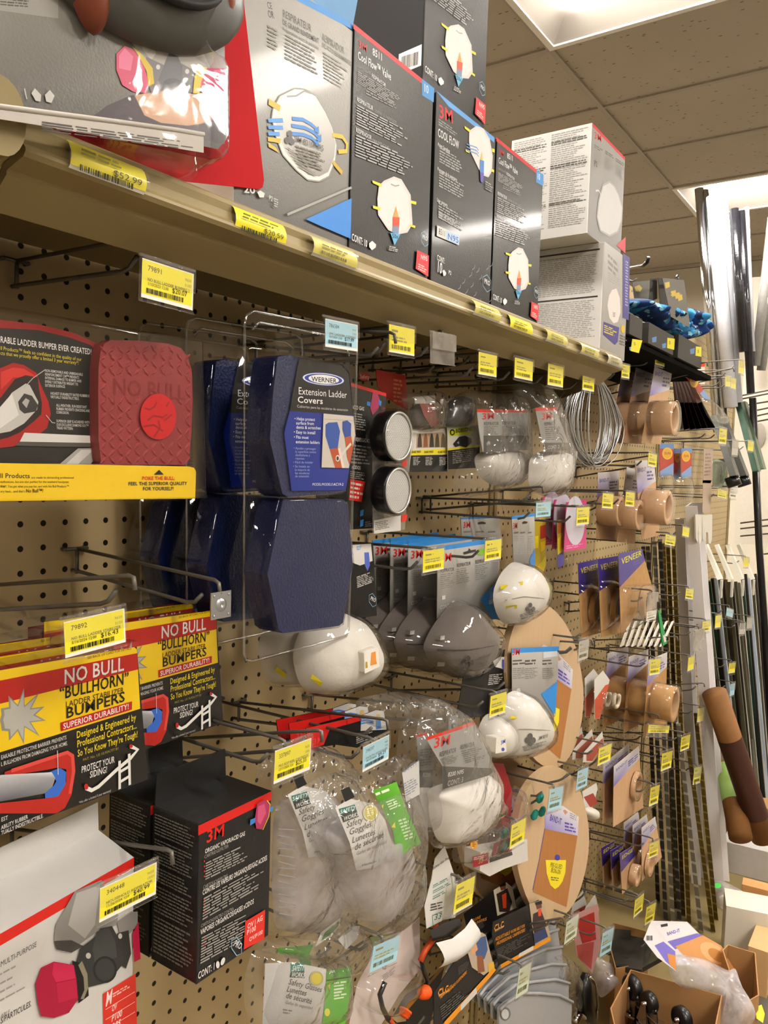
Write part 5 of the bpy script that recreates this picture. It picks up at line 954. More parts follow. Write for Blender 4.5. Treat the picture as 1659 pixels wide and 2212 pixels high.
bagmask(.185, Z10, (1328, 468, 1470, 462, 1572, 735, 1400, 755, 1360, 620), (1326, 450, 1468, 445, 1474, 466, 1330, 472), (1345, 800, 1420, 752, 1585, 760, 1592, 880, 1560, 990, 1430, 1040, 1345, 1000, 1335, 880), (1240, 300, 1340, 290, 1450, 310, 1590, 760, 1592, 930, 1540, 1070, 1380, 1040, 1280, 1000, 1275, 800, 1320, 600),
        'bagged white respirator with a narrow grey label, beside the wire coil', (('3M', 1370, 532, 1438, 526, 44, '#d3302a', 1), ('RESPIRATOR', 1388, 572, 1466, 568, 22, D_, 1), ('CONT: 2', 1410, 735, 1492, 728, 24, '#c9c7c3', 0)), (1388, 690, 1556, 690, 1572, 738, 1402, 756), ((1390, 582, 1490, 578, 1400, 680),))
bagmask(.255, Z12, (88, 610, 522, 470, 700, 880, 640, 930, 232, 1055, 230, 850, 150, 720), (85, 592, 515, 448, 528, 475, 92, 618), (225, 1060, 720, 950, 772, 1150, 730, 1290, 560, 1500, 300, 1562, 215, 1400, 188, 1200), (90, 600, 200, 300, 330, 280, 520, 440, 700, 880, 765, 1160, 800, 1310, 520, 1560, 260, 1610, 180, 1300, 165, 950),
        'large bagged white respirator hanging lowest, right of the safety goggles', (('3M', 146, 690, 290, 655, 86, '#d3302a', 1), ('RESPIRATOR', 198, 768, 350, 722, 40, D_, 1), ('RESPIRATEUR', 385, 700, 510, 668, 36, D_, 1), ('8200 N95', 275, 945, 415, 915, 36, '#d8d6d2', 1), ('CONT: 3', 270, 1030, 410, 990, 44, '#b5b3ae', 1)), (232, 850, 690, 870, 700, 890, 640, 935, 232, 1058), ((205, 785, 350, 740, 240, 850), (390, 715, 580, 670, 440, 830)))
bagmask(.225, Z12, (0, 590, 90, 575, 150, 850, 140, 1040, 20, 1040), (-10, 572, 90, 548, 92, 568, -10, 590), (10, 1060, 150, 1050, 170, 1200, 160, 1380, 60, 1400, 0, 1250), (-60, 600, 60, 440, 160, 560, 190, 900, 180, 1380, 60, 1480, -60, 1300),
        'bagged respirator behind the large one, only its left side showing', (('8200', 50, 945, 118, 945, 34, '#d8d6d2', 1),), (20, 890, 145, 880, 140, 1040, 20, 1040), ((30, 700, 140, 690, 30, 860),))
# ------------------------------------------------------------------ coil of wire
c0 = onX(1278, 905, .16); mb = MB(); M_galv = mat('galvanised_wire', '#cfd2d4', .28, metal=.85, var=.15)
F = Face(o=c0, n=(1, 0, 0)); cc = F.uv(1278, 910); ru = abs(F.uv(1342, 910)[0]-F.uv(1212, 910)[0])/2; rv = abs(F.uv(1278, 820)[1]-F.uv(1278, 1012)[1])/2
pts = []
for k in range(36):
    rnd = random.Random(k); s = .90+.12*rnd.random(); du = (rnd.random()-.5)*.018; dv = (rnd.random()-.5)*.004; dn = (rnd.random()-.5)*.03; sk = (rnd.random()-.5)*.5; fx = 1-.75*rnd.random()**1.6
    for i in range(32):
        q = 2*math.pi*(i/32)-math.pi/2; x = math.cos(q)*fx; y = math.sin(q); wd = (1-.25*max(0, y)) 
        pts.append(F.Q(cc[0]+du+ru*s*x*wd+sk*.02*y, cc[1]+rv*(s+.02)*y-rv*(s-1)*.9+dv, dn*(1-max(0, y)*.8)))
mb.tube(pts, .0012, M_galv, 5); o = mb.build('wire_coil'); o['label'] = 'coil of shiny galvanised wire hanging under the shelf end'; o['category'] = 'wire coil'

# red topped black mask cards hanging behind the goggle bags
F = Face(.19, Z8(700, 600)[0]); t = thing('red_topped_card', 'front black card with a slanted red top edge, behind the goggle bags', 'hanging card', F.P(*Z8(800, 700)[0]), 'red topped black cards')
sheet(F, Z8(545, 582, 905, 500, 1000, 462, 1050, 470, 1075, 600, 880, 710, 740, 690, 560, 720), '#1b1b1c', 'card', t); F.poly(Z8(545, 582, 902, 502, 905, 532, 700, 590, 660, 690, 560, 720), '#cf2a26'); F.poly(Z8(905, 500, 1000, 464, 1050, 470, 1072, 590, 900, 600), '#d4d3d0')
for k in range(3): F.stroke(Z8(900, 520+k*16, 940, 512+k*16, 985, 520+k*16), .0022, '#4a8ad0')
F.poly(Z8(1000, 530, 1030, 530, 1035, 585, 1000, 590), '#3f86cc'); F.poly(Z8(1005, 490, 1025, 490, 1030, 530, 1000, 530), '#d8b86a'); fn(F, Z8, 870, 640, 980, 600, 872, 690, 4, '#b9b7b3', words=3); tx(F, Z8, '3M', 585, 690, 650, 670, 36, '#e0564c', 1); F.mb.build('print', t)
p_ = F.P(*Z8(700, 560)[0]); 
for x, lb in ((590, 'middle black card with a slanted red top edge, behind the goggle bags'), (510, 'rear black card with a slanted red top edge, behind the goggle bags')):
    q_ = Z8(x, 545)[0]; dup(t, (onY(q_[0], q_[1], p_.y).x-p_.x, 0, 0), lb)
F = Face(.2, Z8(1200, 480)[0]); t = thing('clear_plastic_bag', 'crumpled empty clear bag tops behind the large respirator bag', 'plastic bag', F.P(*Z8(1200, 590)[0])); dome(F, Z8(930, 430, 1140, 365, 1400, 385, 1500, 460, 1470, 570, 1200, 600, 980, 560), .0, .04, M_bag, 'bag', t, wr=.02, wf=20, seed=31, rings=12, n=50)
# ------------------------------------------------------------------ safety goggle bags
RAW = lambda *a: [(a[i], a[i+1]) for i in range(0, len(a), 2)]
def goggles(off, outline, label, shift=(0, 0), seed=1, full=True):
    F = Face(off, (790, 1850)); t = thing('safety_goggle_bag', label, 'goggle bag', F.P(outline[len(outline)//2][0], 2030)); sx, sy = shift
    Z = lambda *p: [(x+sx, y+sy) for x, y in Z8(*p)]
    o = [c for p in outline for c in p]
    c_ = [(sum(p[0] for p in outline)/len(outline)), (sum(p[1] for p in outline)/len(outline))]
    lens = [(c_[0]+(x-c_[0])*.78+4, c_[1]+60+(y-c_[1]-60)*.72+18) for x, y in outline]
    dome(F, lens, .004, .03, M_bagm, 'goggles', t, wr=.01, wf=22, seed=seed+5)
    G = Face(o=F.Q(0, 0, .036), n=F.n)
    G.poly(Z(735, 1100, 830, 1040, 985, 1075, 1060, 1180, 1130, 1415, 990, 1490, 872, 1510, 830, 1330), None, ['#dddbd8', '#d2d0cc', '#c6c4c0', '#d9d7d3', '#9c9a95', '#a3a19c', '#aba9a4', '#e3e1de'])
    G.poly(Z(770, 985, 826, 962, 862, 1030, 800, 1062), '#2a2a2c'); G.poly(Z(756, 1108, 862, 1078, 872, 1112, 768, 1146), '#2c7d6f'); G.poly(Z(768, 1146, 872, 1112, 888, 1158, 786, 1196), '#26302e')
    tx(G, Z, 'SAFETY', 766, 1140, 866, 1108, 24, '#e4e8e4', 1); tx(G, Z, 'WORKS', 788, 1186, 884, 1152, 26, '#e4e8e4', 1)
    for s_, x, y, x1, y1 in (('Safety', 805, 1234, 912, 1194), ('Goggles', 822, 1280, 968, 1222), ('Lunettes', 841, 1332, 992, 1272), ('de sécurité', 858, 1378, 1046, 1290)): tx(G, Z, s_, x, y, x1, y1, 40, '#2b2a2a')
    tx(G, Z, 'Gafas de seguridad', 870, 1410, 1066, 1330, 22, '#85837f'); tx(G, Z, 'Made in', 905, 1482, 1000, 1452, 12, '#55534f')
    if full:
        p = Z(962, 1132)[0]; G.ell(*p, 17.5, 19.5, '#a9a24a', 24); G.ell(*p, 16, 18, '#dcd9c8', 24); G.ell(*p, 13, 15, '#cfc23a', 24); fn(G, Z, 935, 1105, 990, 1095, 940, 1160, 4, '#fff8c0', words=2)
        G.poly(Z(975, 985, 1130, 930, 1192, 1100, 1292, 1332, 1240, 1356, 1170, 1400, 1128, 1404, 1108, 1250, 1040, 1120), None, ['#5aa82a', '#6fc03a', '#62b52e', '#57a827', '#4f9c22', '#62b832', '#4a9420', '#55a628', '#3f8a1a'])
        fn(G, Z, 990, 1005, 1110, 960, 1005, 1035, 1, '#e4f2d8', words=2); fn(G, Z, 1060, 1060, 1150, 1025, 1090, 1120, 4, '#dff0d0', words=2); fn(G, Z, 1140, 1180, 1200, 1160, 1190, 1320, 7, '#dff0d0', words=1.6)
        G.poly(Z(1030, 1085, 1045, 1075, 1040, 1105), '#e2d63a'); G.poly(Z(1095, 1225, 1118, 1190, 1122, 1230), '#e2d63a')
        G.poly(Z(1165, 870, 1275, 790, 1280, 1010, 1190, 1060), '#c9c8c6'); fn(G, Z, 1175, 940, 1265, 890, 1190, 1030, 6, '#8b929c', words=3); tx(G, Z, 'SAFETY', 1175, 870, 1262, 815, 26, '#7d8698', 1)
    else:
        for k in range(14): G.stroke([(600, 1790+k*14), (636, 1792+k*14+4*(k % 3))], .0009, '#8f9196')
    G.mb.build('printed_label', t)
    dome(F, outline, .001, .048, M_bag, 'clear_bag', t, pw=3, wr=.016, wf=17, seed=seed, rings=16, n=60); return t
goggles(.235, [(642, 1731), (690, 1705), (735, 1680), (800, 1672), (850, 1660), (905, 1640), (906, 1720), (925, 1830), (930, 1890), (915, 1960), (880, 2010), (840, 2030), (790, 2018), (750, 1960), (718, 1890), (690, 1820), (660, 1775)], 'front safety goggle bag with a bright green label strip')
goggles(.205, [(588, 1665), (640, 1640), (700, 1620), (762, 1640), (772, 1760), (765, 1960), (742, 2030), (690, 2045), (620, 2040), (585, 2015), (580, 1850)], 'rear safety goggle bag, its label half covered by the front bag', (-103, -28), 7, False)
# safety glasses bag
F = Face(.23, (650, 2130)); t = thing('safety_glasses_bag', 'safety glasses bag with an upright green label at the bottom edge', 'glasses bag', F.P(660, 2215))
G = Face(o=F.Q(0, 0, .018), n=F.n); G.poly(Z9(40, 600, 230, 590, 480, 640, 455, 1060, 20, 1060), None, ['#b5b4b1', '#c9c7c4', '#d6d4d0', '#b9b7b3', '#a5a4a1'])
G.poly(Z9(222, 600, 318, 590, 322, 655, 222, 665), '#2c7d6f'); G.poly(Z9(222, 665, 322, 655, 322, 705, 215, 700), '#26302e'); tx(G, Z9, 'SAFETY', 230, 655, 316, 648, 34, '#e4e8e4', 1); tx(G, Z9, 'WORKS', 224, 697, 318, 700, 30, '#e4e8e4', 1)
tx(G, Z9, 'Safety Glasses', 204, 748, 440, 806, 34, '#2b2a2a'); tx(G, Z9, 'Lunettes', 190, 800, 330, 832, 34, '#2b2a2a'); tx(G, Z9, 'de sécurité', 184, 845, 368, 890, 34, '#2b2a2a'); tx(G, Z9, 'Gafas de seguridad', 180, 885, 375, 930, 18, '#77756f'); fn(G, Z9, 165, 925, 235, 935, 165, 965, 2, '#77756f', words=2)
G.poly(Z9(478, 652, 655, 624, 655, 692, 478, 722), '#4f9a24'); G.poly(Z9(478, 724, 655, 696, 655, 780, 640, 860, 605, 1060, 445, 1060, 462, 900), '#5cb02c'); G.stroke(Z9(478, 722, 655, 694), .0014, '#1e3a12'); fn(G, Z9, 530, 735, 630, 722, 530, 870, 6, '#e2f2d6', words=1.5); fn(G, Z9, 500, 650, 550, 645, 500, 680, 1, '#e2f2d6', words=1)
G.ell(*Z9(405, 706)[0], 15, 16, '#b5b06a', 22); G.ell(*Z9(405, 706)[0], 11, 12, '#d6c83a', 22); G.ell(*Z9(481, 948)[0], 6, 8.5, '#e6e03a', 16); G.poly(Z9(485, 760, 505, 740, 495, 790), '#e2d63a'); G.mb.build('printed_label', t)
dome(F, Z9(0, 600, 130, 520, 250, 540, 480, 590, 690, 560, 700, 760, 640, 1060, 0, 1060), .001, .03, M_bag, 'clear_bag', t, pw=3, wr=.012, wf=20, seed=3)
F = Face(.215, (690, 2010)); t = thing('green_header_bag', 'crumpled clear bag with green leaf printed corners above the safety glasses', 'goggle bag', F.P(700, 2050))
G = Face(o=F.Q(0, 0, .02), n=F.n); G.poly(Z9(130, 490, 260, 480, 390, 462, 360, 530, 375, 640, 300, 600, 250, 540, 140, 530), '#4c8c22'); G.poly(Z9(400, 480, 440, 380, 580, 275, 575, 330, 500, 410), '#c9c8c2'); G.poly(Z9(440, 440, 470, 375, 575, 295, 560, 340, 500, 400), '#4c7a2a'); G.poly(Z9(790, 410, 920, 400, 1000, 395, 860, 440, 810, 490), '#8a9a6a'); G.poly(Z9(560, 430, 650, 340, 720, 330, 700, 420, 620, 500), '#d2d0cc'); G.mb.build('printed_label', t)
dome(F, Z9(60, 470, 300, 420, 560, 270, 700, 300, 800, 470, 760, 640, 660, 700, 400, 560, 150, 560), .001, .03, M_bag, 'clear_bag', t, pw=3, wr=.014, wf=22, seed=12)
# corded ear plug pack
F = Face(.215, (850, 2100)); t = thing('ear_plug_pack', 'pale card with two orange ear plugs on a black and orange band', 'ear plug pack', F.P(830, 2200))
sheet(F, Z9(640, 1060, 700, 760, 800, 560, 1150, 270, 1155, 640, 1000, 830, 900, 1000, 860, 1060), '#d0c3bd', 'card', t); tx(F, Z9, 'QC', 880, 660, 945, 590, 60, '#6a6466'); fn(F, Z9, 880, 690, 975, 620, 890, 730, 4, '#8f868a', words=2); F.mb.build('print', t)
M_or = mat('orange_foam', '#e8601c', .6); H_ = .02
tube_px(F, Z9(1182, 205, 1180, 300, 1160, 390, 1100, 470, 1066, 545), H_, .0042, mat('orange_band', '#c4501f', .45), 'orange_band', t); tube_px(F, Z9(1192, 215, 1190, 310, 1168, 400, 1110, 480, 1074, 550, 1092, 620, 1118, 680, 1110, 740), H_, .0032, M_blk, 'black_band', t)
tube_px(F, Z9(808, 690, 770, 780, 790, 870, 830, 950, 890, 1000, 960, 990), H_, .0034, M_blk, 'black_band', t); tube_px(F, Z9(835, 950, 860, 990, 905, 1010), H_+.003, .0026, mat('orange_band'), 'orange_band', t)
for (x, y), e in (((1075, 760), (-60, 20)), ((935, 900), (-30, 70))):
    a = F.P(*Z9(x-e[0]*.4, y-e[1]*.4)[0], H_+.004); b = F.P(*Z9(x+e[0]*.5, y+e[1]*.5)[0], H_+.004); mb = MB()
    mb.tube([a+(b-a)*k for k in (0, .08, .3, .32, .55, .57, .8, .95)], [.004, .0085, .0092, .0075, .0085, .007, .0075, .004], M_or, 12); mb.build('ear_plug', t)
dome(F, Z9(720, 780, 880, 660, 1060, 640, 1150, 600, 1150, 780, 1000, 880, 960, 980, 860, 980, 760, 900), .002, .034, M_blist, 'clear_blister', t, pw=4)
# white fold-out card with a green number
F = Face(.24, (950, 1960)); t = thing('ear_muff_card', 'curled white card marked 33 with green print, right of the goggle bags', 'hanging card', F.P(940, 2010))
sheet(F, Z9(1185, 190, 1235, 0, 1260, -150, 1330, -240, 1390, -60, 1445, 100, 1405, 272, 1320, 290, 1200, 352), '#d6d4d0', 'card', t)
for y in (0, 40, 80): fn(F, Z9, 1245, 40+y, 1375, -30+y, 1240, 70+y, 2, '#5d8f86', words=2)
fn(F, Z9, 1228, 175, 1340, 150, 1222, 235, 3, '#55534f', words=3); tx(F, Z9, '33', 1248, 292, 1300, 278, 38, '#2c6d64'); F.stroke(Z9(1238, 258, 1306, 228, 1312, 302, 1244, 330, 1238, 258), .0009, '#2c6d64'); tx(F, Z9, 'Safety Ear Plugs', 1240, -70, 1370, -160, 18, '#3c3b3a'); F.mb.build('print', t)
mb = MB(); b_ = [F.P(*p, .006) for p in Z9(1200, 352, 1320, 290, 1408, 270, 1430, 320, 1330, 400, 1212, 430)]; mb.poly(b_, M_blk); mb.build('black_band', t)
mb = MB(); lo = Z9(1224, 612, 1360, 560, 1420, 520, 1500, 430); hi = Z9(1212, 430, 1330, 400, 1420, 330, 1470, 260)
mb.grid(lambda u, v: F.P(hi[round(u*3)][0]*(1-v)+lo[round(u*3)][0]*v, hi[round(u*3)][1]*(1-v)+lo[round(u*3)][1]*v, .012+.012*math.sin(v*3.1)), 3, 6, ink('#d9d7d3')); mb.build('folded_flap', t)
# red and teal ear plug pack behind
F = Face(.19, (1050, 1830)); t = thing('ear_plug_pack', 'open fronted pack of teal ear plugs with a dark red label', 'ear plug pack', F.P(1050, 1880))
sheet(F, Z12(690, 820, 780, 830, 860, 1080, 830, 1480, 780, 1470, 740, 1150), '#9a1c28', 'card', t)
mb = MB(); q = [F.P(*p, .03) for p in Z12(420, 1570, 700, 1520, 740, 1480, 850, 1460, 858, 1650, 640, 1720, 505, 1785, 415, 1735)]; mb.prism(q, F.n*-.028, mat('white_tray', '#d0cdc8', .4)); mb.build('tray', t)
G = Face(o=F.Q(0, 0, .0305), n=F.n); G.poly(Z12(500, 1660, 645, 1625, 640, 1720, 505, 1760), '#a02030'); tx(G, Z12, '32', 550, 1725, 590, 1712, 36, '#e8b83a', 1); fn(G, Z12, 510, 1670, 640, 1638, 508, 1700, 2, '#e8c8c8', words=3); G.poly(Z12(690, 1540, 840, 1490, 850, 1610, 670, 1660), '#8f2432'); G.poly(Z12(655, 1668, 852, 1615, 858, 1645, 650, 1715), '#4c4a48'); G.ell(*Z12(512, 1555)[0], 8, 10, '#e8a82a', 16); fn(G, Z12, 495, 1535, 530, 1530, 495, 1580, 3, '#8a5a10', words=1); G.mb.build('print', t)
M_teal = mat('teal_foam', '#1f8f83', .5)
for k, (x, y) in enumerate(((600, 1440), (700, 1400), (740, 1390), (590, 1560), (660, 1530), (930, 1130), (950, 1250), (880, 1280))):
    mb = MB(); c = F.P(*Z12(x, y)[0], .034); mb.tube([c, c+F.a*.004+V((0, 0, .003)), c+F.a*.013+V((0, 0, .008)), c+F.a*.017+V((0, 0, .010))], [.003, .0062, .0055, .003], M_teal, 9); mb.build('ear_plug', t)
dome(F, Z12(420, 1560, 520, 1400, 780, 1330, 840, 1300, 960, 1040, 990, 1200, 980, 1300, 850, 1470, 640, 1720, 430, 1740), .004, .044, M_bag, 'clear_bag', t, pw=3, wr=.008, wf=24, seed=9)
# ------------------------------------------------------------------ black tool holder cards
def clc(off, q, logo, man, strip, label, lines=True, curl=0):
    Z = Z13; F = Face(off, Z(*q[4:6])[0]); t = thing('tool_holder_card', label, 'hanging card', F.P(*Z(*q[-4:-2])[0]), 'black tool holder cards')
    sheet(F, Z(*q), '#171717', 'card', t)
    if logo:
        x, y, s = logo; F.stroke(Z(x+16*s, y-28*s, x+6*s, y-24*s, x, y-10*s, x+4*s, y+2*s, x+18*s, y-6*s), .0022*s, '#e0962a'); F.stroke(Z(x+20*s, y-34*s, x+21*s, y-8*s, x+30*s, y-14*s), .0022*s, '#e0962a'); F.stroke(Z(x+46*s, y-42*s, x+38*s, y-40*s, x+32*s, y-26*s, x+36*s, y-14*s, x+48*s, y-22*s), .0022*s, '#e0962a')
        tx(F, Z, 'CUSTOM', x, y+12*s, x+46*s, y-14*s, 8*s, '#c9c7c3')
    for s_, x, y, x1, y1, h in man[1]: tx(F, Z, s_, x, y, x1, y1, h, '#dc9426', 1)
    for f in man[0]: fn(F, Z, *f, 6, '#5d5b57', words=4)
    for pq, c in man[2]: F.poly(Z(*pq), c)
    if strip: F.poly(Z(*strip), '#e59a22')
    for pq, c in (man[3] if len(man) > 3 else ()): F.poly(Z(*pq), c)
    F.mb.build('print', t); return t, F
man1 = [((450, 240, 500, 222, 525, 240, 556, 405, 480, 450, 462, 330), '#b9a68a'), ((470, 290, 510, 270, 535, 340, 520, 400, 480, 410, 466, 340), '#3d2e30'), ((482, 240, 512, 230, 514, 258, 488, 268), '#6e4630'), ((478, 232, 512, 222, 516, 238, 482, 246), '#15151a'), ((494, 268, 512, 262, 510, 300, 496, 302), '#d8552a'), ((470, 390, 530, 360, 545, 405, 480, 440), '#3b4a72')]
clc(.17, (122, 290, 335, 126, 365, 150, 392, 260, 380, 330, 150, 420), None, [((150, 350, 240, 305, 150, 400),), (('DELUXE', 150, 338, 205, 312, 14), ('FRAMERS', 145, 358, 235, 322, 14)), [((270, 170, 335, 130, 365, 155, 388, 260, 290, 300), '#cfc3ae'), ((285, 190, 340, 160, 365, 230, 350, 280, 300, 280), '#3a2c2c'), ((302, 150, 330, 138, 332, 165, 308, 172), '#6e4630'), ((300, 142, 330, 130, 334, 145, 302, 156), '#121216'), ((312, 195, 335, 182, 335, 260, 318, 262), '#d8552a')]], None, 'black card with a workman picture, rear one above the knee pads')
clc(.215, (268, 332, 500, 220, 522, 238, 558, 408, 300, 560, 264, 395), (276, 372, 1), [((285, 470, 455, 385, 290, 520),), (('ADJUSTABLE', 278, 428, 352, 392, 16), ('WORK BELT FOR', 356, 390, 428, 356, 14), ('PROFESSIONAL CARPENTERS', 284, 450, 428, 378, 15)), man1, [((398, 490, 470, 450, 470, 470, 396, 510), '#d6d2ca')]], (300, 548, 556, 405, 558, 424, 302, 568), 'black card with an orange logo and workman picture, upper one in front')
clc(.24, (-30, 690, 120, 460, 208, 378, 232, 392, 282, 570, 250, 610, 12, 850, -30, 850), (-8, 700, 1.1), [((0, 760, 150, 640, 10, 830), (90, 560, 150, 520, 92, 600)), (('HEAVY DUTY', 0, 722, 60, 660, 16), ('FRAMERS SUSPENDERS', 40, 690, 134, 590, 16)), [((130, 455, 208, 382, 230, 395, 272, 560, 220, 600, 160, 560), '#b9a894'), ((172, 420, 230, 400, 240, 470, 222, 520, 180, 500), '#47608f'), ((150, 450, 180, 430, 190, 470, 160, 500), '#d8a27a'), ((185, 500, 215, 500, 225, 580, 190, 590), '#8f5a40'), ((240, 540, 270, 530, 275, 572, 245, 590), '#d8b040')], [((102, 750, 180, 660, 186, 690, 104, 778), '#cfcbc2')]], (20, 850, 20, 835, 270, 560, 282, 572, 250, 612, 38, 850), 'black card with a man in blue on it, lowest of the three')
F = Face(.20, (900, 2180)); t = thing('tool_holder_card', 'black packaging with an orange edge in the dark below the ear plugs', 'hanging card', F.P(900, 2212)); sheet(F, Z9(960, 980, 1050, 830, 1190, 740, 1330, 620, 1220, 1050, 950, 1060), '#131312', 'card', t); F.poly(Z9(1050, 900, 1190, 760, 1350, 570, 1350, 600, 1180, 800, 1060, 940), '#b57c22'); F.poly(Z9(900, 1010, 1050, 930, 1052, 1060, 900, 1060), '#a9936a'); F.mb.build('print', t)
# ------------------------------------------------------------------ grey moulded caps fanned on a hook
M_gp = mat('grey_moulded_plastic', '#a3a5a8', .4, coat=.15, var=.04)
F = Face(.23, (1150, 2150))
gp = thing('grey_plastic_cap', 'front grey plastic cap with a round hole in the fanned stack at the bottom edge', 'plastic cap', F.P(*Z13(330, 797)[0]), 'grey plastic caps')
mb = MB(); oc = Z13(300, 770, 330, 740, 410, 690, 500, 690, 600, 700, 668, 735, 665, 850, 640, 880, 360, 880, 300, 850); n_ = len(oc)
mb.prism([F.P(*p) for p in oc][::-1], F.n*-.004, M_gp); mb.tube([F.P(*p, .002) for p in Z13(300, 770, 330, 740, 410, 690, 500, 690, 600, 700, 668, 735)], .003, M_gp, 8); mb.build('cap_plate', gp, bevel=.0015)
G = Face(o=F.Q(0, 0, .001), n=F.n); G.ell(*Z13(332, 795)[0], 11, 14, '#6f7174', 20); G.ell(*Z13(330, 797)[0], 8, 11, '#c4c5c7', 20); G.mb.build('round_hole', gp)
for k in range(1, 9):
    r_ = dup(gp, (-.013*k, .002*k, .004*k), ['second', 'third', 'fourth', 'fifth', 'sixth', 'seventh', 'eighth', 'rearmost'][k-1]+' grey plastic cap from the front of the fanned stack'); r_.rotation_euler = (.072*k, 0, 0)
# ------------------------------------------------------------------ wooden ovals
M_wood = mat('pale_maple', '#c8ad8b', .5, var=.07, vscale=18); M_wood2 = mat('oak_veneer', '#b07a45', .5, var=.14, vscale=40)
def wood_grain(m, sc=(6, 40, 3)):
    nt = m.node_tree; N = nt.nodes; nz = [n for n in N if n.type == 'TEX_NOISE'][0]; mp = N.new('ShaderNodeMapping'); mp.inputs['Scale'].default_value = sc
    nt.links.new(N['Texture Coordinate'].outputs['Object'], mp.inputs[0]); nt.links.new(mp.outputs[0], nz.inputs['Vector']); nz.inputs['Scale'].default_value = 6
wood_grain(M_wood, (8, 22, 2)); wood_grain(M_wood2, (8, 30, 2))
F = Face(.205, (1190, 1820)); t = thing('wooden_oval', 'lower pale wooden oval with a yellow tag and a lilac header', 'wooden oval', F.P(1195, 1986), 'wooden ovals')
ov = smooth_px([(1205, 1657), (1248, 1695), (1272, 1790), (1265, 1880), (1238, 1955), (1197, 1988), (1152, 1965), (1122, 1890), (1113, 1810), (1131, 1722), (1165, 1672)], 44)
mb = MB(); mb.prism([F.P(*p) for p in ov][::-1], F.n*-.012, M_wood); mb.build('board', t, bevel=.0025)
F.poly(Z12(1148, 1300, 1200, 1200, 1310, 1206, 1452, 1305, 1442, 1472, 1150, 1412), None, ['#a9a2d8', '#d6d3e4', '#e2e0e6', '#e4e2e6', '#c9c4e0', '#8d84cc']); F.poly(Z12(1150, 1412, 1440, 1474, 1342, 2112, 1040, 1978), M_wood2); F.stroke(Z12(1148, 1405, 1095, 1700, 1038, 1960), .0026, '#4a3fa0'); tx(F, Z12, 'BAND-IT', 1188, 1335, 1290, 1375, 50, '#4a3fa0', 1); fn(F, Z12, 1325, 1350, 1425, 1375, 1325, 1440, 3, '#5a4fb0', words=2); F.poly(Z12(1310, 1245, 1330, 1240, 1352, 1262, 1330, 1285), '#c99a80'); fn(F, Z12, 1370, 1265, 1440, 1300, 1370, 1320, 3, '#9a98a8', words=2)
F.poly(Z12(1152, 1690, 1336, 1690, 1330, 1800, 1305, 1880, 1270, 1930, 1236, 1952, 1195, 1915, 1162, 1810), '#f0e02a'); F.ell(*Z12(1258, 1668)[0], 5.5, 6.5, '#4a3fa0', 16); tx(F, Z12, 'PRE-GLUED', 1190, 1752, 1296, 1772, 36, '#3f3a1a', 0); tx(F, Z12, 'IRON-ON', 1196, 1800, 1280, 1820, 36, '#3f3a1a', 0); fn(F, Z12, 1200, 1840, 1270, 1850, 1200, 1880, 2, '#77702a', words=2); F.mb.build('label', t)
p = F.P(1205, 1657); tgt = onX(1190, 1312, .19); dup(t, tgt-p, 'upper pale wooden oval, half behind the grey and blue mask card')
dup(t, V((-.10, -.015, .0)), 'wooden oval in shadow behind the lower one, only its left rim showing')
# ------------------------------------------------------------------ veneer tape packs
Z15 = zc(1180, 1180, 3.463); Z16 = zc(1180, 1560, 3.463); Z17 = zc(1280, 380, 4.377)
M_tape = mat('peach_wood_tape', '#caa682', .5, var=.1, vscale=50); M_tape2 = mat('tan_wood_tape', '#b8905f', .5, var=.18, vscale=60)
def roll(F, cx, cy, rpx, L, m, par, bub=True, inner=.70):
    c = F.PL(cx, cy, L); r = abs((F.PL(cx, cy-rpx, L)-c).dot(F.b)); b0 = c-F.n*(L-.002); n = 36
    prof = [(1, 0), (1, 1), (.985, 1.01), (inner+.015, 1.01), (inner, 1), (inner, 0)]
    mb = MB(); mb.grid(lambda u, v: b0+(F.a*math.cos(6.28318*u)+F.b*math.sin(6.28318*u))*r*prof[round(v*5)][0]+F.n*(L-.002)*prof[round(v*5)][1], n, 5, m, cu=True)
    o = mb.build('tape_roll', par)
    if bub:
        pr = [(1.10, 0), (1.07, .6), (1.05, 1.05), (.9, 1.08), (0, 1.09)]; mb = MB()
        mb.grid(lambda u, v: b0+(F.a*math.cos(6.28318*u)+F.b*math.sin(6.28318*u))*r*pr[round(v*4)][0]+F.n*L*pr[round(v*4)][1], n, 4, M_bub, cu=True); mb.build('clear_bubble', par)
    return o
def veneer(off, q, end, label, L=.058, Z=Z14, m=None, hd=.34, hc=('#d9d6d4', '#7a70b8'), group='veneer tape packs', title=None, tcol='#4a4494'):
    m = m or M_tape; px = Z(*q); F = Face(off, px[2]); t = thing('veneer_tape_pack', label, 'veneer tape pack', F.P(*px[3]), group)
    sheet(F, px, m, 'card', t); tl, tr, br, bl = px; K = lambda a, b, k: (a[0]+(b[0]-a[0])*k, a[1]+(b[1]-a[1])*k)
    F.poly([K(tl, bl, hd+.08), K(tr, br, hd-.06), tr, tl], None, [hc[1], hc[0], hc[0], hc[0]])
    a, b = K(tl, bl, hd*.45), K(tr, br, hd*.40)
    if title: F.text(title, *K(a, b, .1), *K(a, b, .92), abs(tl[1]-bl[1])*hd*.22, tcol, 1)
    else: F.text('BAND-IT', *K(a, b, .08), *K(a, b, .52), abs(tl[1]-bl[1])*hd*.16, tcol, 1); 
    F.fine(*K(a, b, .56), *K(a, b, .95), *K(K(tl, bl, hd*.85), K(tr, br, hd*.8), .56), 3, '#5a5694', words=2)
    F.mb.build('print', t)
    if end: 
        e = Z(end[0], end[1])[0]; roll(F, e[0], e[1], end[2]/(Z(0, 1)[0][1]-Z(0, 0)[0][1])**-1, L, m, t)
    return t, F
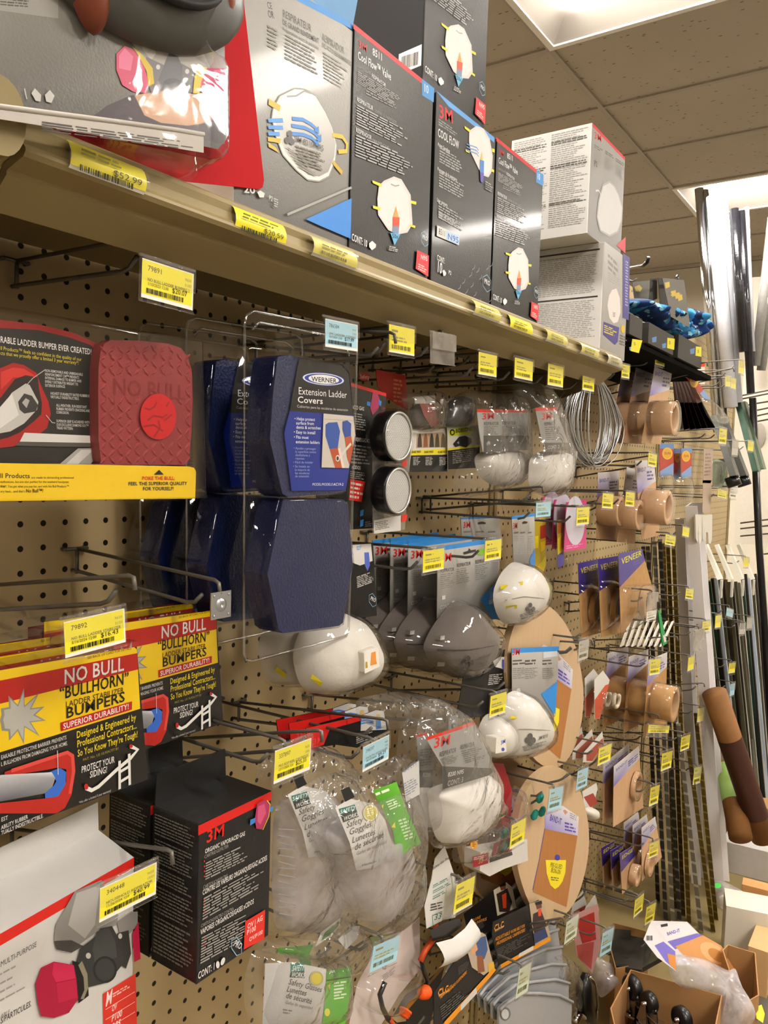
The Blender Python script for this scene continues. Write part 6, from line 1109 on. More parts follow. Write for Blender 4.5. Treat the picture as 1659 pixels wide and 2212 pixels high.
def shiftdup(t, F, pa, pb, label, dy=0):
    """copy further back along the same hook: the point seen at pa moves to where pb shows it"""
    p = F.P(*pa); d = onY(pb[0], pb[1], p.y).x-p.x; return dup(t, (max(-.12, d), dy, 0), label)
t, F = veneer(.20, (815, 152, 945, 192, 858, 762, 712, 750), (962, 566, 128), 'front peach veneer roll pack of the top row, right of the wire coil')
shiftdup(t, F, Z14(740, 600)[0], Z14(600, 590)[0], 'second peach veneer roll pack of the top row'); shiftdup(t, F, Z14(740, 600)[0], Z14(500, 590)[0], 'rearmost peach veneer roll pack of the top row')
t, F = veneer(.205, (662, 882, 806, 880, 850, 1440, 716, 1476), (914, 1236, 128), 'front peach veneer roll pack of the second row')
t2, F2 = veneer(.165, (602, 930, 702, 960, 664, 1508, 530, 1490), (700, 1290, 110), 'tilted peach veneer roll pack between two others in the second row', L=.05)
t3, F3_ = veneer(.13, (385, 972, 545, 962, 534, 1482, 374, 1470), (560, 1260, 110), 'rear peach veneer roll pack of the second row, nearest the pink card', L=.05)
P_ = ('#463a94', '#3f348c')
for k, (q, lb) in enumerate((((540, 55, 716, 22, 800, 330, 560, 672), 'front purple topped veneer pack, hanging above the hook with the clear tag'), ((385, 98, 540, 70, 600, 640, 412, 682), 'middle purple topped veneer pack'), ((236, 128, 400, 92, 430, 640, 262, 690), 'rear purple topped veneer pack, nearest the pegboard'))):
    t, F = veneer(.20-.035*k, q, None, lb, Z=Z15, m=M_tape2, hd=.33, hc=P_, title='VENEER', tcol='#d8d23a', group='purple topped veneer packs')
    dome(F, Z15(*[(560, 330, 790, 280, 820, 330, 790, 520, 570, 650), (410, 300, 560, 270, 580, 480, 420, 640), (255, 330, 400, 300, 410, 500, 268, 660)][k]), .003, .02, M_bub, 'clear_bubble', t, pw=4)
    roll(F, *Z15(*[(770, 420), (560, 450), (400, 470)][k])[0], 34, .016, M_tape2, t, bub=False)
t, F = veneer(.205, (765, 852, 905, 792, 892, 1330, 726, 1432), (962, 1182, 124), 'front tan veneer roll pack of the fourth row, ringed end towards the aisle', Z=Z15, m=M_tape2, hd=.26)
shiftdup(t, F, Z15(740, 1100)[0], Z15(590, 1090)[0], 'second tan veneer roll pack of the fourth row'); shiftdup(t, F, Z15(740, 1100)[0], Z15(430, 1080)[0], 'rearmost tan veneer roll pack of the fourth row')
t, F = veneer(.19, (505, 330, 692, 176, 726, 640, 500, 786), (690, 480, 96), 'front veneer pack with a slanted lilac header in the fifth row', Z=Z16, m=M_tape, hd=.26, L=.012)
shiftdup(t, F, Z16(505, 500)[0], Z16(425, 500)[0], 'rear veneer pack with a slanted lilac header in the fifth row')
t, F = veneer(.20, (712, 790, 815, 706, 865, 1010, 715, 1190), (790, 1060, 84), 'front veneer pack of the sixth row, its round end hanging low', Z=Z16, m=M_tape, hd=.30, L=.012)
shiftdup(t, F, Z16(712, 900)[0], Z16(645, 890)[0], 'middle veneer pack of the sixth row'); shiftdup(t, F, Z16(712, 900)[0], Z16(578, 880)[0], 'rear veneer pack of the sixth row')
t, F = veneer(.18, (550, 985, 640, 930, 735, 1120, 568, 1290), (690, 1150, 70), 'front veneer pack with yellow lettering in the lowest row', Z=Z16, m=M_tape, hd=.38, hc=P_, L=.02, title='EDGE', tcol='#d8d23a')
shiftdup(t, F, Z16(560, 1100)[0], Z16(490, 1090)[0], 'middle veneer pack with yellow lettering in the lowest row'); shiftdup(t, F, Z16(560, 1100)[0], Z16(420, 1080)[0], 'rear veneer pack with yellow lettering in the lowest row')
# small cards in rows
def slim(off, q, label, c, stripes, Z=Z16, group=None, cat='hanging card', name='hardware_card', inner=None):
    px = Z(*q); F = Face(off, px[2]); t = thing(name, label, cat, F.P(*px[-1]), group); sheet(F, px, c, 'card', t)
    for pq, cc in stripes: F.poly(Z(*pq), cc)
    F.mb.build('print', t); return t, F
t, F = slim(.19, (360, 1000, 425, 930, 475, 1000, 400, 1290, 362, 1292), 'orange and white card with a small clear twist part, beside the tan veneer rolls', '#d5d2cc', [((362, 1150, 440, 1040, 470, 1030, 398, 1288, 364, 1290), '#c8573a')], Z15, name='twist_part_card')
dome(F, Z15(415, 1140, 470, 1085, 525, 1100, 530, 1160, 480, 1225, 425, 1220), .004, .02, M_bub, 'clear_bubble', t); mb = MB(); c = F.P(*Z15(478, 1150)[0], .008); mb.tube([c+F.a*.011*math.cos(k*.7)+F.b*.014*math.sin(k*.7)+F.n*.001*k for k in range(12)], .0045, mat('white_twist', '#cfc3ae', .5), 8); mb.build('twist_part', t)
shiftdup(t, F, Z15(400, 1200)[0], Z15(330, 1190)[0], 'rear orange and white card behind the twist part card')
t, F = slim(.19, (280, 230, 420, 70, 430, 150, 345, 300, 275, 300), 'front slanted white header card of the row above the yellow tag', '#d2cfc8', [((300, 240, 420, 120, 428, 160, 345, 290, 300, 290), '#a8503c')], Z16, 'slanted header cards', name='hardware_card')
for k in range(1, 5): dup(t, (-.024*k, 0, 0), ['second', 'third', 'fourth', 'rearmost'][k-1]+' slanted white header card of the row above the yellow tag')
t, F = slim(.19, (270, 520, 375, 455, 385, 500, 330, 690, 285, 640), 'white and red hook card with a white plastic knob, above the wooden oval', '#d6d3cd', [((280, 560, 350, 530, 385, 600, 330, 640), '#a03a2c')], Z16, name='hardware_card'); dome(F, Z16(310, 660, 345, 640, 385, 660, 385, 720, 345, 735, 312, 700), .003, .02, mat('white_knob', '#d8d2c8', .4), 'knob', t)
t, F = slim(.17, (290, 1400, 365, 1290, 395, 1400, 370, 1560, 260, 1590), 'red and clear card hanging above the open carton of dark packs', '#b9b6b0', [((300, 1450, 385, 1400, 370, 1550, 265, 1585), '#9a2a28')], Z16, name='hardware_card')
dup(t, (-.03, 0, 0), 'rear red and clear card above the open carton of dark packs')
t, F = slim(.18, (670, 300, 800, 240, 815, 450, 770, 590, 690, 500), 'red and pink clear pack hanging beside the grey caps', '#b98a88', [((690, 320, 780, 280, 790, 420, 720, 440), '#a82c28'), ((690, 450, 780, 430, 765, 570, 700, 510), '#b0504c')], Z13, name='hardware_card')
F = Face(.2, Z13(760, 700)[0]); t = thing('black_pliers', 'black handled tool hanging beside the open carton of casters', 'tool', F.P(*Z13(760, 840)[0])); mb = MB(); mb.tube([F.P(*p) for p in Z13(740, 590, 728, 660, 732, 740, 755, 800, 775, 835)], [.008, .018, .020, .016, .008], M_blk, 10); mb.build('handle', t); mb = MB(); mb.tube([F.P(*p, .01) for p in Z13(735, 600, 765, 640, 775, 740, 770, 810)], .0035, mat('chrome', '#d5d7da', .12, metal=1, var=.02), 8); mb.build('steel_edge', t)
F = Face(.19, Z13(690, 800)[0]); t = thing('chrome_clamp', 'small chrome part in a clear pack at the bottom edge, beside the grey caps', 'hardware', F.P(*Z13(700, 847)[0])); mb = MB(); mb.tube([F.P(*p, .006) for p in Z13(668, 830, 690, 790, 730, 800, 760, 850)], .009, mat('chrome'), 10); mb.build('chrome_part', t); dome(F, Z13(560, 560, 640, 500, 700, 560, 720, 700, 710, 800, 640, 700), .001, .02, M_bag, 'clear_bag', t, wr=.008, seed=5)
# pink polishing pad cards
F = Face(.16, Z14(200, 1540)[0]); t = thing('polishing_pad_card', 'front pink card with a pale oval pad, right of the white masks', 'polishing pad', F.P(*Z14(215, 1550)[0]), 'pink pad cards')
sheet(F, Z14(150, 1195, 302, 1175, 298, 1538, 132, 1566), mat('pink_card', '#cf3f86', .4, coat=.2), 'card', t); F.ell(*Z14(216, 1332)[0], 21, 53, '#cfcbd8', 32); fn(F, Z14, 150, 1520, 285, 1500, 150, 1550, 2, '#e59ac0', words=4); F.mb.build('pad', t)
for k, lb in ((1, 'second pink card, dark edge on, behind the front pad card'), (2, 'third pink card, dark edge on, nearest the pegboard')): dup(t, (-.024*k, -.004*k, .004*k), lb)
t, F = slim(.15, (82, 1330, 120, 1325, 132, 1660, 85, 1688), 'narrow yellow and purple card in front of the pink cards', '#b9a64a', [((85, 1470, 122, 1420, 118, 1560, 88, 1590), '#e0c838'), ((84, 1590, 128, 1560, 132, 1660, 85, 1688), '#4f4690'), ((86, 1335, 120, 1330, 120, 1420, 86, 1430), '#b06a3a')], Z14, name='narrow_card')
dome(F, Z14(130, 1620, 150, 1600, 162, 1630, 150, 1668, 132, 1662), .001, .008, M_bub, 'clear_bubble', t)
t, F = slim(.12, (1320, 135, 1400, 110, 1400, 370, 1330, 560), 'yellow and purple card hanging behind the white mask', '#c0ab3a', [((1325, 250, 1350, 245, 1350, 330, 1322, 335), '#e8d62a'), ((1360, 180, 1400, 170, 1398, 260, 1362, 270), '#b84a3a'), ((1330, 480, 1402, 380, 1400, 450, 1360, 560), '#d8c632'), ((1362, 290, 1398, 280, 1390, 340, 1366, 360), '#e2c22e')], Z11, name='narrow_card')
sk = Face(.002, (1187, 1270)); t = thing('yellow_sticker', 'small yellow sticker on the pegboard right of the white mask', 'sticker', sk.P(1187, 1283)); sk.poly([(1180, 1260), (1192, 1257), (1196, 1278), (1184, 1284)], '#e0d62c'); sk.mb.build('sticker', t)
# fan of sun emblem cards
def sun(off, q, Z, em, label, group):
    px = Z(*q); F = Face(off, px[2]); t = thing('sun_catcher_card', label, 'hanging card', F.P(*px[2]), group); sheet(F, px, '#b0382c', 'card', t); tl, tr, br, bl = px; K = lambda a, b, k: (a[0]+(b[0]-a[0])*k, a[1]+(b[1]-a[1])*k)
    F.poly([tl, tr, K(tr, br, .18), K(tl, bl, .16)][::-1], '#5f86b8'); F.poly([K(tl, bl, .82), K(tr, br, .62), br, bl][::-1], '#7f9fcc')
    e = Z(em[0], em[1])[0]; F.ell(e[0], e[1], em[2], em[3], '#e2b82c', 22); F.ell(e[0], e[1], em[2]*.8, em[3]*.8, '#d8a020', 22); F.text('SUN', e[0]-em[2]*.6, e[1]+2, e[0]+em[2]*.6, e[1]+2, 5, '#5a3a10', 1); F.mb.build('print', t); return t, F
t, F = sun(.215, (1000, 205, 1075, 210, 1240, 440, 1180, 420), Z14, (1105, 288, 9, 14), 'front red card with a yellow sun emblem, end of the fan by the chrome rolls', 'red fan cards')
dome(F, Z14(1180, 430, 1260, 440, 1380, 590, 1300, 620, 1230, 560), .004, .02, M_bub, 'clear_bubble', t)
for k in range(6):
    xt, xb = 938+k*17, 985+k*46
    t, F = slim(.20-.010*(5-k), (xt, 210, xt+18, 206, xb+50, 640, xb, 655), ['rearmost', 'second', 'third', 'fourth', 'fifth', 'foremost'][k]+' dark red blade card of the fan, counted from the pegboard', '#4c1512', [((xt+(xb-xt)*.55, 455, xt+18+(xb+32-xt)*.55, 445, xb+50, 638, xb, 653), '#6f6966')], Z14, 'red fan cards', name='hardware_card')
    F.stroke(Z14(xt+18, 206, xb+50, 640), .0025, '#1c0a0a'); F.mb.build('edge_shade', t)  # dark stroke paints shade along each blade edge
t, F = sun(.19, (846, 750, 955, 760, 950, 985, 850, 1010), Z14, (905, 830, 11, 13), 'near red and blue card with a sun emblem, below the red fan', 'sun emblem cards')
dome(F, Z14(850, 1000, 950, 990, 945, 1120, 860, 1080), .003, .02, M_bub, 'clear_bubble', t)
t2, F2 = sun(.20, (1008, 790, 1090, 790, 1085, 1000, 1010, 1020), Z14, (1045, 850, 9, 12), 'far red and blue card with a sun emblem, below the red fan', 'sun emblem cards'); dome(F2, Z14(1000, 1020, 1090, 1010, 1095, 1150, 1060, 1210, 1000, 1190), .003, .024, M_bub, 'clear_bubble', t2)
sun(.18, (955, 800, 1005, 795, 1005, 1010, 955, 1030), Z14, (980, 860, 6, 11), 'middle red and blue card with a sun emblem, below the red fan', 'sun emblem cards')
t, F = slim(.21, (1178, 795, 1250, 795, 1228, 1270, 1168, 1270), 'narrow beige card with printed lines hanging near the pipe stock', '#b3a090', [((1170, 1030, 1235, 1030, 1228, 1052, 1168, 1050), '#5a4c48')], Z14, name='narrow_card')
F.fine(*Z14(1190, 830)[0], *Z14(1240, 830)[0], *Z14(1180, 1010)[0], 7, '#8a7468', words=2); F.mb.build('fine_print', t)
F = Face(.2, Z14(1300, 960)[0]); t = thing('suction_hook_pack', 'clear pack of suction hooks on a green card by the pipe stock', 'hook pack', F.P(*Z14(1300, 1080)[0])); sheet(F, Z14(1250, 870, 1360, 870, 1350, 1090, 1245, 1090), '#7d8a72', 'card', t); dome(F, Z14(1250, 900, 1340, 890, 1340, 1060, 1255, 1070), .003, .025, M_bub, 'clear_bubble', t, wr=.006, seed=4)
# white plastic hooks and brackets
M_wp = mat('white_plastic', '#d8d3c8', .4, var=.03)
for k, (x0, x1) in enumerate(((1115, 1165), (1165, 1242))):
    F = Face(.2, Z14(x0, 1300)[0]); t = thing('plastic_bracket', ['left', 'right'][k]+' white plastic bracket with rounded prongs below the beige card', 'bracket', F.P(*Z14(x0+30, 1500)[0])); mb = MB()
    mb.prism([F.P(*p) for p in Z14(x0, 1285, x1, 1285, x1-2, 1470, x1-12, 1505, x1-28, 1500, x1-32, 1420, x0+30, 1420, x0+28, 1480, x0+16, 1495, x0+6, 1470)][::-1], F.n*-.004, M_wp); mb.build('bracket_body', t, bevel=.001)
M_gw = mat('grey_white_metal', '#c2c0b4', .45, var=.04)
for k in range(4):
    x = 1240+k*82; a = onX(*Z15(x-60, -10)[0], .12); b = onX(*Z15(x+45, 250)[0], .25); d = (b-a); mb = MB()
    t = thing('shelf_bracket', ['nearest', 'second', 'third', 'farthest'][k]+' slanted grey white shelf bracket of the row by the white profile', 'bracket', b, 'slanted shelf brackets')
    w = V((0, .012, 0)); mb.prism([a-w, a+w, b+w, b-w], V((.012, 0, .004)), M_gw); mb.build('arm', t, bevel=.002)
    mb = MB(); c = b+V((.008, 0, 0)); mb.prism([c-w, c+w, c+w-V((0, 0, .055)), c-w-V((0, 0, .055))], V((.005, 0, 0)), M_gw); mb.build('end_plate', t, bevel=.002); mb = MB(); mb.grid(lambda u, v: c+V((.0056, .003*v*math.cos(6.283*u), -.03+.003*v*math.sin(6.283*u))), 10, 1, M_blk, cu=True); mb.build('screw_hole', t)
# ------------------------------------------------------------------ strip stock standing on the deck
def perf(name, c, c2, sc):
    m = mat(name, c, .4, metal=.5, var=.1); nt = m.node_tree; N = nt.nodes; L = nt.links; b = N['Principled BSDF']; src = b.inputs['Base Color'].links[0].from_socket
    tc = N['Texture Coordinate']; sp = N.new('ShaderNodeSeparateXYZ'); L.new(tc.outputs['Object'], sp.inputs[0]); s = N.new('ShaderNodeMath'); s.operation = 'MULTIPLY'; s.inputs[1].default_value = sc; L.new(sp.outputs['Z'], s.inputs[0])
    f = N.new('ShaderNodeMath'); f.operation = 'FRACT'; L.new(s.outputs[0], f.inputs[0]); g = N.new('ShaderNodeMath'); g.operation = 'LESS_THAN'; g.inputs[1].default_value = .22; L.new(f.outputs[0], g.inputs[0])
    mx = N.new('ShaderNodeMix'); mx.data_type = 'RGBA'; L.new(g.outputs[0], mx.inputs[0]); L.new(src, mx.inputs[6]); mx.inputs[7].default_value = (*lin(c2), 1); L.new(mx.outputs[2], b.inputs['Base Color']); return m
M_dark = perf('dark_slotted_steel', '#474744', '#84827a', 34); M_brass = perf('brass_strip', '#6b5b2c', '#8f7f4a', 44); M_wprof = mat('white_profile', '#f4f2f2', .4, var=.02); M_alu = perf('pale_slotted_steel', '#84827a', '#c0beb4', 30); M_olive = mat('olive_moulding', '#4b4a38', .5, var=.2, vscale=30); M_green = mat('dark_green_stock', '#1f3a2c', .4, var=.1)
def strip(bot, top, toff, w, m, label, name='metal_strip', d=.012, group=None, zb=DECK, shape='L'):
    b = onZ(bot[0], bot[1], zb); 
    tp = onX(top[0], top[1], toff); t = thing(name, label, 'strip stock', b, group); up = (tp-b).normalized(); y = (V((0, 1, 0))-up*up.y).normalized(); x = y.cross(up)
    pr = {'L': [(0, 0), (w, 0), (w, .002), (.002, .002), (.002, d), (0, d)], 'B': [(0, 0), (w, 0), (w, d), (0, d)], 'U': [(0, 0), (w, 0), (w, d), (w-.003, d), (w-.003, .003), (.003, .003), (.003, d), (0, d)]}[shape]
    mb = MB(); mb.prism([b+y*(u-w/2)+x*v for u, v in pr], tp-b, m); o = mb.build('strip', t); return t
ST = [((1420, 1945), (1388, 1180), .05, .030, M_dark, 'dark slotted steel strip, leftmost of the strips on the deck'), ((1437, 1985), (1398, 1180), .07, .032, M_dark, 'second dark slotted steel strip from the left'), ((1452, 1988), (1412, 1170), .07, .030, M_alu, 'pale slotted strip between the dark ones'),
      ((1466, 1985), (1424, 1165), .09, .030, M_dark, 'third dark slotted steel strip from the left'), ((1474, 1975), (1440, 1160), .09, .026, M_brass, 'brass strip touching the dark slotted ones'), ((1486, 1990), (1452, 1155), .11, .026, M_brass, 'second brass strip from the left'), ((1456, 1960), (1432, 1175), .04, .026, M_brass, 'brass strip deep behind the dark slotted ones'),
      ((1512, 2010), (1462, 1560), .20, .022, M_alu, 'leaning pale strip with a white printed foot'), ((1538, 2010), (1480, 1580), .2, .022, M_brass, 'leaning brass strip with its foot out on the deck'), ((1544, 1985), (1500, 1540), .2, .020, M_brass, 'brass strip right beside the white profile')]
for bt, tp, o_, w_, m_, lb in ST: strip(bt, tp, o_, w_, m_, lb)
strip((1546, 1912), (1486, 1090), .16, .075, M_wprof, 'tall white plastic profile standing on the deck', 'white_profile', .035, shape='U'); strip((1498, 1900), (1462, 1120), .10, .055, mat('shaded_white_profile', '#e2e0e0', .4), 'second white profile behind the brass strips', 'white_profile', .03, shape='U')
# stock of the next bay
rnd = random.Random(3)
cols = [M_olive, mat('black_moulding', '#201f1e', .4), M_olive, mat('grey_moulding', '#6a685e', .5), M_green, MATS['black_moulding'], mat('pale_blue_moulding', '#a9b4c2', .4), M_olive, MATS['black_moulding'], mat('bronze_moulding', '#6b5c42', .45)]
names = ['olive', 'black', 'olive brown', 'grey', 'dark green', 'black plastic', 'pale blue', 'olive green', 'slim black', 'bronze']
for k in range(20):
    x = 1556+k*5.6; strip((x+12+rnd.random()*6, 1770+rnd.random()*30), (1500+k*7.2, 1240+rnd.random()*20), .12+.03*rnd.random(), .011+.005*rnd.random(), cols[k % 10], '%s vertical moulding, number %s from the left behind the cardboard tubes' % (names[k % 10], ['one', 'two', 'three', 'four', 'five', 'six', 'seven', 'eight', 'nine', 'ten', 'eleven', 'twelve', 'thirteen', 'fourteen', 'fifteen', 'sixteen', 'seventeen', 'eighteen', 'nineteen', 'twenty'][k]), 'moulding_strip', .010, 'mouldings of the next bay', shape='B')
def pole(b, t, r, m, label, name, cat='tube', seg=14, cap=None, extra=None, group=None):
    th = thing(name, label, cat, b, group); mb = MB(); mb.tube([b, t], r, m, seg); mb.build('tube', th); 
    return th
# cardboard tubes
M_kraft = mat('kraft_tube', '#80592f', .7, var=.1); M_brown = mat('brown_label', '#4a2c22', .5, var=.05); M_grn = mat('green_label', '#8aa55a', .6, var=.2, vscale=30)
def ctube(a, b, off0, off1, r, label, lab):
    p, q = onX(*a, off0), onX(*b, off1); t = thing('cardboard_tube', label, 'cardboard tube', q, 'cardboard tubes'); mb = MB(); mb.tube([p, q], r, M_kraft, 20); o = mb.build('tube', t)
    for k0, k1, m in lab:
        mb = MB(); mb.tube([p+(q-p)*k0, p+(q-p)*k1], r*1.012, m, 20, cap=False); mb.build('wrap_label', o)
ctube((1543, 1496), (1650, 1812), .27, .41, .036, 'long kraft cardboard tube with a dark brown label, leaning right', [(.30, .84, M_brown)])
ctube((1552, 1560), (1600, 1810), .22, .36, .034, 'kraft cardboard tube with a green label, left of the other tube', [(.42, .72, M_grn), (.1, .4, mat('tan_label', '#7d6a5c', .6))]); ctube((1556, 1600), (1622, 1815), .18, .33, .033, 'kraft cardboard tube with a red brown label, between the other two', [(.1, .7, MATS['brown_label'])])
# chrome and black rolls standing tall beyond
M_chr = mat('chrome_film', '#d9dadb', .10, metal=1, var=.02); M_clr = mat('white_film_roll', '#dfe2ea', .2, coat=.5, var=.05); M_bw = mat('black_wrapped_film', '#2a2b31', .22, coat=.6, var=.3, bump=.8, bscale=45); M_sil = mat('silver_wrapped_film', '#a9a8a4', .25, coat=.4, var=.15, bump=.6, bscale=60)
def tall(top, bot, r, m, label, Y=3.15, name='film_roll'):
    a, b = onY(*bot, Y), onY(*top, Y); d = (a-b); pole(V(a), V(b), r, m, label, name, 'film roll', 18, group='tall film rolls')
tall((1510, 408), (1548, 900), .016, M_chr, 'leftmost tall chrome roll rising to the far light'); tall((1521, 412), (1562, 900), .016, M_chr, 'second tall chrome roll from the left', 3.17); tall((1541, 425), (1578, 880), .026, M_clr, 'tall translucent white roll right of the chrome pair', 3.16); tall((1560, 435), (1592, 870), .02, M_clr, 'slimmer white roll left of the black wrapped rolls', 3.19)
tall((1586, 452), (1606, 760), .016, M_bw, 'thicker black wrapped roll hanging by the white panel', 3.14); tall((1601, 456), (1622, 850), .014, M_bw, 'longer black wrapped roll hanging by the white panel', 3.16); tall((1612, 448), (1626, 760), .009, M_clr, 'thin clear sleeve right of the black rolls', 3.18)
tall((1668, 470), (1632, 790), .016, M_sil, 'silver wrapped roll leaning at the right edge', 3.2); tall((1688, 520), (1644, 800), .016, M_sil, 'second silver wrapped roll leaning at the right edge', 3.25)
# white end panel, red sign, wires at the far end
Y4 = 4.3; a = onY(1618, 600, Y4); b = onY(1800, 1190, Y4); t = thing('end_display', 'white end panel of a far display at the right edge', 'display panel', (a.x, Y4, b.z)); mb = MB(); mb.box(a.x, b.x, Y4, Y4+.03, b.z, a.z, mat('off_white_panel', '#d9d1c4', .6)); mb.build('panel', t)
mb = MB(); c = onY(1640, 940, Y4-.01); mb.grid(lambda u, v: c+V((.03*v*math.cos(6.283*u), -.012*math.cos(v*1.57), .06*v*math.sin(6.283*u))), 16, 4, mat('grey_patch', '#a8a196', .6), cu=True); mb.build('grey_badge', t)
a, b = onY(1636, 785, 4.2), onY(1662, 690, 4.2); t = thing('red_sign', 'orange red sign far back at the right edge', 'sign', (a.x, 4.2, a.z)); mb = MB(); mb.prism([onY(*p, 4.2) for p in ((1634, 786), (1652, 792), (1664, 690), (1648, 690))], (0, .01, 0), mat('red_sign', '#cf4a2c', .5)); mb.build('sign_board', t); mb = MB(); mb.prism([onY(*p, 4.199) for p in ((1634, 786), (1652, 792), (1650, 802), (1633, 797))], (0, .01, 0), M_wp); mb.build('white_foot', t)
a = onY(1415, 795, 2.9); t = thing('red_sign', 'red and white sign strip behind the sun emblem fan', 'sign', onY(1470, 805, 2.9)); mb = MB(); mb.prism([onY(*p, 2.9) for p in ((1474, 786), (1522, 782), (1522, 792), (1474, 797))], (0, .006, 0), mat('red_sign')); mb.build('red_band', t); mb = MB(); mb.prism([onY(*p, 2.9) for p in ((1440, 797), (1522, 792), (1522, 830), (1440, 830))], (0, .006, 0), M_wp); mb.build('white_band', t)
# long pipe covers by the panel
for k, (a, b, c, lb) in enumerate((((1588, 862), (1628, 1020), '#2c4a3a', 'dark green long pack slanting by the far hooks'), ((1600, 870), (1640, 1015), '#4a5a44', 'grey green long pack slanting by the far hooks'), ((1538, 900), (1580, 1030), '#3a3c36', 'dark pipe clamp pack left of the slanting green packs'), ((1555, 905), (1602, 1030), '#34352f', 'second dark pipe clamp pack left of the slanting green packs'))):
    p, q = onX(*a, .14), onX(*b, .24); t = thing('pipe_cover_pack', lb, 'pipe cover', q, 'long slanting packs'); mb = MB(); w = V((0, .028, 0)); mb.prism([p-w, p+w, q+w, q-w], V((.02, 0, .004)), mat('pack_%d' % k, c, .4, coat=.2, var=.2)); mb.build('long_pack', t, bevel=.003)
    if k > 1: mb = MB(); mb.tube([q, q+V((.012, 0, -.03))], .022, mat('black_end', '#161616', .3, coat=.3), 12); mb.build('end_cap', t)
# ------------------------------------------------------------------ bandana trays on top
M_tray = mat('dark_tray_card', '#3c3a36', .55, var=.06); M_band = mat('blue_camo_cloth', '#1c3f78', .8, var=.3, vscale=38)
def camo(m):
    nt = m.node_tree; N = nt.nodes; L = nt.links; b = N['Principled BSDF']; src = b.inputs['Base Color'].links[0].from_socket; prev = src
    for sc, th, c in ((26, .52, '#3f93c4'), (34, .60, '#12264f'), (45, .63, '#8fc2cf')):
        n = N.new('ShaderNodeTexNoise'); n.inputs['Scale'].default_value = sc; n.inputs['Detail'].default_value = 1; L.new(N['Texture Coordinate'].outputs['Object'], n.inputs['Vector'])
        g = N.new('ShaderNodeMath'); g.operation = 'GREATER_THAN'; g.inputs[1].default_value = th; L.new(n.outputs['Fac'], g.inputs[0])
        mx = N.new('ShaderNodeMix'); mx.data_type = 'RGBA'; L.new(g.outputs[0], mx.inputs[0]); L.new(prev, mx.inputs[6]); mx.inputs[7].default_value = (*lin(c), 1); prev = mx.outputs[2]
    L.new(prev, b.inputs['Base Color'])
camo(M_band)
sh_y0, sh_y1 = 1.56, 2.30; zs = onX(1420, 752, .26).z  # added shelf, coloured black for the shadow under the trays
t = thing('shadow_shelf', 'short added shelf, blackened for the shadow under the bandana trays', 'shelf', (WX, 2.05, zs)); mb = MB(); mb.box(WX+.001, WX+.255, sh_y0, sh_y1, zs-.014, zs-.002, mat('shadow_black', '#0d0d0c', .9, spec=.1)); mb.build('shelf_board', t)
def tray(q, label, blues, tg):
    px = Z17(*q); F = Face(.262, px[3]); u0, u1, v0, v1 = front_rect(F, px); v0 = zs-F.o.z
    t = carton('bandana_tray', label, 'display tray', F, u0, u1, v0, max(v1, v0+.04), .2, M_tray, group='bandana trays')
    for x, y, s in blues: F.poly(Z17(x, y, x+s, y-s*.3, x+s*.9, y+s*.9, x+s*.1, y+s), '#5b86b8')
    F.poly(Z17(*tg), '#dfd62c'); tx(F, Z17, '$', tg[0]+12, tg[1]+60, tg[0]+30, tg[1]+60, 30, '#6a6620'); F.mb.build('front_print', t); return t, F
tray((522, 1392, 778, 1505, 752, 1690, 530, 1640), 'middle dark bandana tray with a yellow tag and blue marks', [(560, 1530, 45), (655, 1590, 40)], (706, 1530, 776, 1540, 770, 1645, 702, 1628))
tray((812, 1560, 1034, 1560, 1034, 1745, 805, 1720), 'far dark bandana tray, nearest the chrome rolls', [(920, 1640, 45)], (975, 1612, 1030, 1618, 1028, 1710, 972, 1700))
tray((342, 1490, 462, 1495, 462, 1740, 335, 1735), 'near dark bandana tray, right behind the white respirator box', [(345, 1620, 30)], (374, 1540, 470, 1555, 436, 1676, 357, 1655))
def bandana(pts, label, seed):
    px = Z17(*pts); F = Face(.24, px[0]); t = thing('bandana_bundle', label, 'bandana', F.P(*px[len(px)//2]), 'blue bandanas'); dome(F, px, -.03, .055, M_band, 'cloth', t, wr=.03, wf=42, seed=seed, rings=12); 
bandana((430, 1230, 500, 1190, 600, 1200, 660, 1300, 620, 1400, 520, 1330), 'bundle of blue camouflage bandanas left of the grey cards', 1); bandana((570, 1300, 640, 1230, 740, 1280, 745, 1420, 680, 1470, 600, 1430), 'bundle of blue camouflage bandanas under the dark cards', 6); bandana((740, 1370, 800, 1340, 960, 1490, 940, 1540, 790, 1550, 720, 1470), 'bundle of blue camouflage bandanas in the middle tray', 11); bandana((890, 1260, 930, 1240, 1000, 1330, 1050, 1430, 1010, 1500, 960, 1540, 930, 1420), 'blue camouflage bandana hanging at the right of the big card', 15); bandana((345, 1200, 385, 1150, 400, 1230, 370, 1260), 'small tip of blue bandana beside the white respirator box', 19)
M_gcard = mat('grey_display_card', '#6f6c66', .5, var=.06)
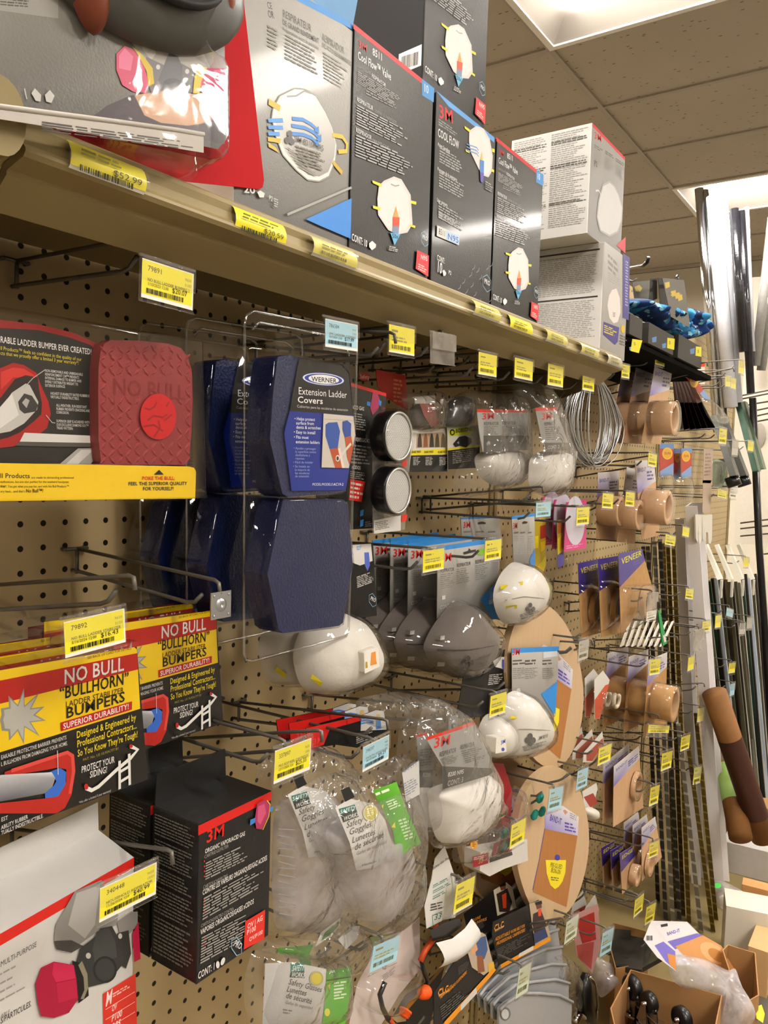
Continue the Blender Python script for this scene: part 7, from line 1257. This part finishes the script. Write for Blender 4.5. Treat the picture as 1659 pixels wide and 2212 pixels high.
for q, off, c, lb in (((660, 965, 865, 985, 925, 1440, 740, 1330), .268, M_gcard, 'big grey bandana card with yellow lettering in front of the hook end'), ((375, 1000, 540, 990, 530, 1200, 400, 1190), .16, M_gcard, 'left grey bandana card with a yellow patch'), ((550, 970, 610, 968, 610, 1160, 530, 1200), .2, mat('near_black_card', '#1d1f1f', .4), 'near black bandana card edge, left one of the pair'), ((620, 965, 660, 965, 740, 1240, 640, 1220), .21, MATS['near_black_card'], 'near black bandana card edge, right one of the pair')):
    px = Z17(*q); F = Face(off, px[2]); t = thing('bandana_card', lb, 'hanging card', F.P(*px[3])); sheet(F, px, c, 'card', t)
    if q[0] == 660:
        for x, y in ((680, 1010), (740, 1090), (775, 1110), (800, 1130)): F.poly(Z17(x, y, x+45, y-10, x+50, y+40, x+10, y+55), '#d2b85a')
        tx(F, Z17, 'SKULL', 735, 1130, 840, 1150, 40, '#d8bc58', 1); F.mb.build('print', t)
    elif q[0] == 375: F.poly(Z17(395, 1050, 440, 1030, 470, 1060, 450, 1095, 405, 1090), '#cdb45c'); F.mb.build('print', t)
# ------------------------------------------------------------------ cartons and loose stock on the deck
M_cb = mat('corrugated_cardboard', '#ab8458', .75, var=.08, vscale=20); M_cbd = mat('cardboard_inside', '#8a643e', .8, var=.08)
def onD(x, y, z): return onZ(x, y, z)
def open_carton(rim, zr, zbot, label, flaps=(), name='cardboard_carton'):
    q = [onD(*p, zr) for p in rim]; c = sum(q, V())/len(q); t = thing(name, label, 'carton', (c.x, c.y, zbot), 'open cardboard cartons'); mb = MB(); lo = [V((p.x, p.y, zbot)) for p in q]; n = len(q)
    mb.add(q+lo, [[i, (i+1) % n, n+(i+1) % n, n+i] for i in range(n)]+[list(range(n, 2*n))], M_cb); o = mb.build('carton', t); so = o.modifiers.new('thickness', 'SOLIDIFY'); so.thickness = .003
    for (i, j, dx, dz) in flaps:
        a, b = q[i], q[j]; d = V(((a+b)/2-c)); d.z = 0; d = d.normalized()*dx+V((0, 0, dz)); mb = MB(); mb.prism([a, b, b+d-(b-a)*.04, a+d+(b-a)*.04], (0, 0, .003), M_cb); mb.build('flap', t)
    return t, q
ZR = -1.12
t, q = open_carton([(1318, 2178), (1362, 2094), (1560, 2150), (1545, 2228), (1330, 2228)], ZR, DECK+.001, 'open cardboard carton of black casters at the bottom edge')
def caster(px, r, label):
    c = onD(*px, ZR-.03); t = thing('caster', label, 'caster', (c.x, c.y, ZR-.08), 'black casters'); mb = MB(); ax = V((.5, .8, 0)).normalized(); e1 = ax.cross(V((0, 0, 1))); pr = [(.25, -.011), (.85, -.011), (1, -.007), (1, .007), (.85, .011), (.25, .011)]
    mb.grid(lambda u, v: c+(e1*math.cos(6.283*u)+V((0, 0, 1))*math.sin(6.283*u))*r*pr[round(v*5)][0]+ax*pr[round(v*5)][1], 24, 5, M_blk, cu=True); mb.build('wheel', t)
    mb = MB()
    for s in (-1, 1): mb.prism([c+ax*s*.015+e1*.006, c+ax*s*.015-e1*.006, c+ax*s*.015-e1*.02-V((0, 0, .045)), c+ax*s*.015+e1*.012-V((0, 0, .045))], ax*.002, mat('chrome'))
    mb.build('fork', t, bevel=.0006); mb = MB(); b = c-V((0, 0, .05)); mb.box(b.x-.028, b.x+.028, b.y-.028, b.y+.028, b.z-.003, b.z+.002, mat('chrome')); mb.build('mounting_plate', t); mb = MB(); mb.tube([c-ax*.019, c+ax*.019], .005, mat('chrome'), 10); mb.build('axle', t)
caster((1366, 2133), .026, 'black caster standing wheel up at the back of the carton'); caster((1402, 2165), .022, 'smaller black caster lying beside the upright one'); caster((1473, 2200), .024, 'black caster near the front of the carton')
t, q = open_carton([(1318, 2050), (1322, 1992), (1400, 2012), (1400, 2080), (1330, 2092)], -1.18, DECK+.001, 'open brown carton of dark hinge packs behind the caster carton')
for k, (x, y, a) in enumerate(((1335, 2040, .3), (1352, 2052, -.2), (1345, 2066, .5), (1378, 2058, .1), (1390, 2075, -.4), (1362, 2076, .2))):
    c = onD(x, y, -1.19); t = thing('hinge_pack', ['dark metal hinge pack at the left of the brown carton', 'dark hinge pack lying across the brown carton', 'low dark hinge pack in the brown carton', 'dark hinge pack by the right wall of the carton', 'rightmost dark hinge pack', 'dark hinge pack at the carton front'][k], 'hinge pack', c, 'dark hinge packs'); mb = MB(); e = V((math.cos(a), math.sin(a), .1)); f = V((-math.sin(a), math.cos(a), .05)); mb.prism([c-e*.03-f*.045, c+e*.03-f*.045, c+e*.03+f*.045, c-e*.03+f*.045], (0, 0, .012), mat('dark_pack', '#3a3b38', .3, coat=.5, var=.4, vscale=60)); mb.build('pack', t, bevel=.003)
t, q = open_carton([(1560, 2052), (1572, 2040), (1632, 2058), (1640, 2150), (1600, 2172)], -1.16, DECK+.001, 'tall brown carton under the white box', name='cardboard_carton')
# fallen veneer packs
def fallen(q, off, label, oval=True):
    px = Z13(*q); F = Face(o=onX(*px[2], off), n=V((.75, -.45, .5)), up=(0, .2, 1)); t = thing('veneer_tape_pack', label, 'veneer tape pack', F.P(*px[-1])); sheet(F, px, '#d4d0d2', 'card', t); return t, F
t, F = fallen((1070, 325, 1250, 330, 1310, 390, 1500, 570, 1440, 600, 1330, 560, 1190, 545, 1060, 345), .36, 'fallen veneer ring pack lying on the clear bag', True)
F.poly(Z13(1090, 350, 1250, 338, 1300, 385, 1150, 430), '#dad7d8'); F.poly(Z13(1150, 430, 1300, 388, 1330, 400, 1190, 470), '#7d74c0'); F.poly(Z13(1190, 455, 1330, 398, 1420, 450, 1480, 520, 1500, 572, 1440, 598, 1340, 560, 1250, 520), '#cf9a66'); F.ell(*Z13(1385, 490)[0], 34, 18, '#dcae80', 28, 35); F.ell(*Z13(1400, 500)[0], 22, 11, '#c08a50', 28, 35); F.poly(Z13(1115, 345, 1150, 338, 1152, 352, 1118, 358), '#3f3f44'); tx(F, Z13, 'BAND-IT', 1150, 400, 1215, 380, 16, '#5a50b0', 1); F.mb.build('print', t)
t, F = fallen((1030, 420, 1060, 345, 1120, 400, 1190, 470, 1195, 580, 1100, 510), .34, 'fallen lilac card leaning left of the fallen veneer ring pack'); F.poly(Z13(1085, 450, 1130, 430, 1190, 480, 1195, 578, 1140, 530), '#7d74c0'); F.poly(Z13(1150, 490, 1190, 500, 1195, 575, 1160, 545), '#c98a4c'); F.bars(*Z13(1045, 400)[0], *Z13(1075, 400)[0], *Z13(1045, 425)[0], '#3f3f44', 14); F.mb.build('print', t)
Fb = Face(o=onD(*Z13(1400, 700)[0], -1.14), n=V((.6, -.5, .62)), up=(0, .2, 1)); t = thing('clear_plastic_bag', 'large crumpled milky bag spilling over the caster carton', 'plastic bag', Fb.P(*Z13(1500, 840)[0])); dome(Fb, Z13(1200, 500, 1350, 520, 1480, 570, 1540, 580, 1590, 800, 1560, 850, 1440, 850, 1410, 710, 1210, 640), .0, .03, M_bagm, 'bag', t, wr=.03, wf=16, seed=8, rings=14, n=50)
Fb = Face(o=onD(*Z13(860, 560)[0], -1.2), n=V((.6, -.5, .62)), up=(0, .2, 1)); t = thing('clear_plastic_bag', 'crumpled clear bag lying left of the caster carton', 'plastic bag', Fb.P(*Z13(830, 690)[0])); dome(Fb, Z13(770, 490, 860, 530, 940, 570, 840, 700, 800, 690, 780, 600), .0, .03, M_bagm, 'bag', t, wr=.025, wf=18, seed=18, rings=12, n=40)
# boxes on the deck
def dbox(corner, zb, wx, wy, hz, m, label, name='small_box', rot=0, cat='box', edge=.0015, group=None):
    """box by the photo position of its near bottom corner"""
    p = onD(*corner, zb); t = thing(name, label, cat, p, group); c, s = math.cos(rot), math.sin(rot); R2 = lambda x, y: V((p.x+c*x-s*y, p.y+s*x+c*y, zb)); mb = MB(); mb.prism([R2(0, 0), R2(wx, 0), R2(wx, wy), R2(0, wy)], (0, 0, hz), m); mb.build('box', t, bevel=edge); return t
dbox((1562, 2075), DECK+.001, .12, .10, .155, M_wp, 'upright white box standing on the deck', 'white_box', .25); dbox((1601, 1940), DECK+.001, .16, .05, .045, mat('bare_wood', '#cfa06c', .6, var=.1, vscale=12), 'upper bare wood block near the right edge', 'wood_block', .1, 'wood block'); dbox((1588, 1975), DECK+.001, .2, .05, .035, MATS['bare_wood'], 'lower bare wood block behind the white box', 'wood_block', .1, 'wood block')
dbox((1560, 1880), DECK+.001, .34, .22, .10, mat('grey_white_tray', '#c4c2c0', .5), 'long grey white tray below the cardboard tubes', 'white_tray', .08, 'tray'); dbox((1558, 1820), DECK+.001, .34, .10, .16, M_cb, 'brown cardboard bin holding the cardboard tubes', 'cardboard_bin', .08, 'carton')
dbox((1610, 2140), DECK+.001, .05, .16, .12, mat('kraft_card', '#c6a478', .7, var=.05), 'tan card box at the right edge beside the milky bag', 'small_box', 0)
Fb = Face(o=onD(1575, 1945, DECK+.02), n=V((.3, -.5, .8)), up=(0, 1, .3)); t = thing('clear_plastic_bag', 'small clear bag with a green sticker behind the white box', 'plastic bag', Fb.P(1575, 1962)); dome(Fb, [(1540, 1912), (1560, 1900), (1592, 1918), (1612, 1935), (1580, 1965), (1550, 1950)], 0, .02, M_bagm, 'bag', t, wr=.02, wf=30, seed=2); Gs = Face(o=Fb.Q(0, 0, .03), n=Fb.n, up=Fb.b); Gs.ell(1550, 1913, 8, 6, '#3fc84a', 14); Gs.mb.build('green_sticker', t)
Gs = Face(o=onD(1640, 2190, -1.2), n=V((.4, -.6, .6)), up=(0, .2, 1)); t = thing('yellow_sticker', 'bright yellow price sticker at the lower right corner', 'sticker', Gs.P(1640, 2205)); Gs.poly([(1631, 2176), (1645, 2170), (1652, 2190), (1648, 2210), (1634, 2200)], '#e0d62c'); Gs.mb.build('sticker', t)

# white slats and the black post
for k in range(8):
    x = 560+k*42; a = onX(*Z15(x+60+k*4, 560)[0], .10+.012*k); b = onX(*Z15(x, 745)[0], .11+.012*k); t = thing('plant_stake', ['nearest', 'second', 'third', 'fourth', 'fifth', 'sixth', 'seventh', 'farthest'][k]+' white stake of the fan below the purple topped veneer packs', 'stake', b, 'white stakes'); mb = MB(); w = V((0, .012, 0)); mb.prism([a-w*.6, a+w*.6, b+w, b-w], V((.004, 0, 0)), M_wp); mb.build('stake_body', t)
a = onX(*Z15(835, 480)[0], .215); b = onX(*Z15(880, 735)[0], .215); t = thing('green_card', 'green card with a white patch at the end of the white stakes', 'hanging card', b); mb = MB(); w = V((0, .02, 0)); mb.prism([a-w*.4, a+w*.4, b+w, b-w], V((.003, 0, 0)), mat('green_card', '#1f9a54', .4)); mb.build('card', t); mb = MB(); c = a+(b-a)*.72+V((.0035, 0, 0)); mb.prism([c-w*.5, c+w*.6, c+w*.6+(b-a)*.2, c-w*.4+(b-a)*.2], V((.0008, 0, 0)), M_wp); mb.build('white_patch', t)
a = onY(1640, 1180, 3.3); b = onZ(1690, 1830, DECK); b = V((onY(1676, 1700, 3.3))); t = thing('black_post', 'black square post rising along the right edge', 'post', b); mb = MB(); a2 = onY(1626, 860, 3.3); mb.tube([b, a, a2], .016, MATS['black_plastic'], 4); mb.build('post', t)
# ------------------------------------------------------------------ remaining price tags, each on its own hook
def auto_hook(t, label, off, dz=.030, plate=False, prong=True):
    """double wire hook from the pegboard to the tag"""
    p = t.location; w = [c for c in t.children if c.name.startswith(('paper', 'tag_hold'))][0]
    z = max(v.co.z for v in w.data.vertices)+p.z; y = p.y; tipx = WX+off-.028
    h = thing('peg_hook', label, 'hook', V((WX, y, z-dz)))
    zt = z-.026; zr = zt-.004; mb = MB()
    mb.tube([(WX-.003, y, zr), (WX+.006, y, zr), (tipx-.016, y, zt-.004), (tipx-.006, y, zt-.002), (tipx+.004, y, zt+.008)], HOOKR, M_wire, 7); mb.build('prong', h)
    mb = MB(); mb.tube([(WX+.005, y, zr-.003), (WX+.005, y, z-.004)], HOOKR, M_wire, 6); mb.tube([(WX+.005, y-.013, z-.004), (WX+.005, y+.013, z-.004)], HOOKR, M_wire, 6)
    for s in (-1, 1): mb.tube([(WX+.005, y+s*.0127, z-.004), (WX-.003, y+s*.0127, z-.004)], HOOKR, M_wire, 6)
    mb.build('back_clip', h)
    mb = MB(); mb.tube([(WX+.007, y, z-.004), (WX+off-.010, y, z+.001), (WX+off-.003, y, z), (WX+off-.0015, y, z-.008)], HOOKR*.92, M_wire, 7); mb.build('label_arm', h)
    return h
TG = [
 ((840, 700), (895, 712), (838, 760), .24, 'y', 'under the shelf, right of the ladder covers'),
 ((932, 722), (982, 731), (930, 778), .24, 'c', 'with two cut outs and no paper, under the shelf'),
 ((1034, 760), (1073, 769), (1033, 808), .235, 'y', 'under the shelf, over the knee pad packs'),
 ((1112, 772), (1151, 782), (1109, 815), .235, 'y', 'under the shelf, over the wide grey respirator bag'),
 ((1184, 785), (1217, 793), (1182, 831), .235, 'y', 'under the shelf, over the narrow respirator bag'),
 ((1259, 801), (1284, 807), (1258, 842), .23, 'y', 'under the shelf, in front of the wire coil'),
 ((1343, 786), (1360, 790), (1341, 815), .22, 'y', 'just past the end of the shelf'),
 ((914, 1191), (959, 1184), (912, 1238), .24, 'y', 'in front of the row of grey mask cards'),
 ((1048, 1169), (1083, 1164), (1046, 1213), .235, 'y', 'at the right corner of the front grey mask card'),
 ((1158, 1086), (1190, 1084), (1156, 1118), .24, 'b', 'above the white mask with yellow straps'),
 ((1060, 1504), (1094, 1494), (1058, 1550), .25, 'y', 'in front of the small valved mask'),
 ((1105, 1783), (1136, 1766), (1104, 1833), .25, 'y', 'in front of the teal ear plug pack'),
 ((986, 1912), (1026, 1892), (985, 1972), .26, 'y', 'beside the curled white card'),
 ((807, 2044), (864, 2020), (807, 2097), .265, 'b', 'in front of the corded ear plugs'),
 ((1122, 2094), (1148, 2078), (1118, 2155), .26, 'g', 'over the grey plastic caps'),
 ((1224, 1992), (1250, 1974), (1222, 2038), .24, 'g', 'beside the pink and red pack, over the carton of hinge packs'),
 ((1302, 2016), (1326, 2003), (1298, 2066), .24, 'b', 'hanging over the brown carton of hinge packs'),
 ((1188, 1706), (1217, 1698), (1187, 1752), .25, 'b', 'on the lower wooden oval'),
 ((1248, 1666), (1271, 1657), (1247, 1706), .24, 'b', 'at the right rim of the lower wooden oval'),
 ((1251, 1386), (1272, 1380), (1250, 1428), .25, 'n', 'on the upper wooden oval'),
 ((1246, 1097), (1273, 1095), (1246, 1135), .235, 'y', 'below the pink pad cards hook'),
 ((1302, 1065), (1325, 1068), (1311, 1098), .235, 'y', 'left one of two over the second row of veneer rolls'),
 ((1352, 1062), (1371, 1065), (1361, 1094), .235, 'y', 'right one of two over the second row of veneer rolls'),
 ((1401, 978), (1419, 983), (1407, 1007), .24, 'y', 'above the front veneer roll of the second row'),
 ((1416, 757), (1436, 763), (1422, 789), .235, 'y', 'over the top veneer roll pack'),
 ((1463, 756), (1480, 763), (1471, 783), .235, 'y', 'below the far bandana tray'),
 ((1596, 778), (1608, 781), (1595, 806), .235, 'p', 'high up in front of the translucent white rolls'),
 ((1567, 812), (1578, 814), (1566, 834), .235, 'p', 'left one of a close pair before the chrome rolls'), ((1579, 816), (1590, 819), (1578, 838), .235, 'p', 'right one of a close pair before the chrome rolls'),
 ((1554, 925), (1570, 928), (1553, 958), .235, 'y', 'beside the red fan, over the pipe packs'),
 ((1616, 952), (1628, 955), (1616, 973), .235, 'y', 'at the tip of the slanting green packs'), ((1582, 951), (1595, 954), (1580, 982), .235, 'n', 'without yellow paper, among the pipe packs'),
 ((1551, 1056), (1570, 1061), (1560, 1075), .235, 'y', 'tilted one right of the suction hook pack'), ((1577, 1052), (1592, 1055), (1586, 1076), .235, 'w', 'pale one beside the tilted tag by the suction hooks'),
 ((1475, 1137), (1489, 1141), (1483, 1159), .24, 'y', 'left of the white plastic brackets'), ((1438, 1154), (1459, 1159), (1448, 1178), .24, 'y', 'over the purple topped veneer packs'),
 ((1607, 1204), (1618, 1206), (1609, 1224), .235, 'y', 'at the end of the slanted shelf brackets'),
 ((1482, 1271), (1498, 1274), (1490, 1294), .24, 'y', 'in front of the brass strips, topmost there'),
 ((1570, 1313), (1584, 1318), (1579, 1333), .235, 'b', 'near the tips of the slanted shelf brackets'),
 ((1518, 1343), (1534, 1341), (1530, 1363), .24, 'y', 'left one of two at the white profile'), ((1546, 1330), (1558, 1329), (1553, 1355), .235, 'y', 'right one of two at the white profile'),
 ((1401, 1285), (1421, 1283), (1413, 1314), .25, 'c', 'clear and empty at the purple topped veneer packs'), ((1397, 1322), (1418, 1317), (1398, 1341), .25, 'w', 'white one with a bar code below the clear empty holder'),
 ((1614, 1335), (1626, 1335), (1615, 1358), .235, 'n', 'dull one over the dark mouldings, right of two'), ((1598, 1346), (1610, 1346), (1604, 1370), .235, 'n', 'dull one over the dark mouldings, left of two'),
 ((1501, 1366), (1521, 1362), (1506, 1401), .245, 'c', 'large clear empty holder on the white profile'),
 ((1405, 1426), (1427, 1423), (1414, 1457), .245, 'y', 'over the tan veneer rolls of the fourth row'),
 ((1487, 1421), (1500, 1417), (1495, 1446), .24, 'y', 'on the white profile beside the tan veneer rolls'),
 ((1575, 1433), (1589, 1431), (1584, 1453), .235, 'y', 'over the kraft cardboard tubes'), ((1578, 1478), (1588, 1475), (1581, 1502), .235, 'b', 'just above the tops of the cardboard tubes'),
 ((1401, 1566), (1446, 1568), (1420, 1583), .24, 'y', 'lying nearly flat below the tan veneer roll'),
 ((1508, 1531), (1521, 1528), (1511, 1559), .24, 'p', 'on the white profile, level with the tan roll ring'),
 ((1472, 1593), (1491, 1586), (1481, 1619), .24, 'y', 'before the brass strips, below the flat lying tag'),
 ((1294, 1617), (1321, 1606), (1299, 1651), .25, 'y', 'bright one between the two wooden ovals and the slanted cards'),
 ((1431, 1628), (1453, 1621), (1444, 1660), .24, 'y', 'before the dark slotted strips, upper of three'), ((1500, 1659), (1516, 1655), (1505, 1693), .24, 'p', 'on the lower part of the white profile'),
 ((1406, 1702), (1425, 1695), (1412, 1738), .245, 'y', 'before the dark slotted strips, middle of three'), ((1404, 1823), (1424, 1815), (1408, 1852), .25, 'y', 'before the dark slotted strips, lowest of three'),
 ((1372, 1945), (1391, 1929), (1378, 1974), .245, 'y', 'left one of two above the fallen veneer pack'), ((1397, 1960), (1417, 1949), (1404, 1992), .245, 'y', 'right one of two above the fallen veneer pack'),
]
NMC = {'y': 'yellow', 'b': 'pale blue', 'p': 'pale yellow', 'w': 'white', 'g': 'grey green', 'n': 'greyish', 'c': 'clear'}
SKIP = ('zzz', 'white one with a bar code')
for tl, tr, bl, off, c, wh in TG:
    small = tl[0] > 1280
    if c == 'c':
        t = tag(tl, tr, bl, off, 'clear tag holder '+wh, 'n', paper=False, hold=M_hold2)
        if 'cut outs' in wh: t['label'] = 'clear empty tag holder with two cut outs, under the shelf'
    else: t = tag(tl, tr, bl, off, NMC[c]+' price tag '+wh, c, fine=tr[0]-tl[0] > 14)
    if not wh.startswith(SKIP): auto_hook(t, 'wire hook behind the '+NMC[c]+' tag '+' '.join(wh.split()[:8]), off)
for nm in ('yellow price tag reading 25.33', 'pale blue price tag above the safety goggle', 'yellow price tag reading 40.99'):
    for o in list(COL.objects):
        if o.get('label', '').startswith(nm) and '40.99' not in nm: auto_hook(o, 'wire hook behind the '+' '.join(nm.split()[:9]), .262)
# curved tags in the price channel of the shelf
def curved(x0, y0, x1, y1, label, c='#ece03a', txt=None, lift=.0, clip=False):
    so = SO; a = onX(x0, y0, so-.002); b = onX(x1, y1, so-.002); t = thing('shelf_tag', label, 'price tag', V((a.x, (a.y+b.y)/2, SZ-.018)), 'tags in the shelf channel')
    pr = [(-.0030, -.0005), (-.0008, -.003), (.0015, -.008), (.0020, -.0125), (.0008, -.0175), (-.0005, -.0195)]
    pr = [(x+lift*(1+.6*math.sin(i*.6)), z) for i, (x, z) in enumerate(pr)]
    P = lambda u, v, e=0: V((WX+so+pr[min(5, int(v*5))][0]*(1-(v*5) % 1)+pr[min(5, int(v*5)+1)][0]*((v*5) % 1)+e, a.y+(b.y-a.y)*u, SZ+pr[min(5, int(v*5))][1]*(1-(v*5) % 1)+pr[min(5, int(v*5)+1)][1]*((v*5) % 1)))
    mb = MB(); mb.grid(lambda u, v: P(u, v*.999), 6, 10, ink('#e8e6de')); mb.grid(lambda u, v: P(u, v*.80, .0003), 6, 8, ink(c, .35))
    if txt:
        G = Face(o=P(0, .55, .0012), n=(1, 0, -.12)); L_ = (b.y-a.y); G.mb = mb
        G.utext(txt, L_*.52, -.004, L_*.40, .0042, '#4a4a20'); G.ubars(L_*.1, -.0085, L_*.80, -.0045, '#2a2a18', 40); G.ufine(L_*.1, .001, L_*.8, .006, 2, '#8a8440', words=4)
    else: 
        G = Face(o=P(0, .5, .0012), n=(1, 0, -.1)); L_ = (b.y-a.y); G.mb = mb; G.ufine(L_*.15, -.002, L_*.8, .003, 2, '#a59c50', words=4); G.ubars(L_*.15, -.006, L_*.75, -.003, '#77723a', 26)
    mb.build('paper_label', t)
    if clip:
        mb = MB(); mb.grid(lambda u, v: P(u*1.06-.03, v*.999, .0016), 6, 8, M_hold); mb.build('clear_cover', t)
    return t
curved(143, 282, 306, 366, 'yellow shelf tag reading 52.99 below the red blister card', txt='$52.99', lift=.0012, clip=True); curved(503, 437, 612, 497, 'yellow shelf tag reading 20.59 below the big grey box', txt='$20.59'); curved(664, 494, 758, 540, 'pale yellow clipped shelf tag below the blue box corner', '#e2d86c', lift=.003, clip=True)
curved(1015, 640, 1070, 668, 'pale yellow clipped shelf tag below the cool blue edged box', '#e2d86c', lift=.003, clip=True); curved(1098, 672, 1146, 697, 'bright yellow shelf tag left of the white boxes'); curved(1172, 704, 1216, 727, 'pale yellow clipped shelf tag below the lower white box', '#e2d86c', lift=.003, clip=True); curved(1247, 733, 1284, 752, 'pale yellow clipped shelf tag second from the shelf end', '#e2d86c', lift=.003, clip=True); curved(1305, 756, 1335, 772, 'clear clipped shelf tag at the very end of the shelf', '#cfc6a4', lift=.003, clip=True)
# more plain hooks that carry goods
for a, b, lb, k in (((860, 806), (1010, 785), 'hook above the knee pad packs, tip turned up', {}), ((925, 1100), (1140, 1082), 'bare double hook between the masks and the respirator bags', {}), ((1085, 1376), (1230, 1412), 'hook carrying the lower white mask card', dict(off=.21)), ((1060, 1415), (1235, 1412), 'hook with a turned up tip just above the lower mask card', dict(off=.2)),
    ((1080, 1665), (1222, 1683), 'hook crossing in front of the lower wooden oval top', dict(off=.24, arm=False)), ((1080, 1715), (1165, 1728), 'hook over the teal ear plug pack', dict(off=.22, arm=False)), ((1040, 2040), (1075, 2100), 'hook through the lowest black card', dict(off=.24, arm=False)), ((1040, 1950), (1185, 2000), 'hook through the upper black card', dict(off=.25)),
    ((1225, 1320), (1395, 1310), 'long double hook in front of the purple topped veneer packs', {}), ((1280, 1400), (1440, 1392), 'long hook over the fourth row of veneer rolls', {}), ((1260, 1600), (1380, 1598), 'long hook over the slanted white header cards', {}), ((1230, 1640), (1290, 1645), 'hook crossing below the upper wooden oval', dict(off=.2, arm=False)),
    ((1270, 1745), (1385, 1755), 'hook carrying the fifth row veneer packs', {}), ((1270, 1810), (1385, 1835), 'hook carrying the sixth row veneer packs', {}), ((1260, 1920), (1370, 1950), 'hook carrying the lowest row of veneer packs', {}), ((1200, 1290), (1250, 1380), 'hook carrying the upper wooden oval', dict(off=.2, arm=False)),
    ((1300, 855), (1520, 812), 'long hook carrying the top row of veneer roll packs', dict(off=.25)), ((1240, 1030), (1390, 1005), 'hook carrying the second row of veneer roll packs', {}), ((1200, 1120), (1290, 1098), 'hook carrying the pink pad cards', {}), ((1340, 1500), (1500, 1490), 'hook carrying the twist part cards', {}), ((1390, 960), (1520, 945), 'hook carrying the sun emblem cards', dict(off=.22)), ((1390, 850), (1545, 805), 'hook carrying the red fan cards', dict(off=.24)),
    ((940, 1890), (985, 1905), 'hook through the curled white card', dict(off=.24, arm=False)), ((870, 2160), (910, 2210), 'hook below the ear plug pack at the bottom edge', dict(off=.22, arm=False)), ((840, 1490), (1060, 1500), 'hook behind the small valved mask', dict(off=.22, arm=False))):
    hook(a, b, lb, **k)
hook((510, 1552), (770, 1602), 'double hook carrying the rear safety goggle bag', off=.225); hook((668, 1532), (930, 1566), 'double hook with a zinc plate above the large respirator bag', off=.225, plate=True)
# big black hooks on top of the rack and wires at the far right
for pts, r, lb in ((((1350, 580), (1390, 573), (1398, 566), (1401, 556)), .0045, 'thick black hook sticking out above the white boxes'), (((1440, 618), (1452, 612), (1460, 606), (1464, 596)), .0045, 'black hook tip in front of the big grey bandana card')):
    q = [onX(*p, o_) for p, o_ in zip(pts, (.06, .20, .215, .22) if pts[0][0] < 1400 else (.18, .24, .25, .252))]; t = thing('black_hook', lb, 'hook', q[0]); mb = MB(); mb.tube(q, r, MATS['black_plastic'], 10); mb.build('hook_rod', t)
wd = ['topmost', 'second', 'third', 'fourth', 'fifth', 'sixth', 'seventh', 'eighth', 'ninth', 'tenth']
for k, (a, b) in enumerate((((1545, 866), (1659, 843)), ((1552, 872), (1680, 846)), ((1560, 884), (1690, 862)), ((1628, 888), (1700, 872)), ((1628, 900), (1700, 884)), ((1628, 912), (1700, 898)), ((1600, 1130), (1690, 1118)), ((1600, 1142), (1690, 1132)), ((1600, 1158), (1690, 1150)), ((1640, 1198), (1690, 1192)))):
    p, q = onY(*a, 3.9), onY(*b, 3.7); t = thing('wire_prong', wd[k]+' bare wire prong at the right edge, counted downwards', 'hook', p, 'bare wires at the right edge'); mb = MB(); mb.tube([p, q], .0035, M_wire, 6); o = mb.build('wire', t)

hook((800, 800), (870, 792), 'shaded hook carrying the bright red card', off=.12, arm=False); hook((1350, 618), (1372, 612), 'hook carrying the left grey bandana card', off=.17, arm=False); hook((1225, 1895), (1262, 1935), 'hook carrying the red and clear cards', off=.18, arm=False)
